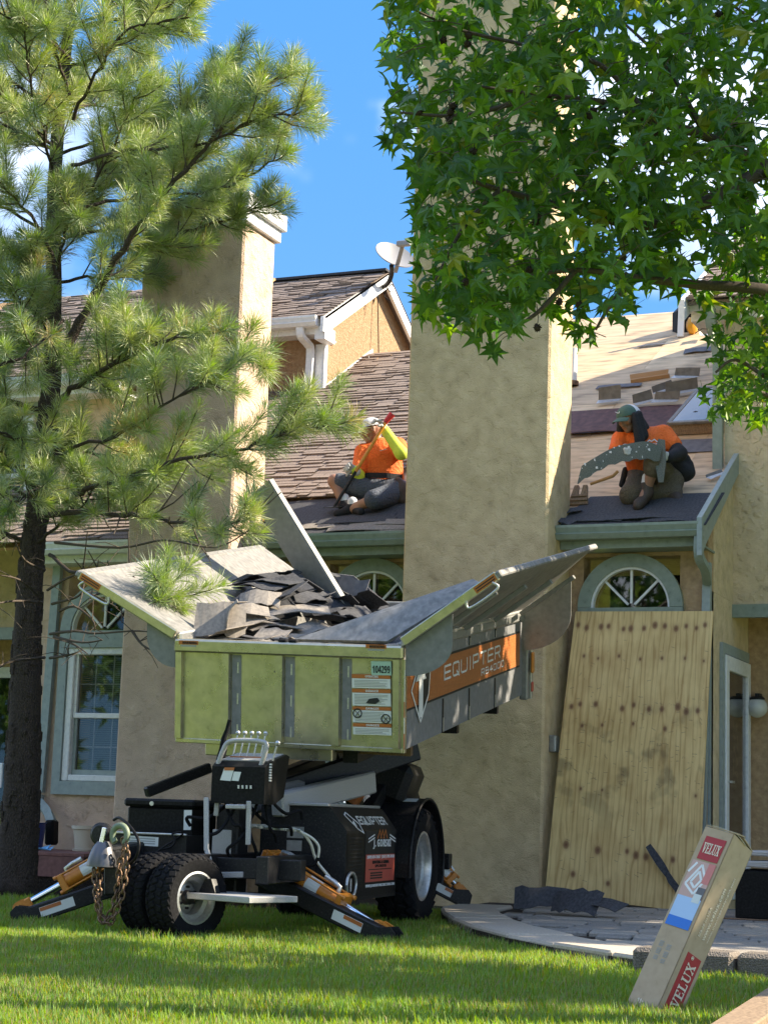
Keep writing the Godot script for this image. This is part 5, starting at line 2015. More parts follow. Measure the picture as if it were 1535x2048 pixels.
# ragged piece of shingle: a bent strip with torn ends, flat in its own x-z, face up
func torn_piece(w: float, h: float, bend: float, twist := 0.0) -> ArrayMesh:
	var s := st()
	var n := 7
	var top := []
	var bot := []
	for i in n + 1:
		var t := float(i) / n - 0.5
		var y := bend * (0.25 - t * t) * w * 2.0 + twist * t * w
		var edge0 := -h * 0.5 + rng.randf_range(-0.12, 0.06) * h
		var edge1 := h * 0.5 + rng.randf_range(-0.06, 0.16) * h
		var x := t * w + (rng.randf_range(-0.03, 0.03) * w)
		top.append([Vector3(x, y + 0.003, edge0), Vector3(x + rng.randf_range(-0.04, 0.04) * w, y + 0.003 + rng.randf_range(-0.004, 0.004), edge1)])
		bot.append(Vector3(0, -0.006, 0))
	for i in n:
		var q := [top[i][0], top[i + 1][0], top[i + 1][1], top[i][1]]
		face(s, q, Vector3.UP)
		var lo := []
		for v in q:
			lo.append(v + Vector3(0, -0.006, 0))
		face(s, lo, Vector3.DOWN)
		face(s, [q[0], q[1], lo[1], lo[0]], Vector3.FORWARD)
		face(s, [q[3], q[2], lo[2], lo[3]], Vector3.BACK)
	for e in [0, n]:
		face(s, [top[e][0], top[e][1], top[e][1] + Vector3(0, -0.006, 0), top[e][0] + Vector3(0, -0.006, 0)], Vector3.LEFT if e == 0 else Vector3.RIGHT)
	s.generate_normals()
	return s.commit()


func scrap(called: String, mesh: Mesh, m: Material, t: Transform3D, label: String, category: String, group := "") -> MeshInstance3D:
	var o := meshpart(called, mesh, m)
	o.transform = t
	tag(o, label, category, group)
	return o


func build_roof_work() -> void:
	rng.seed = 41
	var s := st()
	# dark felt still on the eave of the right slope
	s = st()
	slab(s, [Vector3(-4.915, 3.306, -15.22), Vector3(-3.55, 3.246, -15.12), Vector3(-3.541, 3.635, -15.79), Vector3(-3.779, 3.642, -15.8), Vector3(-4.484, 3.648, -15.81), Vector3(-4.764, 3.65, -15.82)], 0.006)
	var o := part("roof_felt", s, M.shingle_dark)
	tag(o, "dark felt left along the eave under the kneeling roofer's boot", "roofing felt")
	# underlayment strips
	s = st()
	slab(s, [Vector3(-5.583, 4.598, -17.47), Vector3(-4.967, 4.612, -17.49), Vector3(-4.414, 4.645, -17.55), Vector3(-4.312, 5.003, -18.17), Vector3(-5.001, 4.999, -18.16), Vector3(-5.803, 4.987, -18.14)], 0.004)
	o = part("underlayment_strip", s, M.felt_red)
	tag(o, "maroon underlayment strip across the bare deck behind the kneeling roofer's cap", "underlayment")
	scrap("underlayment_strip", torn_piece(0.55, 0.16, 0.09), M.felt_red, Transform3D(RB.rotated(Vector3.UP, 0.1), Vector3(-5.215, 4.618, -17.46)), "crumpled maroon scrap at the lower edge of the maroon underlayment", "underlayment")
	s = st()
	slab(s, [Vector3(-4.199, 4.221, -16.81), Vector3(-3.809, 4.222, -16.82), Vector3(-3.884, 4.411, -17.14), Vector3(-4.313, 4.414, -17.15)], 0.004)
	o = part("underlayment_strip", s, M.felt_grey)
	tag(o, "blue grey underlayment strip just below the skylight", "underlayment")
	# skylight
	var k := thing("skylight", "roof window with sky reflecting pane in a brown frame beside the long downspout", "skylight")
	s = st()
	var sk := [Vector3(-4.412, 4.495, -17.3), Vector3(-3.727, 4.494, -17.3), Vector3(-3.736, 5.063, -18.29), Vector3(-4.351, 5.063, -18.29)]
	var hi := []
	for v in sk:
		hi.append(v + RB.y * 0.11)
	slab(s, hi, 0.108)
	part("curb", s, M.weathered_wood, k)
	s = st()
	var c: Vector3 = (hi[0] + hi[1] + hi[2] + hi[3]) / 4.0
	var inner := []
	for v in hi:
		inner.append(c + (v - c) * 0.93 + RB.y * 0.022)
	slab(s, inner, 0.004)
	part("pane", s, mat("skylight_pane", lin(0.10, 0.16, 0.24), 0.06, 0.0), k)  # blue of the reflected sky is painted into the pane colour
	for i in 4:
		s = st()
		bar(s, hi[i] + RB.y * 0.012, hi[(i + 1) % 4] + RB.y * 0.012, 0.05, 0.03, 0.006, RB.y)
		part("frame", s, M.flashing, k)
	for i in 5:
		scrap("granule_litter", torn_piece(0.07, 0.03, 0.1), M.shingle_dark, Transform3D(RB.rotated(RB.y, i * 1.3), c.lerp(inner[[3, 3, 0, 2, 3][i]], 0.25 + 0.12 * i) + RB.y * 0.006), "dark shingle crumb lying on the skylight pane", "debris", "crumbs on the skylight pane")
	# vent pipe by the chimney
	s = st()
	tube(s, [Vector3(-5.949, 5.471, -18.99), Vector3(-5.949, 5.891, -18.99)], 0.055, 14)
	var p := thing("vent_pipe", "white plastic vent pipe on the deck close to the sand chimney", "vent pipe")
	part("pipe", s, M.paint_white, p)
	s = st()
	tube(s, [Vector3(-5.949, 5.471, -18.99), Vector3(-5.949, 5.521, -18.99)], 0.075, 14)
	part("collar", s, M.rusty, p)
	# post and hose reel near the ridge
	p = thing("roof_post", "white board standing upright near the ridge of the stripped roof", "post")
	s = st()
	bar(s, Vector3(-5.122, 6.353, -20.52), Vector3(-5.109, 6.751, -20.52), 0.075, 0.03, 0.004, Vector3.BACK)
	part("board", s, M.paint_white, p)
	s = st()
	tube(s, smooth_path([Vector3(-5.109, 6.711, -20.54), Vector3(-5.069, 6.771, -20.55), Vector3(-5.019, 6.731, -20.55)], 4), 0.015, 6)
	part("hook", s, M.black_steel, p)
	p = thing("leaf_blower", "black and yellow backpack blower behind the white upright board", "leaf blower")
	s = st()
	box(s, xf(Vector3(-5.116, 6.589, -20.81)), Vector3(0.34, 0.40, 0.20), 0.07)
	part("back_pad", s, M.black_plastic, p)
	s = st()
	lathe(s, [Vector2(0, -0.06), Vector2(0.07, -0.05), Vector2(0.10, -0.02), Vector2(0.10, 0.03), Vector2(0.06, 0.06), Vector2(0, 0.06)], Transform3D(Basis(Vector3.BACK, PI / 2), Vector3(-5.003, 6.499, -20.6)), 16)
	part("engine_cover", s, M.amber, p)
	s = st()
	tube(s, smooth_path([Vector3(-5.013, 6.649, -20.62), Vector3(-4.923, 6.659, -20.56), Vector3(-4.873, 6.549, -20.52), Vector3(-4.903, 6.459, -20.48)], 5), 0.03, 8)
	part("hose", s, M.black_plastic, p)
	# cut offs and flashing strewn on the deck
	for q in [[Vector3(-5.087, 5.535, -19.03), 0.42, 0.11, 0.3, 0.35, "raw_wood", "plank_offcut", "orange tan wood offcut above the roofer, largest bit on the deck", "wood offcut"],
			[Vector3(-4.661, 5.489, -18.95), 0.30, 0.10, -0.15, 0.9, "flashing", "step_flashing", "grey step flashing below the shadow line, topmost of the scattered bits", "flashing"],
			[Vector3(-4.809, 5.252, -18.54), 0.26, 0.12, 0.4, 0.6, "flashing", "step_flashing", "bent grey step flashing in the left of the middle row of bits", "flashing"],
			[Vector3(-4.595, 5.213, -18.47), 0.34, 0.12, 0.15, 0.95, "flashing", "step_flashing", "long upright grey step flashing right of the bent one", "flashing"],
			[Vector3(-4.688, 5.066, -18.21), 0.28, 0.11, -0.1, 0.8, "flashing", "step_flashing", "pale grey step flashing nearest above the maroon underlayment", "flashing"],
			[Vector3(-5.33, 5.136, -18.34), 0.24, 0.13, 0.02, 1.1, "flashing", "step_flashing", "tan grey flashing standing left of the roofer's cap", "flashing"],
			[Vector3(-4.935, 5.064, -18.21), 0.22, 0.10, 0.3, 1.0, "flashing", "step_flashing", "brown flashing just right of the roofer's cap", "flashing"],
			[Vector3(-4.825, 6.332, -20.39), 0.16, 0.09, 0.7, 0.5, "flashing", "step_flashing", "small grey flashing tucked behind the downspout elbow near the ridge", "flashing"],
			[Vector3(-3.713, 3.863, -16.15), 0.18, 0.08, 0.4, 0.3, "flashing", "step_flashing", "pale flashing scrap at the foot of the long downspout", "flashing"],
			[Vector3(-4.776, 6.03, -19.94), 0.30, 0.16, 0.1, 0.02, "felt_grey", "felt_scrap", "flat grey felt scrap on the sunlit deck left of the downspout", "felt scrap"],
			[Vector3(-5.371, 5.402, -18.85), 0.50, 0.10, 0.0, 0.02, "felt_grey", "felt_scrap", "long flat dark scrap left of the wood offcut", "felt scrap"],
			[Vector3(-5.407, 6.211, -20.26), 0.30, 0.05, 0.15, 0.02, "felt_grey", "felt_scrap", "thin dark scrap high on the sunlit deck", "felt scrap"]]:
		var mesh: Mesh
		if q[4] > 0.25:
			s = st()
			var w: float = q[1]
			var h: float = q[2]
			if q[5] == "flashing":
				var fl := thing(q[6], q[7], q[8])
				fl.transform = Transform3D(Basis(RB.y, q[3] * 2.0) * RB, q[0])
				slab(s, [Vector3(-w / 2, 0.004, h * 0.9), Vector3(w / 2 * 0.9, 0.004, h * 0.55), Vector3(w / 2, 0.004, 0), Vector3(-w / 2, 0.004, 0)], 0.003)
				part("inner_leaf", s, M.flashing_sky_lit, fl)
				s = st()
				slab(s, [Vector3(-w / 2, 0, 0.0), Vector3(w / 2, 0, 0.0), Vector3(w / 2 * 1.05, h * q[4], -h * 0.35), Vector3(-w / 2 * 0.9, h * q[4] * 0.9, -h * 0.25)], 0.003)
				part("upright_leaf", s, M.flashing, fl)
				continue
			slab(s, [Vector3(-w / 2, 0, h * 0.4), Vector3(w / 2, 0.0, h * 0.3), Vector3(w / 2, 0, 0), Vector3(-w / 2, 0, 0)], 0.04)
			slab(s, [Vector3(-w / 2, 0, 0), Vector3(w / 2 * 0.95, 0, 0), Vector3(w / 2, h * q[4], -h * 0.3), Vector3(-w / 2, h * q[4], -h * 0.35)], 0.02)
			s.generate_normals()
			mesh = s.commit()
		else:
			mesh = torn_piece(q[1], q[2], 0.03)
		scrap(q[6], mesh, M[q[5]], Transform3D(Basis(RB.y, q[3]) * RB, q[0]), q[7], q[8])
	# torn shingles by the seated roofer
	var rows := [[Vector3(-6.865, 3.441, -15.42), 0.75, 0.13, 0.0, "pale lit torn shingle below the seated roofer's shoe"], [Vector3(-6.611, 3.393, -15.35), 0.7, 0.12, 0.05, "grey torn shingle in the middle row below the seated roofer"], [Vector3(-6.69, 3.329, -15.24), 0.85, 0.10, -0.02, "long torn shingle on the gutter edge below the seated roofer"], [Vector3(-7.212, 3.383, -15.34), 0.55, 0.13, 0.1, "curled tan shingle at the eave beside the raised tail panel"], [Vector3(-6.467, 3.291, -15.19), 0.5, 0.07, 0.0, "dark ragged shingle on the gutter next to the sand chimney"], [Vector3(-7.029, 3.407, -15.38), 0.4, 0.1, -0.1, "short torn shingle left of the pale lit one"], [Vector3(-6.768, 3.493, -15.53), 0.45, 0.12, 0.12, "brown torn shingle tucked under the seated roofer's knee"]]
	for q in rows:
		scrap("torn_shingle", torn_piece(q[1], q[2], 0.03), M.shingle_back if rng.randf() < 0.6 else M.shingle_dark, Transform3D(Basis(RB.y, q[3]) * RB, q[0]), q[4], "shingle")
	# torn shingles at the right eave
	for q in [[Vector3(-4.11, 3.351, -15.28), 0.7, 0.11, 0.0, "flat dark shingle on the eave below the kneeling roofer's boot"], [Vector3(-3.918, 3.312, -15.22), 0.45, 0.09, 0.03, "ragged dark shingle at the right end of the right eave"], [Vector3(-4.533, 3.352, -15.29), 0.5, 0.12, -0.05, "dark shingle on the eave beside the chimney"], [Vector3(-4.835, 3.46, -15.45), 0.22, 0.10, 0.5, "pale torn shingle leaning on the chimney corner below the bracket"], [Vector3(-4.817, 3.328, -15.18), 0.24, 0.10, -0.4, "curled black shingle at the left end of the right gutter"]]:
		scrap("torn_shingle", torn_piece(q[1], q[2], 0.05), M.shingle_dark, Transform3D(Basis(RB.y, q[3]) * RB, q[0]), q[4], "shingle")
	# wooden roof bracket beside the chimney
	var b := thing("roof_bracket", "weathered wooden bracket with a slot, standing on the deck beside the chimney", "bracket")
	var bo := Vector3(-4.825, 3.545, -15.64)
	var bt := Transform3D(Basis(Vector3.RIGHT, -0.45), bo)
	s = st()
	prism(s, [Vector2(-0.09, 0), Vector2(0.09, 0), Vector2(0.06, 0.21), Vector2(0.02, 0.21), Vector2(0.012, 0.10), Vector2(-0.012, 0.10), Vector2(-0.02, 0.21), Vector2(-0.06, 0.21)], bt, -0.015, 0.015)
	part("slotted_board", s, M.weathered_wood, b)
	s = st()
	box(s, bt * xf(Vector3(0, 0.045, 0.022)), Vector3(0.17, 0.025, 0.02))
	box(s, bt * xf(Vector3(0, 0.085, 0.022)), Vector3(0.14, 0.02, 0.02))
	part("cleat", s, M.weathered_wood, b)
	# satellite dish on the dormer ridge
	dish()
	pile()


func dish() -> void:
	var d := thing("satellite_dish", "satellite dish toned shade grey on a bent arm at the dormer peak beside the sand chimney", "satellite dish")
	var c := Vector3(-8.708, 7.573, -20.35)
	var ax := Vector3(0.56, 0.58, 0.45).normalized()
	var t := Transform3D(axle(ax), c)
	t.basis = t.basis.scaled_local(Vector3(0.82, 1, 0.86))
	var s := st()
	var prof := []
	for i in 9:
		var r := 0.30 * i / 8.0
		prof.append(Vector2(r, r * r * 0.7))
	for i in 9:
		var r := 0.305 * (8 - i) / 8.0
		prof.append(Vector2(r, r * r * 0.7 - 0.012))
	lathe(s, prof, t, 36)
	part("reflector", s, mat("dish_shade_grey", lin(0.24, 0.235, 0.24), 0.5), d)  # grey tone stands for the dish being turned away from the sun
	var lo := Vector3(-8.653, 7.374, -20.3)
	var tip := Vector3(-8.432, 7.634, -20)
	s = st()
	bar(s, lo, tip, 0.05, 0.025, 0.005)
	part("feed_arm", s, M.dish_shade_grey, d)
	s = st()
	bar(s, tip + Vector3(-0.08, 0.0, 0), tip + Vector3(0.10, -0.01, 0.02), 0.07, 0.07, 0.012)
	part("feed_head", s, M.dish_shade_grey, d)
	s = st()
	tube(s, smooth_path([c - ax * 0.05 + Vector3(0, -0.05, 0), Vector3(-8.786, 7.43, -20.5), Vector3(-8.879, 7.337, -20.6), Vector3(-9.1, 7.327, -20.8)], 5), 0.03, 10)
	part("mast", s, M.black_steel, d)
	s = st()
	box(s, xf(Vector3(-9.1, 7.359, -20.75)), Vector3(0.12, 0.12, 0.1), 0.02)
	part("mount", s, M.galvanised, d)
	s = st()
	tube(s, smooth_path([Vector3(-9.066, 7.335, -20.72), Vector3(-9.109, 7.175, -20.72), Vector3(-9.157, 6.996, -20.72), Vector3(-9.168, 6.919, -20.72), Vector3(-9.195, 7.084, -20.72), Vector3(-9.139, 7.243, -20.72)], 5), 0.008, 5)
	tube(s, [Vector3(-9.059, 7.334, -20.72), Vector3(-9.063, 7.236, -20.72), Vector3(-9.019, 6.39, -20.72)], 0.007, 5)
	tube(s, smooth_path([Vector3(-8.912, 7.307, -20.6), Vector3(-8.82, 7.216, -20.6), Vector3(-8.824, 7.326, -20.6), Vector3(-8.921, 7.191, -20.6), Vector3(-8.837, 7.107, -20.6)], 5), 0.006, 5)
	part("cable", s, M.black_plastic, d)


# shingles thrown into the dump box
func pile() -> void:
	rng.seed = 77
	var t := Transform3D(Basis(Vector3.UP, 0.12305), Vector3(-5.41, 0, -9.62)) * Transform3D(Basis(Vector3(0.9997, -0.0258, -0.0007), Vector3(0.0256, 0.9858, 0.1662), Vector3(-0.0036, -0.1661, 0.9861)).orthonormalized(), Vector3(-0.421, 1.849, -0.95))
	var height := func(r: float, b: float) -> float:
		var u := -0.06 + 0.36 * smoothstep(0.7, 2.1, b) * exp(-pow((r + 0.08) / 0.42, 2.0)) - 0.16 * maxf(0.0, r - 0.45)
		return u
	var protos := []
	for i in 16:
		protos.append(torn_piece(rng.randf_range(0.22, 0.55), rng.randf_range(0.13, 0.24), rng.randf_range(-0.10, 0.28), rng.randf_range(-0.25, 0.25)))
	for i in 120:
		var b := lerpf(0.14, 2.9, pow(rng.randf(), 0.8))
		var r := rng.randf_range(0.10 - 0.36 * smoothstep(0.4, 1.5, b), 1.25)
		var u: float = height.call(r, b)
		if r < 0.05:
			u = maxf(u, -r * 0.6 + 0.06)
		var gx: float = (height.call(r + 0.05, b) - height.call(r - 0.05, b)) / 0.1
		var gz: float = (height.call(r, b + 0.05) - height.call(r, b - 0.05)) / 0.1
		var n := (Vector3(-gx, 1.0, gz) + Vector3(rng.randf_range(-0.45, 0.45), 0, rng.randf_range(-0.35, 0.35))).normalized()
		var bs := aim(Vector3(1, 0.2, -0.4).rotated(Vector3.UP, rng.randf_range(-1.1, 1.1)), n)
		bs = Basis(bs.z, bs.y, -bs.x)
		var light := rng.randf() < 0.75 and b < 1.5  # paler pieces at the front put the sunlight on the heap into tone
		scrap("torn_shingle", protos[i % 16], M.shingle_back if light else M.shingle_dark, t * Transform3D(bs, Vector3(r, u + rng.randf_range(-0.05, 0.05), -b)), "%s torn shingle on the %s of the heap inside the raised metal box" % ["tan" if light else "dark", ("front" if b < 1.2 else "rear") + (" left" if r < 0.4 else " right")], "shingle", "torn shingles heaped in the metal box")
	# a few that stand up
	scrap("torn_shingle", torn_piece(0.30, 0.22, 0.4), M.shingle_back, t * Transform3D(Basis(Vector3.BACK, 1.45).rotated(Vector3.UP, 0.4), Vector3(0.2376, 0.0907, -0.4498)), "curled shingle standing on end at the front of the heap", "shingle")
	scrap("torn_shingle", torn_piece(0.34, 0.24, 0.1), M.shingle_back, t * Transform3D(Basis(Vector3.RIGHT, 0.9).rotated(Vector3.UP, 0.3), Vector3(0.1496, 0.1008, -0.4002)), "tan shingle propped behind the front rail, leftmost of the heap", "shingle")
	scrap("torn_shingle", torn_piece(0.40, 0.30, 0.25), M.felt_grey, t * Transform3D(Basis(Vector3.RIGHT, 1.1).rotated(Vector3.UP, -0.4), Vector3(0.1496, 0.1209, -3.2)), "dark blue folded felt standing behind the tail panel", "felt scrap")
	var s := st()
	prism(s, [Vector2(-0.2, -0.15), Vector2(0.2, -0.2), Vector2(0.24, 0.05), Vector2(0.05, 0.2), Vector2(-0.15, 0.22)], t * Transform3D(Basis(Vector3.UP, 0.3), Vector3(0.1364, 0.09567, -3.3)), -0.03, 0.03)
	var o := part("folded_felt", s, M.felt_grey)
	tag(o, "stiff dark felt sheet leaning in the rear of the metal box", "felt scrap")


func build_patio() -> void:
	rng.seed = 61
	var e: Array = patio_edge
	var s := st()
	prism(s, e, Transform3D(Basis(Vector3(1, 0, 0), Vector3(0, 0, 1), Vector3(0, -1, 0)), Vector3.ZERO), -0.072, 0.0)
	var p := structure("patio", s, M.mulch, "paved patio of grey brown stones in front of the sand chimney", "patio")
	# rim stones
	for i in range(1, 9):
		var a := Vector3(e[i].x, 0, e[i].y)
		var b := Vector3(e[i + 1].x, 0, e[i + 1].y)
		var d := (b - a).normalized()
		var inn := Vector3(d.z, 0, -d.x)
		if inn.z > 0:
			inn = -inn
		var w := 0.42
		var pieces := 2 if i in [3, 6] else 1
		for k in pieces:
			var q0 := a.lerp(b, float(k) / pieces) + d * 0.006
			var q1 := a.lerp(b, float(k + 1) / pieces) - d * 0.006
			s = st()
			var h := 0.105 + rng.randf_range(-0.006, 0.008)
			box(s, xf((q0 + q1) * 0.5 + inn * (w * 0.5) + Vector3(0, h * 0.5 - 0.01, 0), aim(d)), Vector3(w, h, q0.distance_to(q1)), 0.014)
			part("rim_stone", s, M.rim_paver, p)
	# raised kerb at the right
	for k in 4:
		s = st()
		var x := -2.52 + k * 0.52
		box(s, xf(Vector3(x + 0.26, 0.075, -9.27 - 0.01 * k), Basis(Vector3.UP, -0.03 + rng.randf_range(-0.01, 0.01))), Vector3(0.505, 0.155, 0.22), 0.02)
		part("kerb_stone", s, M.paver_rough, p)
	# pavers in running bond
	var dirn := Basis(Vector3.UP, 0.22)
	var r := 0
	var z := -7.5
	while z > -17.0:
		var x := -6.5 + (0.22 if r % 2 else 0.0)
		while x < 3.0:
			var w: float = [0.44, 0.30, 0.44, 0.22][rng.randi_range(0, 3)]
			var c := dirn * Vector3(x + w * 0.5, 0, z)
			x += w
			var ok := on_patio(Vector2(c.x, c.z), 0.0) and c.z > -15.35 and c.x < 0.3
			if ok:
				for q in [Vector2(0.30, 0.22), Vector2(-0.34, -0.26), Vector2(0.0, 0.44), Vector2(-0.50, 0.14)]:
					if not on_patio(Vector2(c.x, c.z) + q, 0.0) and c.z > -15.0:
						ok = false
			if not ok:
				continue
			s = st()
			var h := 0.095 + rng.randf_range(-0.004, 0.004)
			box(s, xf(c + Vector3(0, h * 0.5, 0), dirn * Basis(Vector3.RIGHT, rng.randf_range(-0.01, 0.01))), Vector3(w - 0.012, h, 0.288), 0.008)
			part("paver", s, M["paver_%d" % rng.randi_range(0, 2)], p)
		z -= 0.30
		r += 1


func plywood_print() -> ImageTexture:
	rng.seed = 90
	var w := 384
	var h := 768
	var im := Image.create(w, h, false, Image.FORMAT_RGB8)
	var n := FastNoiseLite.new()
	n.seed = 4
	n.frequency = 0.03
	n.fractal_octaves = 4
	var knots := []
	for row in [[0.055, 13, 1.0], [0.17, 7, 0.55], [0.345, 11, 1.0], [0.41, 5, 0.7], [0.63, 4, 0.5], [0.835, 13, 1.0], [0.93, 4, 0.9]]:
		for i in row[1]:
			if rng.randf() < 0.88:
				knots.append([Vector2((i + 0.5 + rng.randf_range(-0.3, 0.3)) / row[1] * w, (row[0] + rng.randf_range(-0.008, 0.010)) * h), rng.randf_range(4.6, 7.6) * row[2]])
	var base := lin(0.72, 0.53, 0.235)
	var dark := lin(0.44, 0.275, 0.10)
	var kn := lin(0.15, 0.065, 0.03)
	for y in h:
		for x in w:
			var wx := float(x) + 7.0 * n.get_noise_2d(x * 0.5, y * 0.09)
			var p := Vector2(x, y)
			var k := 0.0
			for q in knots:
				var dy: float = y - q[0].y
				if absf(dy) > 60.0:
					continue
				var dx: float = x - q[0].x
				if absf(dx) > 24.0:
					continue
				var r: float = q[1]
				var d := sqrt(dx * dx + dy * dy * 0.5)
				if d < r:
					k = maxf(k, 1.0 - 0.5 * d / r)
				else:
					k = maxf(k, 0.32 * exp(-(d - r) / 3.0))
				wx += signf(dx) * r * 1.3 * exp(-(absf(dx) / (r * 2.0) + absf(dy) / 26.0))
			var g := 0.5 + 0.5 * sin(wx * 0.42 + 5.0 * n.get_noise_2d(wx * 0.7, y * 0.05))
			g = pow(g, 5.0) * 0.55 + 0.35 * (0.5 + n.get_noise_2d(wx * 4.0, y * 0.25)) + 0.35 * n.get_noise_2d(x * 0.35 + 300.0, y * 0.3)
			var c := base.lerp(dark, clampf(g, 0.0, 1.0))
			c = c.lerp(kn, clampf(k, 0, 1))
			var blot := smoothstep(0.1, 0.5, n.get_noise_2d(x * 0.25 + 900.0, y * 0.25 + 70.0)) * smoothstep(0.25, 0.5, float(y) / h) * smoothstep(0.85, 0.55, float(y) / h)
			c = c.darkened(0.22 * blot)
			im.set_pixel(x, y, c)
	# scuffs and scratches
	for i in 210:
		var p := Vector2(rng.randf() * w, lerpf(0.1, 0.95, rng.randf()) * h)
		if i < 130:
			p.y = h * clampf(rng.randfn(0.47, 0.13), 0.05, 0.97)
		var a := rng.randfn(0.15, 0.5)
		var l := rng.randf_range(2.0, 14.0)
		var c := lin(0.07, 0.05, 0.035)
		for k in int(l):
			var q := p + Vector2(cos(a), sin(a)) * k
			if q.x >= 0 and q.y >= 0 and q.x < w and q.y < h:
				im.set_pixel(int(q.x), int(q.y), im.get_pixel(int(q.x), int(q.y)).lerp(c, rng.randf_range(0.2, 0.85)))
	return ImageTexture.create_from_image(im)


func build_yard_things() -> void:
	rng.seed = 71
	var s := st()
	# plywood sheet
	var c := [Vector3(-4.759, 2.562, -15.4), Vector3(-3.549, 2.55, -15.4), Vector3(-3.491, 0.079, -14.68), Vector3(-4.772, 0.162, -14.72)]
	var pm := mat("plywood_face", Color.WHITE, 0.75)
	pm.albedo_texture = plywood_print()
	var n: Vector3 = (c[2] - c[0]).cross(c[1] - c[3]).normalized()
	if n.z < 0:
		n = -n
	# bowed a little between top and foot
	var rows := []
	for i in 9:
		var t := i / 8.0
		var bow: Vector3 = n * 0.035 * sin(PI * t)
		rows.append([c[0].lerp(c[3], t) + bow, c[1].lerp(c[2], t) + bow])
	for i in 8:
		face_uv(s, [rows[i][0], rows[i][1], rows[i + 1][1], rows[i + 1][0]], [Vector2(0, i / 8.0), Vector2(1, i / 8.0), Vector2(1, (i + 1) / 8.0), Vector2(0, (i + 1) / 8.0)], n)
		face_uv(s, [rows[i][0] - n * 0.016, rows[i][1] - n * 0.016, rows[i + 1][1] - n * 0.016, rows[i + 1][0] - n * 0.016], [Vector2(0, 0), Vector2(1, 0), Vector2(1, 1), Vector2(0, 1)], -n)
		for k in 2:
			face_uv(s, [rows[i][k], rows[i + 1][k], rows[i + 1][k] - n * 0.016, rows[i][k] - n * 0.016], [Vector2(0.4, 0.2), Vector2(0.4, 0.25), Vector2(0.41, 0.25), Vector2(0.41, 0.2)], Vector3.LEFT if k == 0 else Vector3.RIGHT)
	for i in [0, 8]:
		face_uv(s, [rows[i][0], rows[i][1], rows[i][1] - n * 0.016, rows[i][0] - n * 0.016], [Vector2(0.2, 0.5), Vector2(0.8, 0.5), Vector2(0.8, 0.51), Vector2(0.2, 0.51)], Vector3.UP if i == 0 else Vector3.DOWN)
	var o := part("plywood_sheet", s, pm)
	tag(o, "tall knotty plywood sheet leaning over the right arched window", "plywood")
	# a slot torn in it and bark sticking out
	scrap("torn_shingle", torn_piece(0.46, 0.05, 0.05), M.shingle_dark, Transform3D(Basis(Vector3.BACK, -0.95) * Basis(Vector3.RIGHT, 1.2), Vector3(-3.772, 0.396, -14.7)), "thin dark shingle strip propped against the foot of the plywood", "shingle")
	# shingles at its foot
	for q in [[Vector3(-4.225, 0.2, -12.99), 0.42, 0.17, 0.35, 0.9, "dark shingle curled against the left foot of the plywood"], [Vector3(-3.959, 0.19, -12.92), 0.36, 0.20, -0.1, 0.75, "dark shingle standing at the middle of the heap by the plywood foot"], [Vector3(-3.841, 0.17, -12.96), 0.48, 0.16, -0.3, 0.3, "dark shingle lying flat at the right of the heap by the plywood foot"], [Vector3(-4.387, 0.14, -13.8), 0.34, 0.14, 0.1, 0.15, "small dark shingle flat on the patio before the heap"]]:
		scrap("torn_shingle", torn_piece(q[1], q[2], 0.15), M.shingle_dark, Transform3D(Basis(Vector3.UP, q[3]) * Basis(Vector3.RIGHT, q[4]), q[0]), q[5], "shingle")
	scrap("bent_rod", bent_rod(), M.rusty, xf(Vector3(-2.839, 0.115, -13.36)), "bent thin rod lying on the pavers right of the carton", "rod")
	carton()
	# board in the lower right corner
	s = st()
	bar(s, Vector3(-1.407, 0.07, -6.268), Vector3(-1.339, 0.16, -7.086), 0.14, 0.05, 0.006)
	o = part("timber_board", s, M.weathered_wood)
	tag(o, "rough timber board lying on the grass in the lower right corner", "timber")
	# porch clutter at the right edge
	var b := thing("storage_bench", "dark box bench with a folded pale cover, on the patio at the right edge", "bench")
	s = st()
	span(s, Vector3(-2.99, 0.10, -14.3), Vector3(-1.6, 0.45, -13.7), 0.01)
	part("bench_box", s, M.black_plastic, b)
	s = st()
	for k in 5:
		box(s, xf(Vector3(-2.3, 0.465 + k * 0.028, -14.0), Basis(Vector3.BACK, 0.03 * (k % 3 - 1))), Vector3(1.40 - 0.03 * k, 0.024, 0.62), 0.009)
	part("folded_cover", s, mat("cover_cloth", lin(0.46, 0.44, 0.42), 0.8), b)
	# wooden porch at the left
	s = st()
	span(s, Vector3(-14.5, 0.0, -15.49), Vector3(-8.985, 0.30, -14.45))
	var dk := structure("porch_deck", s, M.mulch, "maroon board porch behind the pine trunk", "deck")
	for k in 8:
		s = st()
		span(s, Vector3(-14.5, 0.302, -15.48 + k * 0.13), Vector3(-8.99, 0.335, -15.355 + k * 0.13), 0.004)
		part("deck_board", s, M.deck_board, dk)
	s = st()
	span(s, Vector3(-14.5, 0.12, -14.448), Vector3(-8.99, 0.30, -14.425))
	part("deck_skirt", s, M.deck_board, dk)
	# pot, bin and bag on it
	s = st()
	lathe(s, [Vector2(0, 0.01), Vector2(0.10, 0.01), Vector2(0.12, 0.0), Vector2(0.125, 0.02), Vector2(0.10, 0.025), Vector2(0.125, 0.20), Vector2(0.14, 0.205), Vector2(0.14, 0.235), Vector2(0.125, 0.235), Vector2(0.11, 0.19), Vector2(0, 0.19)], xf(Vector3(-9.452, 0.336, -15.2)), 24)
	o = part("plant_pot", s, mat("pot_cream", lin(0.56, 0.50, 0.40), 0.6))
	tag(o, "empty cream plant pot on the maroon porch under the left window", "plant pot")
	s = st()
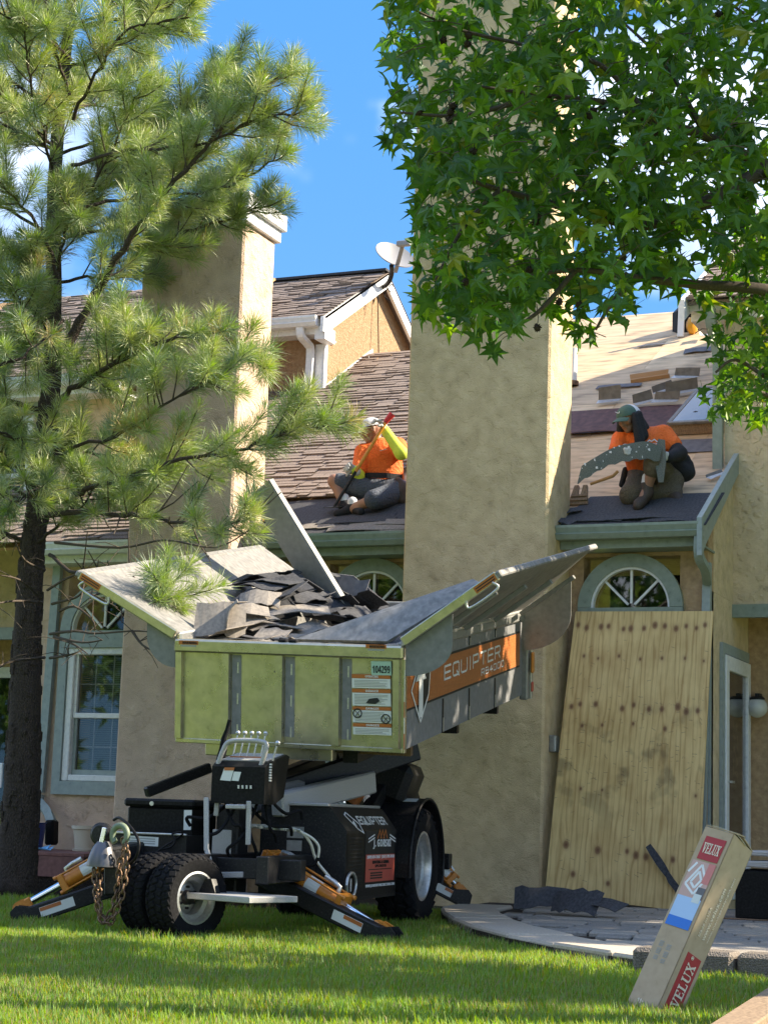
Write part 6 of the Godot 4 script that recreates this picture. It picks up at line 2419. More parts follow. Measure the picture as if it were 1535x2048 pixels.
	lathe(s, [Vector2(0, 0), Vector2(0.11, 0), Vector2(0.13, 0.24), Vector2(0.14, 0.25), Vector2(0.12, 0.25), Vector2(0.10, 0.02), Vector2(0, 0.02)], xf(Vector3(-9.929, 0.336, -15)), 18)
	o = part("bucket", s, mat("bucket_blue", lin(0.012, 0.03, 0.16), 0.4))
	tag(o, "dark blue bucket between the pine trunk and the downspout", "bucket")
	s = st()
	for k in 5:
		var p := Vector3(-9.654, 0.345, -14.7) + Vector3(-0.10 + 0.055 * k, 0.0, 0.03 * sin(k * 2.1))
		slab(s, [p + Vector3(-0.06, 0.0, -0.05), p + Vector3(0.05, 0.035 + 0.012 * (k % 2), -0.04), p + Vector3(0.07, 0.0, 0.05), p + Vector3(-0.05, 0.02, 0.06)], 0.004)
	o = part("plastic_bag", s, mat("bag_blue", lin(0.16, 0.42, 0.72), 0.5))
	tag(o, "light blue plastic bag on the maroon porch beside the downspout foot", "bag")
	# white sign board edge at the far left
	s = st()
	span(s, Vector3(-10.49, 0.899, -15), Vector3(-10.29, 1.135, -14.98), 0.004)
	o = part("white_board", s, M.paint_white)
	tag(o, "white board edge left of the pine trunk", "board")


func bent_rod() -> ArrayMesh:
	var s := st()
	tube(s, [Vector3(-0.35, 0, 0.04), Vector3(0.14, 0.0, 0.06), Vector3(0.16, 0.0, 0.03), Vector3(0.12, 0.0, -0.28)], 0.006, 6)
	s.generate_normals()
	return s.commit()


func carton() -> void:
	var b := thing("long_carton", "long brown skylight carton leaning to the right on the grass in the right foreground", "carton")
	var p0 := Vector3(-1.924, 0, -7.319)
	var top := Vector3(-1.655, 0.73, -7.565)
	var a := (top - p0).normalized()
	var view := (p0 + top) * 0.5 - Vector3(0, 0.76, 0)
	view = (view - a * view.dot(a)).normalized()
	var side := view.cross(a)
	if side.x < 0:
		side = -side
	var e1 := (view * 0.62 - side * 0.785).normalized()
	var e2 := (view * 0.785 + side * 0.62).normalized()
	var w1 := 0.145
	var w2 := 0.155
	var ln := p0.distance_to(top)
	p0 -= a * 0.03
	ln += 0.03
	var n1 := -e2   # normal of the left face
	var n2 := -e1   # normal of the right face
	var s := st()
	var f := func(x: float, y: float, z: float) -> Vector3: return p0 + e1 * x + e2 * y + a * z
	slab(s, [f.call(0, 0, 0), f.call(w1, 0, 0), f.call(w1, 0, ln), f.call(0, 0, ln)], 0.004, n1)
	part("left_wall", s, M.cardboard, b)
	s = st()
	slab(s, [f.call(0, 0, 0), f.call(0, w2, 0), f.call(0, w2, ln - 0.01), f.call(0, 0, ln)], 0.003, n2)
	slab(s, [f.call(w1, 0, 0), f.call(w1, w2, 0), f.call(w1, w2, ln), f.call(w1, 0, ln)], 0.003)
	slab(s, [f.call(0, w2, 0), f.call(w1, w2, 0), f.call(w1, w2, ln), f.call(0, w2, ln - 0.01)], 0.003)
	part("wall", s, M.cardboard, b)
	s = st()
	slab(s, [f.call(-0.002, -0.004, ln), f.call(w1 + 0.003, 0.0, ln + 0.004), f.call(w1, w2 * 0.6, ln + 0.03), f.call(0, w2 * 0.5, ln + 0.02)], 0.004)
	slab(s, [f.call(0, w2 * 0.45, ln + 0.012), f.call(w1, w2 * 0.5, ln + 0.016), f.call(w1, w2, ln), f.call(0, w2, ln - 0.01)], 0.004)
	part("top_flap", s, M.cardboard, b)
	s = st()
	slab(s, [f.call(0.03, -0.006, ln + 0.006), f.call(w1 - 0.02, -0.006, ln + 0.010), f.call(w1 - 0.02, w2 * 0.5, ln + 0.032), f.call(0.03, w2 * 0.5, ln + 0.027)], 0.001)
	slab(s, [f.call(-0.004, w2 * 0.12, ln + 0.004), f.call(0.05, w2 * 0.2, ln + 0.016), f.call(0.04, w2 * 0.7, ln + 0.02), f.call(-0.006, w2 * 0.62, ln - 0.01)], 0.001)
	part("packing_tape", s, M.tape, b)
	# prints on the left face: across = 1 at the outer edge, 0 at the shared edge
	var lf := func(x0: float, z0: float, x1: float, z1: float, h: float) -> Array: return [p0 + e1 * (w1 * x0) + a * (ln * z0) + n1 * h, p0 + e1 * (w1 * x1) + a * (ln * z0) + n1 * h, p0 + e1 * (w1 * x1) + a * (ln * z1) + n1 * h, p0 + e1 * (w1 * x0) + a * (ln * z1) + n1 * h]
	sticker(b, "red_label", lf.call(0.12, 0.835, 0.84, 0.955, 0.0016), M.carton_red)
	letters(b, "VELUX", Transform3D(Basis(-e1, a, n1), p0 + e1 * w1 * 0.48 + a * ln * 0.895 + n1 * 0.0045), 0.045, w1 * 0.60, M.carton_print, "Droid Serif", 700)
	sticker(b, "picture_label", lf.call(0.10, 0.64, 0.93, 0.825, 0.0016), mat("print_pink", lin(0.58, 0.36, 0.30), 0.4))
	sticker(b, "picture_label", lf.call(0.10, 0.72, 0.34, 0.825, 0.0022), mat("print_red", lin(0.62, 0.20, 0.17), 0.4))
	sticker(b, "picture_label", lf.call(0.10, 0.64, 0.36, 0.70, 0.0022), mat("print_dark", lin(0.13, 0.12, 0.12), 0.4))
	var s2 := st()
	for q in [[0.55, 0.81, 0.25, 0.74], [0.25, 0.74, 0.45, 0.66], [0.45, 0.66, 0.85, 0.70], [0.85, 0.70, 0.55, 0.81], [0.55, 0.775, 0.38, 0.735], [0.38, 0.735, 0.5, 0.69], [0.5, 0.69, 0.7, 0.715], [0.7, 0.715, 0.55, 0.775], [0.75, 0.815, 0.92, 0.76]]:
		bar(s2, p0 + e1 * w1 * q[0] + a * ln * q[1] + n1 * 0.003, p0 + e1 * w1 * q[2] + a * ln * q[3] + n1 * 0.003, 0.010, 0.001, 0.0, n1)
	part("picture_frames", s2, M.paint_white, b)
	sticker(b, "blue_label", lf.call(0.10, 0.535, 0.93, 0.64, 0.0016), mat("print_pale_blue", lin(0.42, 0.58, 0.82), 0.4))
	sticker(b, "blue_label", lf.call(0.10, 0.485, 0.93, 0.535, 0.0016), mat("print_blue", lin(0.02, 0.17, 0.62), 0.4))
	sticker(b, "blue_label", lf.call(0.14, 0.62, 0.40, 0.665, 0.0028), M.sticker_white)
	s2 = st()
	for k in 4:
		var z := 0.618 - 0.013 * k
		var q: Array = lf.call(0.86 - [0.42, 0.28, 0.2, 0.45][k], z, 0.86, z + 0.005, 0.0024)
		slab(s2, q, 0.0004)
	for k in 7:
		slab(s2, lf.call(0.16, 0.552 + k * 0.005, 0.28, 0.554 + k * 0.005, 0.0024), 0.0004)
	part("small_print", s2, M.ink_grey, b)
	s2 = st()
	for col in 2:
		for k in 14:
			if k % 5 == 3:
				continue
			slab(s2, lf.call(0.40 + col * 0.28, 0.30 + k * 0.0075 + col * 0.008, 0.55 + col * 0.28, 0.3035 + k * 0.0075 + col * 0.008, 0.0016), 0.0004)
	part("bar_marks", s2, M.ink_grey, b)
	letters(b, "11+", Transform3D(Basis(-e1, a, n1), p0 + e1 * w1 * 0.62 + a * ln * 0.10 + n1 * 0.0015), 0.018, w1 * 0.22, M.carton_print)
	# prints on the right face: text runs up the length, tops towards the shared edge
	var rf := func(y0: float, z0: float, y1: float, z1: float, h: float) -> Array: return [p0 + e2 * (w2 * y0) + a * (ln * z0) + n2 * h, p0 + e2 * (w2 * y1) + a * (ln * z0) + n2 * h, p0 + e2 * (w2 * y1) + a * (ln * z1) + n2 * h, p0 + e2 * (w2 * y0) + a * (ln * z1) + n2 * h]
	sticker(b, "red_label", rf.call(0.22, 0.115, 0.86, 0.40, 0.0016), M.carton_red)
	var tb := Basis(a, -e2, n2)
	letters(b, "VELUX", Transform3D(tb, p0 + e2 * w2 * 0.55 + a * ln * 0.25 + n2 * 0.0045), w2 * 0.36, ln * 0.22, M.carton_print, "Droid Serif", 700)
	letters(b, "®", Transform3D(tb, p0 + e2 * w2 * 0.46 + a * ln * 0.385 + n2 * 0.0045), 0.016, 0.016, M.carton_print)
	letters(b, "www.velux.com", Transform3D(tb, p0 + e2 * w2 * 0.55 + a * ln * 0.62 + n2 * 0.0025), w2 * 0.115, ln * 0.27, M.carton_print, "Droid Sans", 600)
	letters(b, "Made in USA", Transform3D(tb, p0 + e2 * w2 * 0.34 + a * ln * 0.565 + n2 * 0.0025), w2 * 0.09, ln * 0.15, M.carton_print, "Droid Sans", 400)
	letters(b, "www.thenoleakskylight.com", Transform3D(tb, p0 + e2 * w2 * 0.76 + a * ln * 0.655 + n2 * 0.0025), w2 * 0.085, ln * 0.34, M.carton_print, "Droid Sans", 400)


func merged(list: Array) -> ArrayMesh:
	var s := SurfaceTool.new()
	for mesh in list:
		s.append_from(mesh, 0, Transform3D())
	return s.commit()


# skull, jaw, nose, ears and brow as bones, looking along fwd
func head_bones(c: Vector3, fwd: Vector3, up: Vector3) -> Array:
	fwd = fwd.normalized()
	up = (up - fwd * up.dot(fwd)).normalized()
	var r := fwd.cross(up)
	var q := func(x: float, y: float, z: float) -> Vector3: return c + r * x + up * y + fwd * z
	return [
		[q.call(0, 0.025, -0.022), q.call(0, 0.030, 0.018), 0.086, 0.078],
		[q.call(0, -0.03, 0.0), q.call(0, -0.07, 0.045), 0.066, 0.042],
		[q.call(0, -0.075, 0.055), q.call(0, -0.085, 0.062), 0.030, 0.024],
		[q.call(0, 0.010, 0.088), q.call(0, -0.028, 0.108), 0.011, 0.016],
		[q.call(-0.014, -0.033, 0.096), q.call(0.014, -0.033, 0.096), 0.010, 0.010],
		[q.call(-0.035, 0.024, 0.082), q.call(0.035, 0.024, 0.082), 0.013, 0.013],
		[q.call(-0.045, -0.015, 0.066), q.call(0.045, -0.015, 0.066), 0.022, 0.022],
		[q.call(-0.018, -0.056, 0.088), q.call(0.018, -0.056, 0.088), 0.009, 0.009],
		[q.call(-0.082, 0.010, -0.01), q.call(-0.086, -0.02, -0.006), 0.016, 0.011],
		[q.call(0.082, 0.010, -0.01), q.call(0.086, -0.02, -0.006), 0.016, 0.011],
	]


func face_parts(o: Node3D, c: Vector3, fwd: Vector3, up: Vector3, brow: Material) -> void:
	fwd = fwd.normalized()
	up = (up - fwd * up.dot(fwd)).normalized()
	var r := fwd.cross(up)
	var s := st()
	for k in [-1.0, 1.0]:
		var e: Vector3 = c + r * 0.033 * k + up * 0.004 + fwd * 0.080
		lathe(s, [Vector2(0, -0.009), Vector2(0.010, -0.004), Vector2(0.010, 0.004), Vector2(0, 0.009)], xf(e), 8)
	part("eyes", s, M.ink, o)
	s = st()
	for k in [-1.0, 1.0]:
		bar(s, c + r * 0.018 * k + up * 0.022 + fwd * 0.092, c + r * 0.05 * k + up * 0.024 + fwd * 0.080, 0.008, 0.007)
	part("eyebrows", s, brow, o)
	s = st()
	bar(s, c - r * 0.02 - up * 0.055 + fwd * 0.095, c + r * 0.02 - up * 0.055 + fwd * 0.095, 0.008, 0.008, 0.002)
	part("mouth", s, mat("lips", lin(0.22, 0.09, 0.07), 0.6), o)


# five-fingered hand: palm from the wrist along dir, fingers curled by curl round the grip axis
func hand_bones(w: Vector3, dir: Vector3, nrm: Vector3, curl: float, mirror: float) -> Array:
	dir = dir.normalized()
	nrm = (nrm - dir * nrm.dot(dir)).normalized()
	var sd := dir.cross(nrm) * mirror
	var out := []
	for i in 4:
		var x := (i - 1.5) * 0.021
		var k := w + dir * 0.085 + sd * x
		out.append([w + sd * x * 0.6, k, 0.013, 0.011])
		var l: float = [0.040, 0.046, 0.043, 0.034][i]
		var d1 := dir.rotated(sd, 0.0)
		d1 = (dir * cos(curl) - nrm * sin(curl)).normalized()
		var d2 := (dir * cos(curl * 2.1) - nrm * sin(curl * 2.1)).normalized()
		out.append([k, k + d1 * l, 0.0105, 0.0095])
		out.append([k + d1 * l, k + d1 * l + d2 * l * 0.85, 0.0095, 0.0082])
	var tb := w + dir * 0.03 - sd * 0.034
	var td := (dir * 0.55 - sd * 0.7 - nrm * 0.45).normalized()
	out.append([w + dir * 0.02 - sd * 0.02, tb, 0.014, 0.013])
	out.append([tb, tb + td * 0.035, 0.012, 0.0105])
	out.append([tb + td * 0.035, tb + td * 0.035 + (td - nrm * 0.9).normalized() * 0.03, 0.0105, 0.009])
	return out


func cap(o: Node3D, c: Vector3, fwd: Vector3, up: Vector3, front: Material, back: Material) -> void:
	fwd = fwd.normalized()
	up = (up - fwd * up.dot(fwd)).normalized()
	var r := fwd.cross(up)
	var b := Basis(r, up, -fwd)
	for half in 2:
		var s := st()
		s.set_smooth_group(0)
		for i in 7:
			for k in 12:
				var q := func(a: int, e: int) -> Vector3:
					var th := (PI / 2) * (1.0 - a / 7.0)
					var ph := PI * e / 12.0 + (0.0 if half == 0 else PI)
					return c + b * Vector3(cos(ph) * cos(th) * 0.103, 0.035 + sin(th) * 0.095, -sin(ph) * cos(th) * 0.118 + 0.005)
				face(s, [q.call(i, k), q.call(i + 1, k), q.call(i + 1, k + 1), q.call(i, k + 1)], q.call(i, k) - c)
		part("cap_front" if half == 0 else "cap_back", s, front if half == 0 else back, o)
	var s2 := st()
	var n := 8
	for i in n:
		var q := func(e: int, out: float) -> Vector3:
			var x := lerpf(-1.0, 1.0, float(e) / n)
			return c + b * Vector3(x * 0.085, 0.036 - 0.02 * x * x - 0.025 * out, -(0.118 * sqrt(1.0 - 0.5 * x * x)) - out * 0.085 * (1.0 - 0.55 * x * x))
		var p := [q.call(i, 0), q.call(i + 1, 0), q.call(i + 1, 1), q.call(i, 1)]
		slab(s2, p, 0.005)
	part("cap_brim", s2, front, o)


func person_node(label: String, at: Vector3) -> Node3D:
	var o := thing("person", label, "person", Vector3.ZERO)
	return o


func build_workers() -> void:
	var skin := mat("skin", lin(0.30, 0.155, 0.10), 0.55)
	skin.subsurf_scatter_enabled = true
	skin.subsurf_scatter_strength = 0.1
	var shirt := mottled("shirt_orange", lin(0.72, 0.115, 0.010), lin(0.80, 0.16, 0.018), 5.0, 101, 0.8)
	relief(shirt, noise_tex(107, 0.012, 256, [[0.0, grey(0)], [1.0, grey(1)]], "ridge", 3, 20.0), 1.2)
	var shorts := mottled("shorts_denim", lin(0.05, 0.06, 0.085), lin(0.10, 0.115, 0.145), 8.0, 102, 0.9)
	relief(shorts, noise_tex(110, 0.010, 256, [[0.0, grey(0)], [1.0, grey(1)]], "ridge", 3, 20.0), 1.2)
	var khaki := mottled("trousers_khaki", lin(0.085, 0.068, 0.045), lin(0.15, 0.12, 0.085), 6.0, 103, 0.9)
	relief(khaki, noise_tex(108, 0.012, 256, [[0.0, grey(0)], [1.0, grey(1)]], "ridge", 3, 20.0), 1.0)
	var yellow := mottled("sleeve_yellow", lin(0.55, 0.68, 0.05), lin(0.62, 0.76, 0.08), 6.0, 104, 0.7)
	var black := mottled("cloth_black", lin(0.010, 0.010, 0.013), lin(0.022, 0.022, 0.027), 6.0, 105, 0.9)
	var glove := mottled("glove_grey", lin(0.34, 0.34, 0.32), lin(0.55, 0.55, 0.53), 20.0, 106, 0.85)
	var boot := mottled("boot_brown", lin(0.035, 0.024, 0.018), lin(0.075, 0.05, 0.038), 9.0, 109, 0.6)
	var white := mat("cloth_white", lin(0.62, 0.63, 0.66), 0.85)
	var green := mat("cap_green", lin(0.06, 0.115, 0.095), 0.85)
	var hair := mat("hair", lin(0.02, 0.014, 0.011), 0.8)
	seated(skin, shirt, shorts, yellow, black, glove, white, hair)
	kneeling(skin, shirt, khaki, black, glove, boot, white, green, hair)


func seated(skin: Material, shirt: Material, shorts: Material, yellow: Material, black: Material, glove: Material, white: Material, hair: Material) -> void:
	var pel := Vector3(-6.799, 3.797, -16)
	var hr := Vector3(-6.879, 3.791, -15.92)
	var hl := Vector3(-6.688, 3.774, -15.92)
	var wst := Vector3(-6.87, 3.966, -16.03)
	var chs := Vector3(-6.907, 4.148, -16.03)
	var shr := Vector3(-7.083, 4.185, -15.95)
	var shl := Vector3(-6.76, 4.259, -16.08)
	var nck := Vector3(-6.944, 4.285, -16.02)
	var hd := Vector3(-7.006, 4.401, -15.97)
	var er := Vector3(-7.05, 3.931, -15.8)
	var wr := Vector3(-7.048, 3.975, -15.72)
	var el := Vector3(-6.614, 4.129, -15.8)
	var wl := Vector3(-6.809, 4.374, -15.84)
	var kr := Vector3(-7.257, 3.877, -15.72)
	var ar := Vector3(-7.14, 3.638, -15.7)
	var tr := Vector3(-6.94, 3.559, -15.58)
	var kl := Vector3(-6.782, 3.649, -15.56)
	var al := Vector3(-7.02, 3.587, -15.62)
	var tl := Vector3(-7.112, 3.554, -15.6)
	var fwd := Vector3(-0.80, -0.38, 0.50).normalized()
	var up := Vector3(-0.10, 1, 0.05)
	var o := person_node("roofer in white cap and yellow sleeves sitting on the shingles left of the sand chimney", pel)
	var torso := [[pel, wst, 0.145, 0.135], [wst, chs, 0.135, 0.145], [chs, nck, 0.145, 0.055], [shr.lerp(nck, 0.12), shl.lerp(nck, 0.12), 0.065, 0.065], [hr, hl, 0.11, 0.11], [chs + Vector3(-0.06, 0, 0.02), wst + Vector3(-0.06, 0, 0.03), 0.11, 0.12], [chs + Vector3(0.07, 0.0, 0), wst + Vector3(0.05, 0, 0.0), 0.11, 0.115]]
	var arms := [[shr, er, 0.058, 0.045], [er, wr, 0.045, 0.032], [shl, el, 0.060, 0.048], [el, wl, 0.046, 0.033]]
	var legs := [[hr, kr, 0.095, 0.062], [kr, ar, 0.058, 0.042], [hl, kl, 0.098, 0.064], [kl, al, 0.058, 0.042], [ar, tr, 0.035, 0.028], [al, tl, 0.035, 0.028]]
	var body := merged([flesh(torso + [[nck, hd, 0.052, 0.055]] + arms + legs, 0.014, 0.035), flesh(head_bones(hd, fwd, up), 0.006, 0.018)])
	meshpart("body", body, skin, o)
	face_parts(o, hd, fwd, up, hair)
	meshpart("shirt", flesh(torso + [[shr, shr.lerp(er, 0.75), 0.062, 0.060], [shl, shl.lerp(el, 0.8), 0.066, 0.064]], 0.012, 0.04, 0.014), shirt, o)
	meshpart("shorts", flesh([[hr, kr.lerp(hr, 0.12), 0.10, 0.078], [hl, kl.lerp(hl, 0.04), 0.105, 0.085], [hr, hl, 0.12, 0.12], [pel, pel + Vector3(0, 0.02, 0), 0.13, 0.13]], 0.012, 0.04, 0.012), shorts, o)
	meshpart("sleeve", flesh([[shl.lerp(el, 0.7), el, 0.05, 0.05], [el, wl, 0.049, 0.036]], 0.009, 0.03, 0.010), yellow, o)
	meshpart("sleeve", flesh([[shr.lerp(er, 0.8), er, 0.047, 0.047], [er, wr, 0.046, 0.034]], 0.009, 0.03, 0.010), yellow, o)
	var tool := (Vector3(-6.735, 4.517, -15.8) - Vector3(-7.206, 3.608, -15.62)).normalized()
	meshpart("glove", flesh([[wl - Vector3(0.0, 0.02, 0), wl + Vector3(-0.01, 0.03, 0), 0.036, 0.034]] + hand_bones(wl + Vector3(0.0, 0.01, 0.02), Vector3(-0.35, 0.75, 0.5), Vector3(0.6, 0.5, -0.3), 0.85, 1.0), 0.006, 0.012, 0.003), glove, o)
	meshpart("glove", flesh([[wr - Vector3(-0.02, 0.02, 0), wr, 0.034, 0.034]] + hand_bones(wr, Vector3(-0.5, 0.25, 0.75), Vector3(-0.5, 0.6, -0.5), 0.85, -1.0), 0.006, 0.012, 0.003), glove, o)
	for q in [[ar, tr], [al, tl]]:
		var d: Vector3 = (q[1] - q[0]).normalized()
		meshpart("shoe", flesh([[q[0] - d * 0.04 - Vector3(0, 0.01, 0), q[1] + d * 0.05, 0.044, 0.036], [q[0] + Vector3(0, 0.02, 0), q[0] + d * 0.05, 0.05, 0.042]], 0.008, 0.02), black, o)
		meshpart("sock", flesh([[q[0] + Vector3(0, 0.035, 0), q[0] + Vector3(0, 0.065, 0), 0.047, 0.047]], 0.008, 0.02), white, o)
	cap(o, hd, fwd + Vector3(0, 0.12, 0), up, white, white)
	var cf := (fwd + Vector3(0, 0.12, 0)).normalized()
	var cu := (up - cf * up.dot(cf)).normalized()
	var cr := cf.cross(cu)
	letters(o, "SS", Transform3D(Basis(cr, (cu - cf * 0.3).normalized(), cr.cross((cu - cf * 0.3).normalized())), hd + cu * 0.078 + cf * 0.113), 0.042, 0.07, M.ink)
	var s := st()
	var bt := [wst + Vector3(0.20, -0.03, 0.06), wst + Vector3(0.10, -0.035, 0.185), wst + Vector3(-0.05, -0.03, 0.215), wst + Vector3(-0.17, -0.02, 0.14), wst + Vector3(-0.215, -0.02, -0.03)]
	var pts := smooth_path(bt, 5)
	for i in pts.size() - 1:
		bar(s, pts[i], pts[i + 1] + (pts[i + 1] - pts[i]) * 0.1, 0.012, 0.05)
	part("tool_belt", s, black, o)
	meshpart("tool_pouch", flesh([[Vector3(-6.623, 3.764, -15.85), Vector3(-6.6, 3.692, -15.85), 0.07, 0.06], [Vector3(-6.669, 3.867, -15.88), Vector3(-6.613, 3.814, -15.86), 0.05, 0.06]], 0.01, 0.03), M.boot_brown, o)
	s = st()
	bar(s, chs + Vector3(0.05, 0.03, 0.175), chs + Vector3(0.11, 0.045, 0.16), 0.02, 0.004)
	part("shirt_print", s, white, o)
	# the shovel he holds
	var t := thing("roofing_shovel", "roofing shovel with yellow shaft and red grip, held upright by the seated roofer", "shovel")
	var a := Vector3(-7.206, 3.608, -15.62)
	var b := Vector3(-6.78, 4.428, -15.78)
	s = st()
	tube(s, [a.lerp(b, 0.42), b], 0.017, 10)
	part("shaft", s, mat("shaft_yellow", lin(0.62, 0.27, 0.03), 0.4), t)
	s = st()
	tube(s, [a, a.lerp(b, 0.42)], 0.015, 10)
	part("lower_shaft", s, M.black_steel, t)
	s = st()
	tube(s, [b, b.lerp(a, -0.03), Vector3(-6.719, 4.516, -15.8)], [0.02, 0.026, 0.034], 10)
	part("grip", s, mat("grip_red", lin(0.60, 0.035, 0.05), 0.4), t)
	s = st()
	slab(s, [a + Vector3(-0.09, -0.01, 0.05), a + Vector3(0.09, -0.01, 0.05), a + Vector3(0.08, 0.02, -0.06), a + Vector3(-0.08, 0.02, -0.06)], 0.006)
	part("blade", s, M.black_steel, t)


func kneeling(skin: Material, shirt: Material, khaki: Material, black: Material, glove: Material, boot: Material, white: Material, green: Material, hair: Material) -> void:
	var pel := Vector3(-4.22, 3.871, -15.95)
	var hr := Vector3(-4.302, 3.839, -15.88)
	var hl := Vector3(-4.12, 3.839, -15.92)
	var wst := Vector3(-4.261, 3.947, -15.86)
	var chs := Vector3(-4.271, 4.084, -15.74)
	var shr := Vector3(-4.452, 4.122, -15.68)
	var shl := Vector3(-4.088, 4.182, -15.82)
	var nck := Vector3(-4.298, 4.205, -15.7)
	var hd := Vector3(-4.348, 4.291, -15.58)
	var er := Vector3(-4.449, 3.937, -15.5)
	var wr := Vector3(-4.337, 3.988, -15.42)
	var el := Vector3(-3.926, 3.987, -15.72)
	var wl := Vector3(-3.981, 3.921, -15.55)
	var kr := Vector3(-4.344, 3.617, -15.64)
	var ar := Vector3(-4.065, 3.653, -15.78)
	var tr := Vector3(-3.96, 3.597, -15.76)
	var kl := Vector3(-4.093, 3.867, -15.5)
	var al := Vector3(-4.174, 3.659, -15.56)
	var tl := Vector3(-4.228, 3.509, -15.5)
	var fwd := Vector3(-0.42, -0.42, 0.80).normalized()
	var up := Vector3(-0.15, 1, 0.25)
	var o := person_node("roofer in green and white cap kneeling on the stripped roof with a torn shingle", pel)
	var torso := [[pel, wst, 0.135, 0.13], [wst, chs, 0.13, 0.14], [chs, nck, 0.135, 0.055], [shr.lerp(nck, 0.1), shl.lerp(nck, 0.1), 0.068, 0.068], [hr, hl, 0.105, 0.105], [chs + Vector3(-0.07, 0.01, 0), wst + Vector3(-0.06, 0, 0), 0.11, 0.11], [chs + Vector3(0.08, 0.01, -0.02), wst + Vector3(0.06, 0, 0), 0.11, 0.11]]
	var arms := [[shr, er, 0.056, 0.045], [er, wr, 0.043, 0.032], [shl, el, 0.06, 0.048], [el, wl, 0.045, 0.033]]
	var legs := [[hr, kr, 0.095, 0.066], [kr, ar, 0.06, 0.045], [hl, kl, 0.098, 0.066], [kl, al, 0.06, 0.042], [ar, tr, 0.04, 0.03], [al, tl, 0.036, 0.03]]
	meshpart("body", merged([flesh(torso + [[nck, hd, 0.052, 0.055]] + arms + legs, 0.014, 0.035), flesh(head_bones(hd, fwd, up), 0.006, 0.018)]), skin, o)
	face_parts(o, hd, fwd, up, hair)
	meshpart("shirt", flesh(torso + [[shr, shr.lerp(er, 0.6), 0.066, 0.064], [shl, shl.lerp(el, 0.55), 0.070, 0.068]], 0.012, 0.04, 0.014), shirt, o)
	meshpart("trousers", flesh([[hr, kr, 0.105, 0.082], [kr, ar, 0.078, 0.06], [hl, kl, 0.108, 0.078], [kl, kl.lerp(al, 0.25), 0.074, 0.07], [hr, hl, 0.12, 0.12], [hl, Vector3(-4.016, 3.776, -15.85), 0.10, 0.09], [Vector3(-4.002, 3.654, -15.8), Vector3(-4.061, 3.756, -15.85), 0.075, 0.09]], 0.012, 0.045, 0.01), khaki, o)
	meshpart("sleeve", flesh([[shl.lerp(el, 0.55), el, 0.054, 0.052], [el, wl, 0.052, 0.036]], 0.009, 0.03, 0.012), black, o)
	meshpart("sleeve", flesh([[shr.lerp(er, 0.7), er, 0.046, 0.046], [er, wr, 0.044, 0.034]], 0.009, 0.03, 0.008), black, o)
	meshpart("glove", flesh([[wl, wl + Vector3(-0.02, 0.01, 0.02), 0.036, 0.036]] + hand_bones(wl, Vector3(-0.75, 0.25, 0.5), Vector3(0.2, 0.6, 0.6), 0.8, 1.0), 0.006, 0.012, 0.004), glove, o)
	meshpart("glove", flesh([[wr, wr + Vector3(0.01, 0.005, 0.02), 0.034, 0.034]] + hand_bones(wr, Vector3(0.45, 0.0, 0.8), Vector3(0.0, 0.9, 0.2), 0.7, -1.0), 0.006, 0.012, 0.003), glove, o)
	meshpart("boot", flesh([[al + Vector3(0, 0.03, 0), al - Vector3(0, 0.05, 0), 0.054, 0.052], [al - Vector3(0, 0.05, 0.02), tl, 0.05, 0.045], [tl, tl + (tl - al).normalized() * 0.03, 0.045, 0.04]], 0.008, 0.03), boot, o)
	meshpart("boot", flesh([[ar, tr, 0.06, 0.05], [tr, tr + Vector3(0.02, -0.02, 0.02), 0.05, 0.045]], 0.008, 0.03), boot, o)
	meshpart("sock", flesh([[al + Vector3(0, 0.04, 0), al + Vector3(0.005, 0.09, 0), 0.052, 0.050]], 0.008, 0.02), white, o)
	meshpart("hair", flesh([[hd + Vector3(0.02, 0.02, -0.05), hd + Vector3(0.03, -0.05, -0.06), 0.085, 0.07]], 0.01, 0.03), hair, o)
	# dark sun drape hanging from the cap
	var f2 := fwd.normalized()
	var u2 := (up - f2 * up.dot(f2)).normalized()
	var r2 := f2.cross(u2)
	meshpart("sun_drape", flesh([[hd + r2 * 0.095 + u2 * 0.03 - f2 * 0.01, hd + r2 * 0.13 - u2 * 0.17 + f2 * 0.03, 0.034, 0.055], [hd + r2 * 0.07 - f2 * 0.07, hd + r2 * 0.12 - u2 * 0.15 - f2 * 0.06, 0.05, 0.055], [hd - r2 * 0.100 + u2 * 0.03 + f2 * 0.03, hd - r2 * 0.115 - u2 * 0.20 + f2 * 0.08, 0.026, 0.046], [hd - r2 * 0.095 + u2 * 0.02 - f2 * 0.03, hd - r2 * 0.10 - u2 * 0.17, 0.035, 0.05], [hd - u2 * 0.02 - f2 * 0.08, hd - u2 * 0.12 - f2 * 0.09, 0.07, 0.09], [hd + r2 * 0.13 - u2 * 0.15 - f2 * 0.05, hd + r2 * 0.05 - u2 * 0.17 + f2 * 0.03, 0.045, 0.035]], 0.009, 0.035), black, o)
	cap(o, hd, fwd + Vector3(0, 0.10, 0), up, green, white)
	var cf := (fwd + Vector3(0, 0.10, 0)).normalized()
	var cu := (up - cf * up.dot(cf)).normalized()
	var cr := cf.cross(cu)
	var s := st()
	var e := hd + cu * 0.082 + cf * 0.108 + cr * 0.02
	tube(s, smooth_path([e - cr * 0.028 + cu * 0.006, e - cr * 0.016 - cu * 0.008 + cf * 0.004, e + cr * 0.028 + cu * 0.010 - cf * 0.004], 5), [0.0015, 0.003, 0.0042, 0.005, 0.0045, 0.004, 0.0035, 0.003, 0.0025, 0.002, 0.0012], 5)
	part("cap_mark", s, white, o)
	s = st()
	var pb := Vector3(-4.131, 4.07, -15.57)
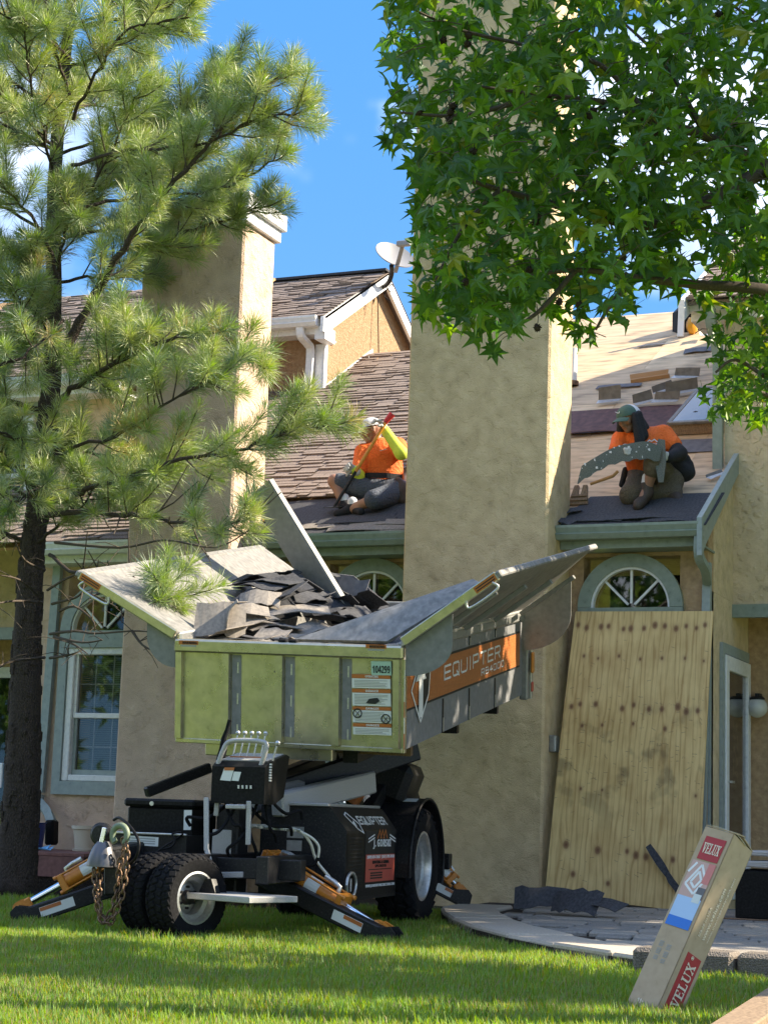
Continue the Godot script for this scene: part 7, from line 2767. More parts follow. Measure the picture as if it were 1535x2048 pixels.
	prism(s, [Vector2(-0.06, 0.0), Vector2(-0.03, 0.025), Vector2(-0.01, 0.012), Vector2(0.015, 0.03), Vector2(0.05, 0.0), Vector2(0.035, 0.0), Vector2(0.015, 0.018), Vector2(-0.01, 0.003), Vector2(-0.03, 0.014), Vector2(-0.045, 0.0)], xf(pb), -0.004, 0.0)
	part("shirt_print", s, white, o)
	letters(o, "J. GORSKI", xf(pb + Vector3(0, -0.018, -0.001)), 0.018, 0.10, white)
	meshpart("tool_pouch", flesh([[Vector3(-3.984, 3.897, -15.9), Vector3(-3.924, 3.849, -15.9), 0.09, 0.085], [Vector3(-3.898, 3.92, -15.92), Vector3(-3.884, 3.851, -15.92), 0.05, 0.05], [Vector3(-3.994, 3.956, -15.85), Vector3(-3.925, 3.972, -15.9), 0.05, 0.05]], 0.011, 0.025), black, o)
	meshpart("holster", flesh([[Vector3(-4.451, 3.886, -15.85), Vector3(-4.472, 3.741, -15.8), 0.03, 0.025]], 0.01, 0.02), black, o)
	# the strip of shingles he holds
	var path := smooth_path([Vector3(-4.674, 3.727, -15.18), Vector3(-4.565, 3.805, -15.22), Vector3(-4.426, 3.894, -15.28), Vector3(-4.281, 3.935, -15.32), Vector3(-4.136, 3.954, -15.36), Vector3(-4.019, 3.92, -15.42)], 5)
	s = st()
	rng.seed = 8
	var n := path.size()
	for row in 2:
		for i in n - 1:
			var q := []
			for k in [i, i + 1]:
				var up2 := Vector3(0.18, 0.95, -0.1).normalized()
				var hgt := 0.082 * (1.0 - 0.25 * smoothstep(0.7, 1.0, float(k) / n))
				var o0 := up2 * (hgt if row == 0 else 0.008) + Vector3(0, 0, 0.0 if row == 0 else 0.006)
				var o1 := up2 * (0.0 if row == 0 else -hgt * (1.0 + 0.12 * sin(k * 1.7)))
				q.append([path[k] + o0, path[k] + o1 + Vector3(0, 0, 0.004)])
			slab(s, [q[0][0], q[1][0], q[1][1], q[0][1]], 0.006)
	var t := thing("torn_shingle", "long curved strip of torn shingle held by the kneeling roofer in both hands", "shingle")
	part("strip", s, M.shingle_green, t)
	s = st()
	for i in 26:
		var p: Vector3 = path[rng.randi_range(0, n - 5)] + Vector3(rng.randf_range(-0.02, 0.02), rng.randf_range(-0.07, 0.07), 0.013)
		var r := rng.randf_range(0.004, 0.012)
		slab(s, [p + Vector3(-r, -r * 0.6, 0), p + Vector3(r, -r, 0), p + Vector3(r * 0.7, r, 0), p + Vector3(-r, r * 0.8, 0)], 0.001)
	stuff(part("pale_chips", s, M.galvanised, t))
	s = st()
	slab(s, [Vector3(-4.048, 4.071, -15.46), Vector3(-3.99, 4.059, -15.46), Vector3(-3.972, 3.853, -15.43), Vector3(-3.99, 3.676, -15.42), Vector3(-4.034, 3.678, -15.42), Vector3(-4.079, 3.916, -15.43)], 0.008)
	part("folded_end", s, M.shingle_green, t)
	scrap("pry_bar", pry(), M.raw_wood, xf(), "wooden handled pry bar under the torn strip, left of the kneeling roofer's knee", "pry bar")


func pry() -> ArrayMesh:
	var s := st()
	tube(s, [Vector3(-4.392, 3.791, -15.4), Vector3(-4.436, 3.748, -15.4), Vector3(-4.646, 3.689, -15.42)], [0.014, 0.015, 0.013], 8)
	s.generate_normals()
	return s.commit()


func leaf_arrays(vs: PackedVector3Array, cs: PackedColorArray) -> ArrayMesh:
	var ns := PackedVector3Array()
	ns.resize(vs.size())
	for i in range(0, vs.size(), 3):
		var n := (vs[i] - vs[i + 2]).cross(vs[i] - vs[i + 1]).normalized()
		for k in 3:
			ns[i + k] = n
	var arr := []
	arr.resize(Mesh.ARRAY_MAX)
	arr[Mesh.ARRAY_VERTEX] = vs
	arr[Mesh.ARRAY_NORMAL] = ns
	arr[Mesh.ARRAY_COLOR] = cs
	var am := ArrayMesh.new()
	am.add_surface_from_arrays(Mesh.PRIMITIVE_TRIANGLES, arr)
	return am


func scatter(parent: Node3D, called: String, mesh: Mesh, m: Material, ts: Array) -> void:
	if ts.is_empty():
		return
	var mm := MultiMesh.new()
	mm.transform_format = MultiMesh.TRANSFORM_3D
	mm.mesh = mesh
	mm.instance_count = ts.size()
	for i in ts.size():
		mm.set_instance_transform(i, ts[i])
	var o := MultiMeshInstance3D.new()
	o.multimesh = mm
	o.material_override = m
	o.name = called
	parent.add_child(o, true)
	stuff(o)


func needle_tuft(kind: int) -> ArrayMesh:
	var vs := PackedVector3Array()
	var cs := PackedColorArray()
	var count := 120
	var tone: Color = [Color(0.19, 0.27, 0.068), Color(0.28, 0.34, 0.088), Color(0.38, 0.40, 0.12), Color(0.11, 0.185, 0.075), Color(0.42, 0.30, 0.09)][kind]
	for i in count:
		var a := rng.randf() * TAU
		var spread := lerpf(0.18, 1.25, pow(rng.randf(), 0.8))
		var l := rng.randf_range(0.125, 0.205)
		var o := Vector3(0, rng.randf_range(-0.075, 0.03), 0)
		if i < 16:
			spread *= 0.35
			l *= 0.65
			o.y = 0.03
		var d := Vector3(sin(spread) * cos(a), cos(spread), sin(spread) * sin(a))
		var side := d.cross(Vector3(rng.randfn(), rng.randfn(), rng.randfn())).normalized() * 0.0022
		var c := tone.lerp(tone.lightened(0.25), rng.randf())
		if i < 16:
			c = Color(0.32, 0.44, 0.07)
		var mid := o + d * l * 0.55
		var tip := o + d * l + Vector3(rng.randf_range(-0.01, 0.01), -0.018 * spread, rng.randf_range(-0.01, 0.01))
		for q in [o - side, mid + side, mid - side, mid - side, mid + side, tip]:
			vs.append(q)
			cs.append(c)
	return leaf_arrays(vs, cs)


func build_pine() -> void:
	rng.seed = 303
	var root := thing("pine_tree", "tall pine with long yellow green needles standing at the left in front of the townhouses", "pine tree")
	var base := Vector3(-9.14, 0.0, -13.6)
	var s := st()
	var pts := []
	var rad := []
	var hs := [0.0, 0.25, 0.7, 1.3, 2.2, 3.3, 4.4, 5.2, 6.0, 6.7, 7.5, 8.6, 10.2, 11.5]
	var rs := [0.215, 0.175, 0.158, 0.145, 0.12, 0.098, 0.08, 0.072, 0.066, 0.06, 0.05, 0.04, 0.026, 0.01]
	var fine := []
	var fr := []
	for i in hs.size() - 1:
		for k in 6:
			var t := k / 6.0
			fine.append(base + Vector3(0.03 * sin(lerpf(hs[i], hs[i + 1], t) * 1.7), lerpf(hs[i], hs[i + 1], t), 0.03 * sin(lerpf(hs[i], hs[i + 1], t) * 1.1)))
			fr.append(lerpf(rs[i], rs[i + 1], t) * (1.0 + rng.randf_range(-0.035, 0.035)))
	tube(s, fine, fr, 22)
	part("trunk", s, M.pine_bark, root)
	# bark plates on the lower trunk
	s = st()
	for i in 330:
		var h := rng.randf_range(0.05, 5.0)
		var idx := clampi(int(h / 11.5 * fine.size()), 0, fine.size() - 1)
		var r := 0.155
		for k in hs.size() - 1:
			if h >= hs[k] and h < hs[k + 1]:
				r = lerpf(rs[k], rs[k + 1], (h - hs[k]) / (hs[k + 1] - hs[k]))
		var a := rng.randf() * TAU
		var d := Vector3(cos(a), 0, sin(a))
		var b := Basis(Vector3(-d.z, 0, d.x), Vector3.UP, -d) * Basis(Vector3.BACK, rng.randf_range(-0.2, 0.2))
		box(s, xf(base + Vector3(0.03 * sin(h * 1.7), h, 0.03 * sin(h * 1.1)) + d * (r + 0.002), b), Vector3(rng.randf_range(0.025, 0.06), rng.randf_range(0.05, 0.14), 0.018), 0.007)
	stuff(part("bark_plates", s, M.pine_bark, root))
	# limbs
	var limbs := [
		[Vector3(-8.534, 4.609, -12.96), Vector3(-8.265, 4.966, -12.91), Vector3(-7.783, 5.426, -12.7), Vector3(-7.298, 5.785, -12.51), Vector3(-6.818, 6.165, -12.43), Vector3(-6.356, 6.534, -12.45)],
		[Vector3(-8.536, 4.567, -12.97), Vector3(-8.234, 5.392, -13.18), Vector3(-7.882, 5.606, -13.4), Vector3(-7.572, 5.831, -13.71), Vector3(-7.225, 5.973, -13.84)],
		[Vector3(-8.709, 3.286, -13.13), Vector3(-8.309, 3.328, -12.96), Vector3(-7.72, 3.375, -12.65), Vector3(-7.166, 3.433, -12.44), Vector3(-6.52, 3.489, -12.37), Vector3(-6.145, 3.591, -12.3), Vector3(-5.788, 3.637, -12.33)],
		[Vector3(-8.712, 3.182, -13.14), Vector3(-7.95, 3.107, -12.71), Vector3(-7.361, 3.013, -12.43), Vector3(-6.657, 2.865, -12.21), Vector3(-6.285, 2.918, -12.14)],
		[Vector3(-8.601, 4.147, -13.02), Vector3(-8.141, 4.318, -12.86), Vector3(-7.62, 4.442, -12.72), Vector3(-7.031, 4.569, -12.73), Vector3(-6.624, 4.32, -12.84)],
		[Vector3(-8.724, 2.847, -13.2), Vector3(-7.775, 2.504, -12.34), Vector3(-6.886, 2.347, -11.54), Vector3(-6.243, 2.176, -10.96)],
		[Vector3(-8.566, 5.152, -12.86), Vector3(-8.67, 5.625, -12.51), Vector3(-8.742, 5.759, -12.23), Vector3(-8.942, 5.92, -12.01)],
		[Vector3(-8.435, 6.703, -12.63), Vector3(-8.483, 7.077, -12.44), Vector3(-8.51, 7.488, -12.24), Vector3(-8.532, 7.975, -12.04)],
		[Vector3(-8.413, 6.996, -12.59), Vector3(-8.468, 7.072, -12.11), Vector3(-8.595, 7.098, -11.72)],
		[Vector3(-8.411, 6.495, -12.68), Vector3(-8.077, 6.76, -12.45), Vector3(-7.644, 7.015, -12.26), Vector3(-7.094, 7.047, -12.27)],
		[Vector3(-8.436, 6.118, -12.74), Vector3(-7.728, 6.084, -12.5), Vector3(-7.055, 6.036, -12.46), Vector3(-6.588, 6.154, -12.42), Vector3(-6.177, 6.208, -12.48)],
		[Vector3(-8.468, 5.74, -12.79), Vector3(-8.177, 5.902, -13.11), Vector3(-7.71, 5.995, -13.4), Vector3(-7.267, 6.138, -13.57), Vector3(-6.902, 6.364, -13.68)],
		[Vector3(-8.558, 4.817, -12.92), Vector3(-8.596, 4.461, -12.52), Vector3(-8.732, 4.218, -12.18)],
		[Vector3(-8.629, 3.895, -13.05), Vector3(-8.603, 3.706, -12.54), Vector3(-8.726, 3.757, -12.15)],
		[Vector3(-8.654, 3.727, -13.07), Vector3(-7.817, 3.73, -12.66), Vector3(-7.163, 3.939, -12.46), Vector3(-6.773, 4.059, -12.38)],
		[Vector3(-8.683, 3.475, -13.1), Vector3(-8.523, 3.265, -12.55), Vector3(-8.447, 3.096, -12.17)],
	]
	for h10 in range(58, 108, 4):
		var h := h10 * 0.1
		for k in 4:
			var a := rng.randf() * TAU
			var l := lerpf(2.1, 0.7, clampf((h - 4.5) / 6.5, 0, 1)) * rng.randf_range(0.65, 1.0)
			var d := Vector3(cos(a), 0, sin(a))
			limbs.append([base + Vector3(0, h, 0), base + Vector3(0, h + 0.25, 0) + d * l * 0.4, base + Vector3(0, h + 0.5, 0) + d * l * 0.75, base + Vector3(0, h + 0.85, 0) + d * l])
	for h10 in range(30, 58, 4):
		var h := h10 * 0.1
		for k in 3:
			var a := rng.randf_range(0.3, 5.2)
			var l := rng.randf_range(0.9, 1.75)
			var d := Vector3(cos(a), 0, sin(a))
			limbs.append([base + Vector3(0, h, 0), base + Vector3(0, h + 0.15, 0) + d * l * 0.4, base + Vector3(0, h + 0.25, 0) + d * l * 0.75, base + Vector3(0, h + 0.4, 0) + d * l])
	var tufts := [[], [], [], [], []]
	var twigs := st()
	for li in limbs.size():
		var p: Array = smooth_path(limbs[li], 5)
		var n := p.size()
		var r0 := 0.042 if li == 0 else (0.028 if li < 5 else 0.018)
		var rr := []
		for i in n:
			rr.append(lerpf(r0, 0.006, pow(float(i) / n, 0.8)))
			if i > 0 and i < n - 1:
				p[i] += Vector3(rng.randf_range(-0.02, 0.02), rng.randf_range(-0.02, 0.02), rng.randf_range(-0.02, 0.02))
		s = st()
		tube(s, p, rr, 8)
		part("limb", s, M.pine_bark, root)
		var length := 0.0
		for i in n - 1:
			length += p[i].distance_to(p[i + 1])
		var count := int(length / 0.088)
		for k in count:
			var t := lerpf(0.22, 1.0, (k + rng.randf()) / count)
			var i := clampi(int(t * (n - 1)), 0, n - 2)
			var at: Vector3 = p[i].lerp(p[i + 1], t * (n - 1) - i)
			var dir: Vector3 = (p[i + 1] - p[i]).normalized()
			var out := dir.cross(Vector3(rng.randfn(), rng.randfn(), rng.randfn())).normalized()
			var td := (dir * rng.randf_range(0.5, 1.1) + out * 0.8 + Vector3.UP * rng.randf_range(-0.1, 0.45)).normalized()
			var tl := rng.randf_range(0.18, 0.55) * lerpf(1.1, 0.6, t)
			var e := at + td * tl + Vector3(0, tl * 0.15, 0)
			var mid := at + td * tl * 0.5
			tube(twigs, [at, mid, e], [0.008, 0.006, 0.004], 5, false)
			var bare := li == 3 and rng.randf() < 0.55
			if bare or (li == 5 and t < 0.85):
				continue
			var ty := Vector3.UP * 0.25
			var many := 2 + int(tl > 0.3) + int(tl > 0.42)
			for j in many:
				var f := 1.0 - j * 0.30
				tufts[pick_tuft()].append(tuft_at(at.lerp(e, f), (e - at).normalized() + ty + Vector3(rng.randf_range(-0.3, 0.3), rng.randf_range(-0.1, 0.3), rng.randf_range(-0.3, 0.3)), rng.randf_range(0.85, 1.15)))
		tufts[pick_tuft()].append(tuft_at(p[n - 1], p[n - 1] - p[n - 2], 1.2))
	# dead branches low on the trunk
	var dead := [[Vector3(-8.747, 2.186, -13.31), Vector3(-8.332, 2.18, -13.04), Vector3(-8.02, 2.138, -12.85), Vector3(-7.533, 2.13, -12.62), Vector3(-7.305, 2.108, -12.5)], [Vector3(-8.66, 2.161, -13.24), Vector3(-8.282, 2.058, -12.98), Vector3(-8.082, 1.972, -12.86)], [Vector3(-8.661, 2.153, -13.24), Vector3(-8.17, 2.071, -12.91), Vector3(-7.913, 2.079, -12.8)], [Vector3(-7.533, 2.13, -12.62), Vector3(-7.362, 2.006, -12.5), Vector3(-7.146, 1.932, -12.38)], [Vector3(-8.718, 2.438, -13.27), Vector3(-8.323, 2.45, -13), Vector3(-8.119, 2.475, -12.86), Vector3(-7.741, 2.33, -12.72)], [Vector3(-8.551, 2.36, -13.14), Vector3(-8.326, 2.38, -13.01), Vector3(-8.035, 2.245, -12.83), Vector3(-8.02, 2.158, -12.85)], [Vector3(-8.796, 2.447, -13.24), Vector3(-8.724, 2.399, -12.73), Vector3(-8.738, 2.328, -12.4)], [Vector3(-8.833, 2.509, -13.21), Vector3(-8.737, 2.582, -12.8), Vector3(-8.714, 2.581, -12.48)], [Vector3(-8.792, 1.988, -13.32), Vector3(-8.798, 1.92, -12.89), Vector3(-8.776, 1.84, -12.58)], [Vector3(-8.753, 1.985, -13.34), Vector3(-8.432, 1.991, -13.14), Vector3(-8.227, 2.019, -13.01)], [Vector3(-8.753, 2.553, -13.24), Vector3(-8.262, 2.625, -12.88), Vector3(-7.696, 2.633, -12.57), Vector3(-7.239, 2.533, -12.35)], [Vector3(-8.767, 2.72, -13.2), Vector3(-8.636, 2.733, -12.7), Vector3(-8.592, 2.865, -12.48)], [Vector3(-8.681, 2.953, -13.2), Vector3(-7.706, 2.804, -12.65), Vector3(-7.123, 2.804, -12.35), Vector3(-6.58, 2.703, -12.16), Vector3(-6.197, 2.796, -11.97)]]
	for q in dead:
		s = st()
		var p: Array = smooth_path(q, 4)
		var rr := []
		for i in p.size():
			rr.append(lerpf(0.013, 0.004, float(i) / p.size()))
		tube(s, p, rr, 6)
		part("dead_branch", s, M.twig, root)
		for k in 5:
			var i := rng.randi_range(2, p.size() - 1)
			var d := Vector3(rng.randfn(), rng.randfn() * 0.7, rng.randfn()).normalized() * rng.randf_range(0.1, 0.35)
			tube(twigs, [p[i], p[i] + d * 0.6 + Vector3(0, 0.02, 0), p[i] + d], [0.004, 0.003, 0.002], 4, false)
	stuff(part("twigs", twigs, M.twig, root))
	for k in 5:
		scatter(root, "needles", needle_tuft(k), M.needle, tufts[k])
	# fallen needles and litter on the mulch
	var lit := []
	for i in 700:
		lit.append(tuft_at(Vector3(rng.randf_range(-11.5, -6.2), 0.02, rng.randf_range(-14.3, -12.7)), Vector3(rng.randfn(), 0.1, rng.randfn()), rng.randf_range(0.3, 0.6)))
	scatter(root, "needle_litter", needle_tuft(4), M.mulch, lit)


func pick_tuft() -> int:
	var r := rng.randf()
	return 0 if r < 0.30 else (1 if r < 0.58 else (2 if r < 0.80 else (3 if r < 0.965 else 4)))


func tuft_at(p: Vector3, d: Vector3, sc: float) -> Transform3D:
	d = d.normalized()
	var x := d.cross(Vector3(rng.randfn(), rng.randfn(), rng.randfn())).normalized()
	return Transform3D(Basis(x, d, x.cross(d)).scaled(Vector3.ONE * sc), p)


# five pointed leaf hanging along -y from its stalk, face to +z
func star_leaf(kind: int) -> ArrayMesh:
	var c: Color = [Color(0.060, 0.155, 0.024), Color(0.095, 0.215, 0.028), Color(0.14, 0.275, 0.032), Color(0.23, 0.35, 0.040), Color(0.048, 0.13, 0.036), Color(0.075, 0.18, 0.03), Color(0.11, 0.24, 0.03), Color(0.30, 0.33, 0.05)][kind]
	var tips := [[-2.35, 0.62], [-1.22, 0.92], [0.0, 1.0], [1.22, 0.92], [2.35, 0.62]]
	var o := Vector3(0, -0.012, 0)
	var pts := [Vector3(0, 0.0, 0)]
	var curl: float = [0.010, 0.022, 0.034, 0.028, 0.016, 0.045, -0.020, 0.055][kind]
	var fold: float = [0.006, 0.012, -0.008, 0.018, 0.010, 0.022, 0.014, 0.026][kind]
	for i in 5:
		var a: float = tips[i][0] + rng.randf_range(-0.1, 0.1)
		var r: float = tips[i][1] * 0.075 * rng.randf_range(0.9, 1.08)
		if i > 0:
			var am: float = (tips[i - 1][0] + tips[i][0]) * 0.5
			pts.append(o + Vector3(sin(am), -cos(am), 0) * 0.027)
		var d := Vector3(sin(a), -cos(a), 0)
		var sd := Vector3(d.y, -d.x, 0)
		pts.append(o + d * r * 0.55 + sd * 0.0095)
		pts.append(o + d * r + Vector3(0, 0, -curl * rng.randf_range(0.4, 1.6)))
		pts.append(o + d * r * 0.55 - sd * 0.0095)
	pts.append(pts[0])
	var vs := PackedVector3Array()
	var cs := PackedColorArray()
	var mid := o + Vector3(0, -0.010, fold)
	for i in pts.size() - 1:
		for q in [mid, pts[i], pts[i + 1]]:
			vs.append(q)
			cs.append(c.lightened(0.04) if q == mid else c)
	for q in [Vector3(-0.001, 0.055, -0.006), Vector3(0.001, 0.055, -0.006), Vector3(0.0012, 0, 0), Vector3(-0.001, 0.055, -0.006), Vector3(0.0012, 0, 0), Vector3(-0.0012, 0, 0)]:
		vs.append(q)
		cs.append(Color(0.12, 0.13, 0.04))
	return leaf_arrays(vs, cs)


func leaf_basis(size: float) -> Basis:
	var down := Vector3(rng.randfn() * 0.55, -1.0, rng.randfn() * 0.55).normalized()
	var nrm := Vector3(rng.randfn() * 0.75, rng.randf_range(0.25, 1.2), rng.randfn() * 0.75)
	nrm = (nrm - down * nrm.dot(down)).normalized()
	return Basis((-down).cross(nrm), -down, nrm).scaled(Vector3.ONE * size)


func build_sweetgum() -> void:
	rng.seed = 404
	var root := thing("sweetgum_tree", "sweetgum with star shaped leaves and dark seed balls hanging into the upper right", "tree")
	var rx := Vector3(0.9207, 0.03186, -0.3889)
	var uy := Vector3(0.03396, 0.9863, 0.1612)
	var vz := Vector3(-0.3888, 0.1616, -0.9071)
	var o := Vector3(-2.127, 3.381, -7)
	var trunk := Vector3(1.3, 0, -8.4)
	var s := st()
	tube(s, smooth_path([trunk, trunk + Vector3(0.02, 1.5, 0), trunk + Vector3(-0.05, 3.2, 0.05), trunk + Vector3(0.2, 5.6, 0), trunk + Vector3(0.6, 7.6, 0.3)], 6), [0.20, 0.18, 0.17, 0.165, 0.16, 0.155, 0.15, 0.147, 0.144, 0.14, 0.135, 0.13, 0.125, 0.12, 0.11, 0.10, 0.095, 0.09, 0.08, 0.07, 0.06, 0.05, 0.04, 0.03, 0.02], 16)
	part("trunk", s, M.pine_bark, root)
	var limbs := [
		[trunk + Vector3(-0.05, 2.6, 0), Vector3(-1.194, 3.372, -7.732), Vector3(-1.474, 3.47, -7.374), Vector3(-1.687, 3.552, -7.158), Vector3(-1.868, 3.574, -6.967), Vector3(-2.034, 3.638, -6.884), Vector3(-2.245, 3.621, -6.686), Vector3(-2.467, 3.612, -6.482)],
		[trunk + Vector3(-0.05, 2.2, 0), Vector3(-1.169, 2.952, -7.818), Vector3(-1.472, 2.938, -7.36), Vector3(-1.704, 2.921, -7.153), Vector3(-1.946, 2.942, -7.046), Vector3(-2.14, 2.935, -6.854), Vector3(-2.366, 2.858, -6.66)],
		[trunk + Vector3(-0.05, 3.1, 0), Vector3(-1.192, 3.917, -7.746), Vector3(-1.483, 4.076, -7.373), Vector3(-1.684, 4.185, -7.047)],
		[Vector3(-1.474, 3.47, -7.374), Vector3(-1.677, 3.295, -7.208), Vector3(-1.952, 3.217, -7.215), Vector3(-2.189, 3.237, -6.999), Vector3(-2.437, 3.275, -6.776), Vector3(-2.623, 3.312, -6.579)],
		[Vector3(-1.868, 3.574, -6.967), Vector3(-2.047, 3.787, -6.852), Vector3(-2.293, 3.816, -6.631), Vector3(-2.496, 3.825, -6.432), Vector3(-2.621, 3.854, -6.263)],
		[Vector3(-1.687, 3.552, -7.158), Vector3(-1.853, 3.877, -7.14), Vector3(-2.045, 4.098, -7.128)],
		[Vector3(-1.946, 2.942, -7.046), Vector3(-2.015, 2.801, -6.931), Vector3(-2.074, 2.701, -6.924)],
		[Vector3(-2.14, 2.935, -6.854), Vector3(-2.243, 2.746, -6.733), Vector3(-2.355, 2.664, -6.7)],
		[Vector3(-2.245, 3.621, -6.686), Vector3(-2.49, 3.495, -6.494), Vector3(-2.688, 3.459, -6.305)],
		[trunk + Vector3(-0.05, 2.0, 0.1), Vector3(-1.221, 2.392, -7.234), Vector3(-1.398, 2.478, -7.033), Vector3(-1.52, 2.551, -6.967), Vector3(-1.594, 2.5, -6.945)],
		[Vector3(-2.437, 3.275, -6.776), Vector3(-2.539, 3.099, -6.654), Vector3(-2.621, 2.849, -6.553)],
	]
	for q in limbs:
		var p: Array = smooth_path(q, 5)
		var rr := []
		for i in p.size():
			rr.append(lerpf(0.034 if q.size() > 5 else 0.013, 0.004, float(i) / p.size()))
		s = st()
		tube(s, p, rr, 8)
		part("limb", s, M.twig, root)
	# outline of the hanging foliage, in metres in an upright plane through the crown
	var outline := PackedVector2Array([Vector2(-0.852, 0.842), Vector2(0.904, 0.842), Vector2(0.904, -0.431), Vector2(0.657, -0.514), Vector2(0.452, -0.401), Vector2(0.308, -0.462), Vector2(0.175, -0.514), Vector2(0.072, -0.647), Vector2(0.010, -0.678), Vector2(-0.062, -0.534), Vector2(-0.144, -0.431), Vector2(-0.267, -0.514), Vector2(-0.370, -0.709), Vector2(-0.472, -0.698), Vector2(-0.493, -0.555), Vector2(-0.616, -0.555), Vector2(-0.709, -0.514), Vector2(-0.729, -0.308), Vector2(-0.688, -0.164), Vector2(-0.750, -0.062), Vector2(-0.709, 0.103), Vector2(-0.801, 0.185), Vector2(-0.894, 0.263), Vector2(-0.811, 0.339), Vector2(-0.729, 0.380), Vector2(-0.791, 0.452), Vector2(-0.770, 0.544), Vector2(-0.842, 0.637)])
	var lowright := PackedVector2Array([Vector2(0.534, -0.555), Vector2(0.904, -0.431), Vector2(0.904, -1.027), Vector2(0.678, -0.996), Vector2(0.555, -0.976), Vector2(0.493, -0.842), Vector2(0.555, -0.719)])
	var noise := FastNoiseLite.new()
	noise.seed = 12
	noise.frequency = 1.5
	var spots := []
	var tries := 0
	while spots.size() < 2300 and tries < 60000:
		tries += 1
		var q := Vector2(rng.randf_range(-0.95, 1.0), rng.randf_range(-1.05, 1.0))
		if not Geometry2D.is_point_in_polygon(q, outline):
			continue
		var d := rng.randf_range(-0.75, 0.85)
		var p: Vector3 = o + rx * q.x + uy * q.y + vz * d
		if noise.get_noise_3dv(p * 1.6) < -0.14:
			continue
		spots.append([p, rng.randf_range(0.68, 1.25), d])
	tries = 0
	var extra := 0
	while extra < 330 and tries < 6000:
		tries += 1
		var q := Vector2(rng.randf_range(0.4, 1.1), rng.randf_range(-1.1, -0.4))
		if not Geometry2D.is_point_in_polygon(q, lowright):
			continue
		var d := rng.randf_range(-0.5, 0.5)
		spots.append([o + rx * q.x + uy * q.y + vz * d, rng.randf_range(0.5, 0.85), d])
		extra += 1
	spots.sort_custom(func(a, b): return a[1] / (7.6 + a[2]) > b[1] / (7.6 + b[2]))
	var meshes := []
	for k in 8:
		meshes.append(star_leaf(k))
	var many := [[], [], [], [], [], [], [], []]
	var twigs := st()
	for i in spots.size():
		var k := 0
		var r := rng.randf()
		k = 0 if r < 0.18 else (1 if r < 0.36 else (2 if r < 0.52 else (3 if r < 0.62 else (4 if r < 0.74 else (5 if r < 0.86 else (6 if r < 0.97 else 7))))))
		var t := Transform3D(leaf_basis(spots[i][1]), spots[i][0])
		if i < 300:
			var l := meshpart("leaf", meshes[k], M.leaf, root)
			l.transform = t
		else:
			many[k].append(t)
		if i % 5 == 0:
			var st0: Vector3 = t * Vector3(0, 0.055, -0.006)
			var dd := Vector3(0.55, 0.28, -0.1) + Vector3(rng.randfn(), rng.randfn(), rng.randfn()) * 0.25
			tube(twigs, [st0, st0 + dd * 0.07 + Vector3(0, 0.01, 0), st0 + dd * 0.15], [0.0016, 0.002, 0.0026], 4, false)
	stuff(part("twigs", twigs, M.twig, root))
	# crown beyond the frame, over the trunk
	noise.frequency = 0.55
	var more := 0
	while more < 6500:
		var v := Vector3(rng.randf_range(-1, 1), rng.randf_range(-1, 1), rng.randf_range(-1, 1))
		if v.length() > 1.0:
			continue
		var p := trunk + Vector3(0.9, 6.9, 0.6) + v * Vector3(2.4, 1.3, 1.8)
		if noise.get_noise_3dv(p) < 0.10:
			more += 1
			continue
		var rel := p - o
		if rel.dot(rx) < 1.9 + 0.13 * rel.dot(vz):
			more += 1
			continue
		many[rng.randi_range(0, 7)].append(Transform3D(leaf_basis(rng.randf_range(1.7, 2.3)), p))
		more += 1
	for k in 8:
		scatter(root, "foliage", meshes[k], M.leaf, many[k])
	# seed balls
	for q in [Vector3(-2.474, 3.428, -6.292), Vector3(-2.479, 3.399, -6.295), Vector3(-2.464, 3.453, -6.292), Vector3(-2.398, 3.283, -6.35), Vector3(-2.011, 3.469, -6.593), Vector3(-1.996, 3.489, -6.596), Vector3(-1.963, 3.507, -6.607), Vector3(-1.777, 3.414, -6.703), Vector3(-2.209, 3.079, -6.578), Vector3(-2.219, 3.054, -6.578), Vector3(-2.491, 3.701, -6.236), Vector3(-2.4, 3.72, -6.271), Vector3(-2.405, 3.689, -6.275), Vector3(-2.585, 3.428, -6.244), Vector3(-1.557, 3.92, -6.818), Vector3(-2.247, 2.871, -6.599), Vector3(-1.91, 2.928, -6.733), Vector3(-2.043, 2.715, -6.603), Vector3(-2.196, 2.624, -6.554), Vector3(-2.114, 2.724, -6.572), Vector3(-2.443, 2.786, -6.419)]:
		s = st()
		var c: Vector3 = q
		for i in 9:
			var a := PI * i / 9.0
		lathe(s, [Vector2(0, -0.014), Vector2(0.010, -0.010), Vector2(0.014, 0), Vector2(0.010, 0.010), Vector2(0, 0.014)], xf(c), 8)
		for i in 34:
			var d := Vector3(rng.randfn(), rng.randfn(), rng.randfn()).normalized()
			var x := d.cross(Vector3(0.3, 0.5, 0.8)).normalized() * 0.0035
			var y := d.cross(x).normalized() * 0.0035
			for f in [[x, y], [y, -x], [-x, -y]]:
				face(s, [c + d * 0.012 + f[0], c + d * 0.012 + f[1], c + d * 0.020], d)
		tube(s, [c, c + Vector3(0.004, 0.04, 0), c + Vector3(0.0, 0.09, 0.01)], 0.0016, 4, false)
		part("seed_ball", s, M.seed, root)


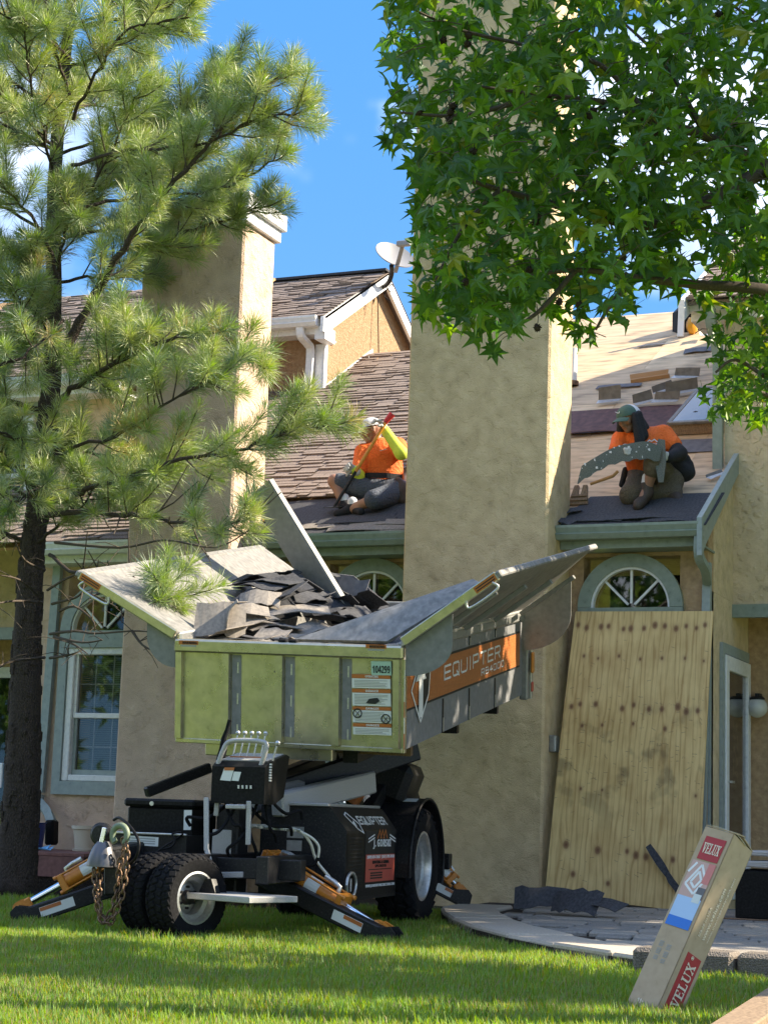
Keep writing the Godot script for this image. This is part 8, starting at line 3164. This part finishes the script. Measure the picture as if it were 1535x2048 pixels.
func simple_tree(label: String, at: Vector3, crown: Vector3, size: Vector3, count: int, sd: int, leaf_size: float, gap := -0.12) -> void:
	rng.seed = sd
	var root := thing("shade_tree", label, "tree", Vector3.ZERO, 0.0)
	var s := st()
	tube(s, [at, at + Vector3(0.05, crown.y * 0.4, 0), at + Vector3(crown.x * 0.5, crown.y * 0.8, crown.z * 0.5), at + crown], [0.22, 0.18, 0.14, 0.06], 12)
	for i in 6:
		var d := Vector3(rng.randfn(), 0.5, rng.randfn()).normalized()
		tube(s, [at + crown * 0.7, at + crown * 0.8 + d * size * 0.4, at + crown + d * size * 0.8], [0.09, 0.06, 0.02], 7)
	part("trunk", s, M.pine_bark, root)
	var noise := FastNoiseLite.new()
	noise.seed = sd
	noise.frequency = 0.5
	var lists := [[], [], [], [], []]
	for i in count:
		var v := Vector3(rng.randf_range(-1, 1), rng.randf_range(-1, 1), rng.randf_range(-1, 1))
		var p := at + crown + v * size
		if v.length() > 1.0 + 0.25 * noise.get_noise_3dv(p * 2.0) or noise.get_noise_3dv(p) < gap:
			continue
		lists[rng.randi_range(0, 4)].append(Transform3D(leaf_basis(leaf_size * rng.randf_range(0.8, 1.2)), p))
	for k in 5:
		scatter(root, "foliage", star_leaf(k), M.leaf, lists[k])


func build_back_trees() -> void:
	simple_tree("unseen leafy tree on the patio beyond the right edge, close to the porch, placed to shade the machine", Vector3(1.6, 0, -14.3), Vector3(-0.6, 4.75, -0.1), Vector3(3.2, 1.75, 1.7), 8000, 501, 2.3, -0.3)  # unseen crown, sized and placed to keep machine and patio in shade
	simple_tree("unseen wide leafy tree at the patio rim beyond the right edge, crown shaped to shade the lawn", Vector3(2.4, 0, -10.8), Vector3(-0.4, 4.9, 0.05), Vector3(3.25, 1.35, 0.95), 4600, 502, 2.2)  # unseen crown flattened to lay a band of shade on the lawn
	for q in [[Vector3(-24, 0, 3.5), 9.0, 511, "round leafy tree far behind the photographer, mirrored in the left window"], [Vector3(-17.5, 0, 8.5), 9.0, 512, "tall leafy tree behind the photographer, mirrored in the middle arched window"], [Vector3(-10, 0, 10), 9.0, 513, "leafy tree straight behind the photographer, mirrored in the right arched window"], [Vector3(-2.5, 0, 5.5), 9.6, 514, "tall leafy tree close behind the photographer, unseen canopy added to darken the lawn"], [Vector3(-30, 0, -3), 9.0, 515, "broad leafy tree behind the photographer to the left, outside the frame"]]:  # the tallest is an added canopy that blocks sky light from the lawn
		simple_tree(q[3], q[0], Vector3(0, q[1] * 0.62, 0), Vector3(3.8, q[1] * 0.5, 3.0), 4500, q[2], 4.2)
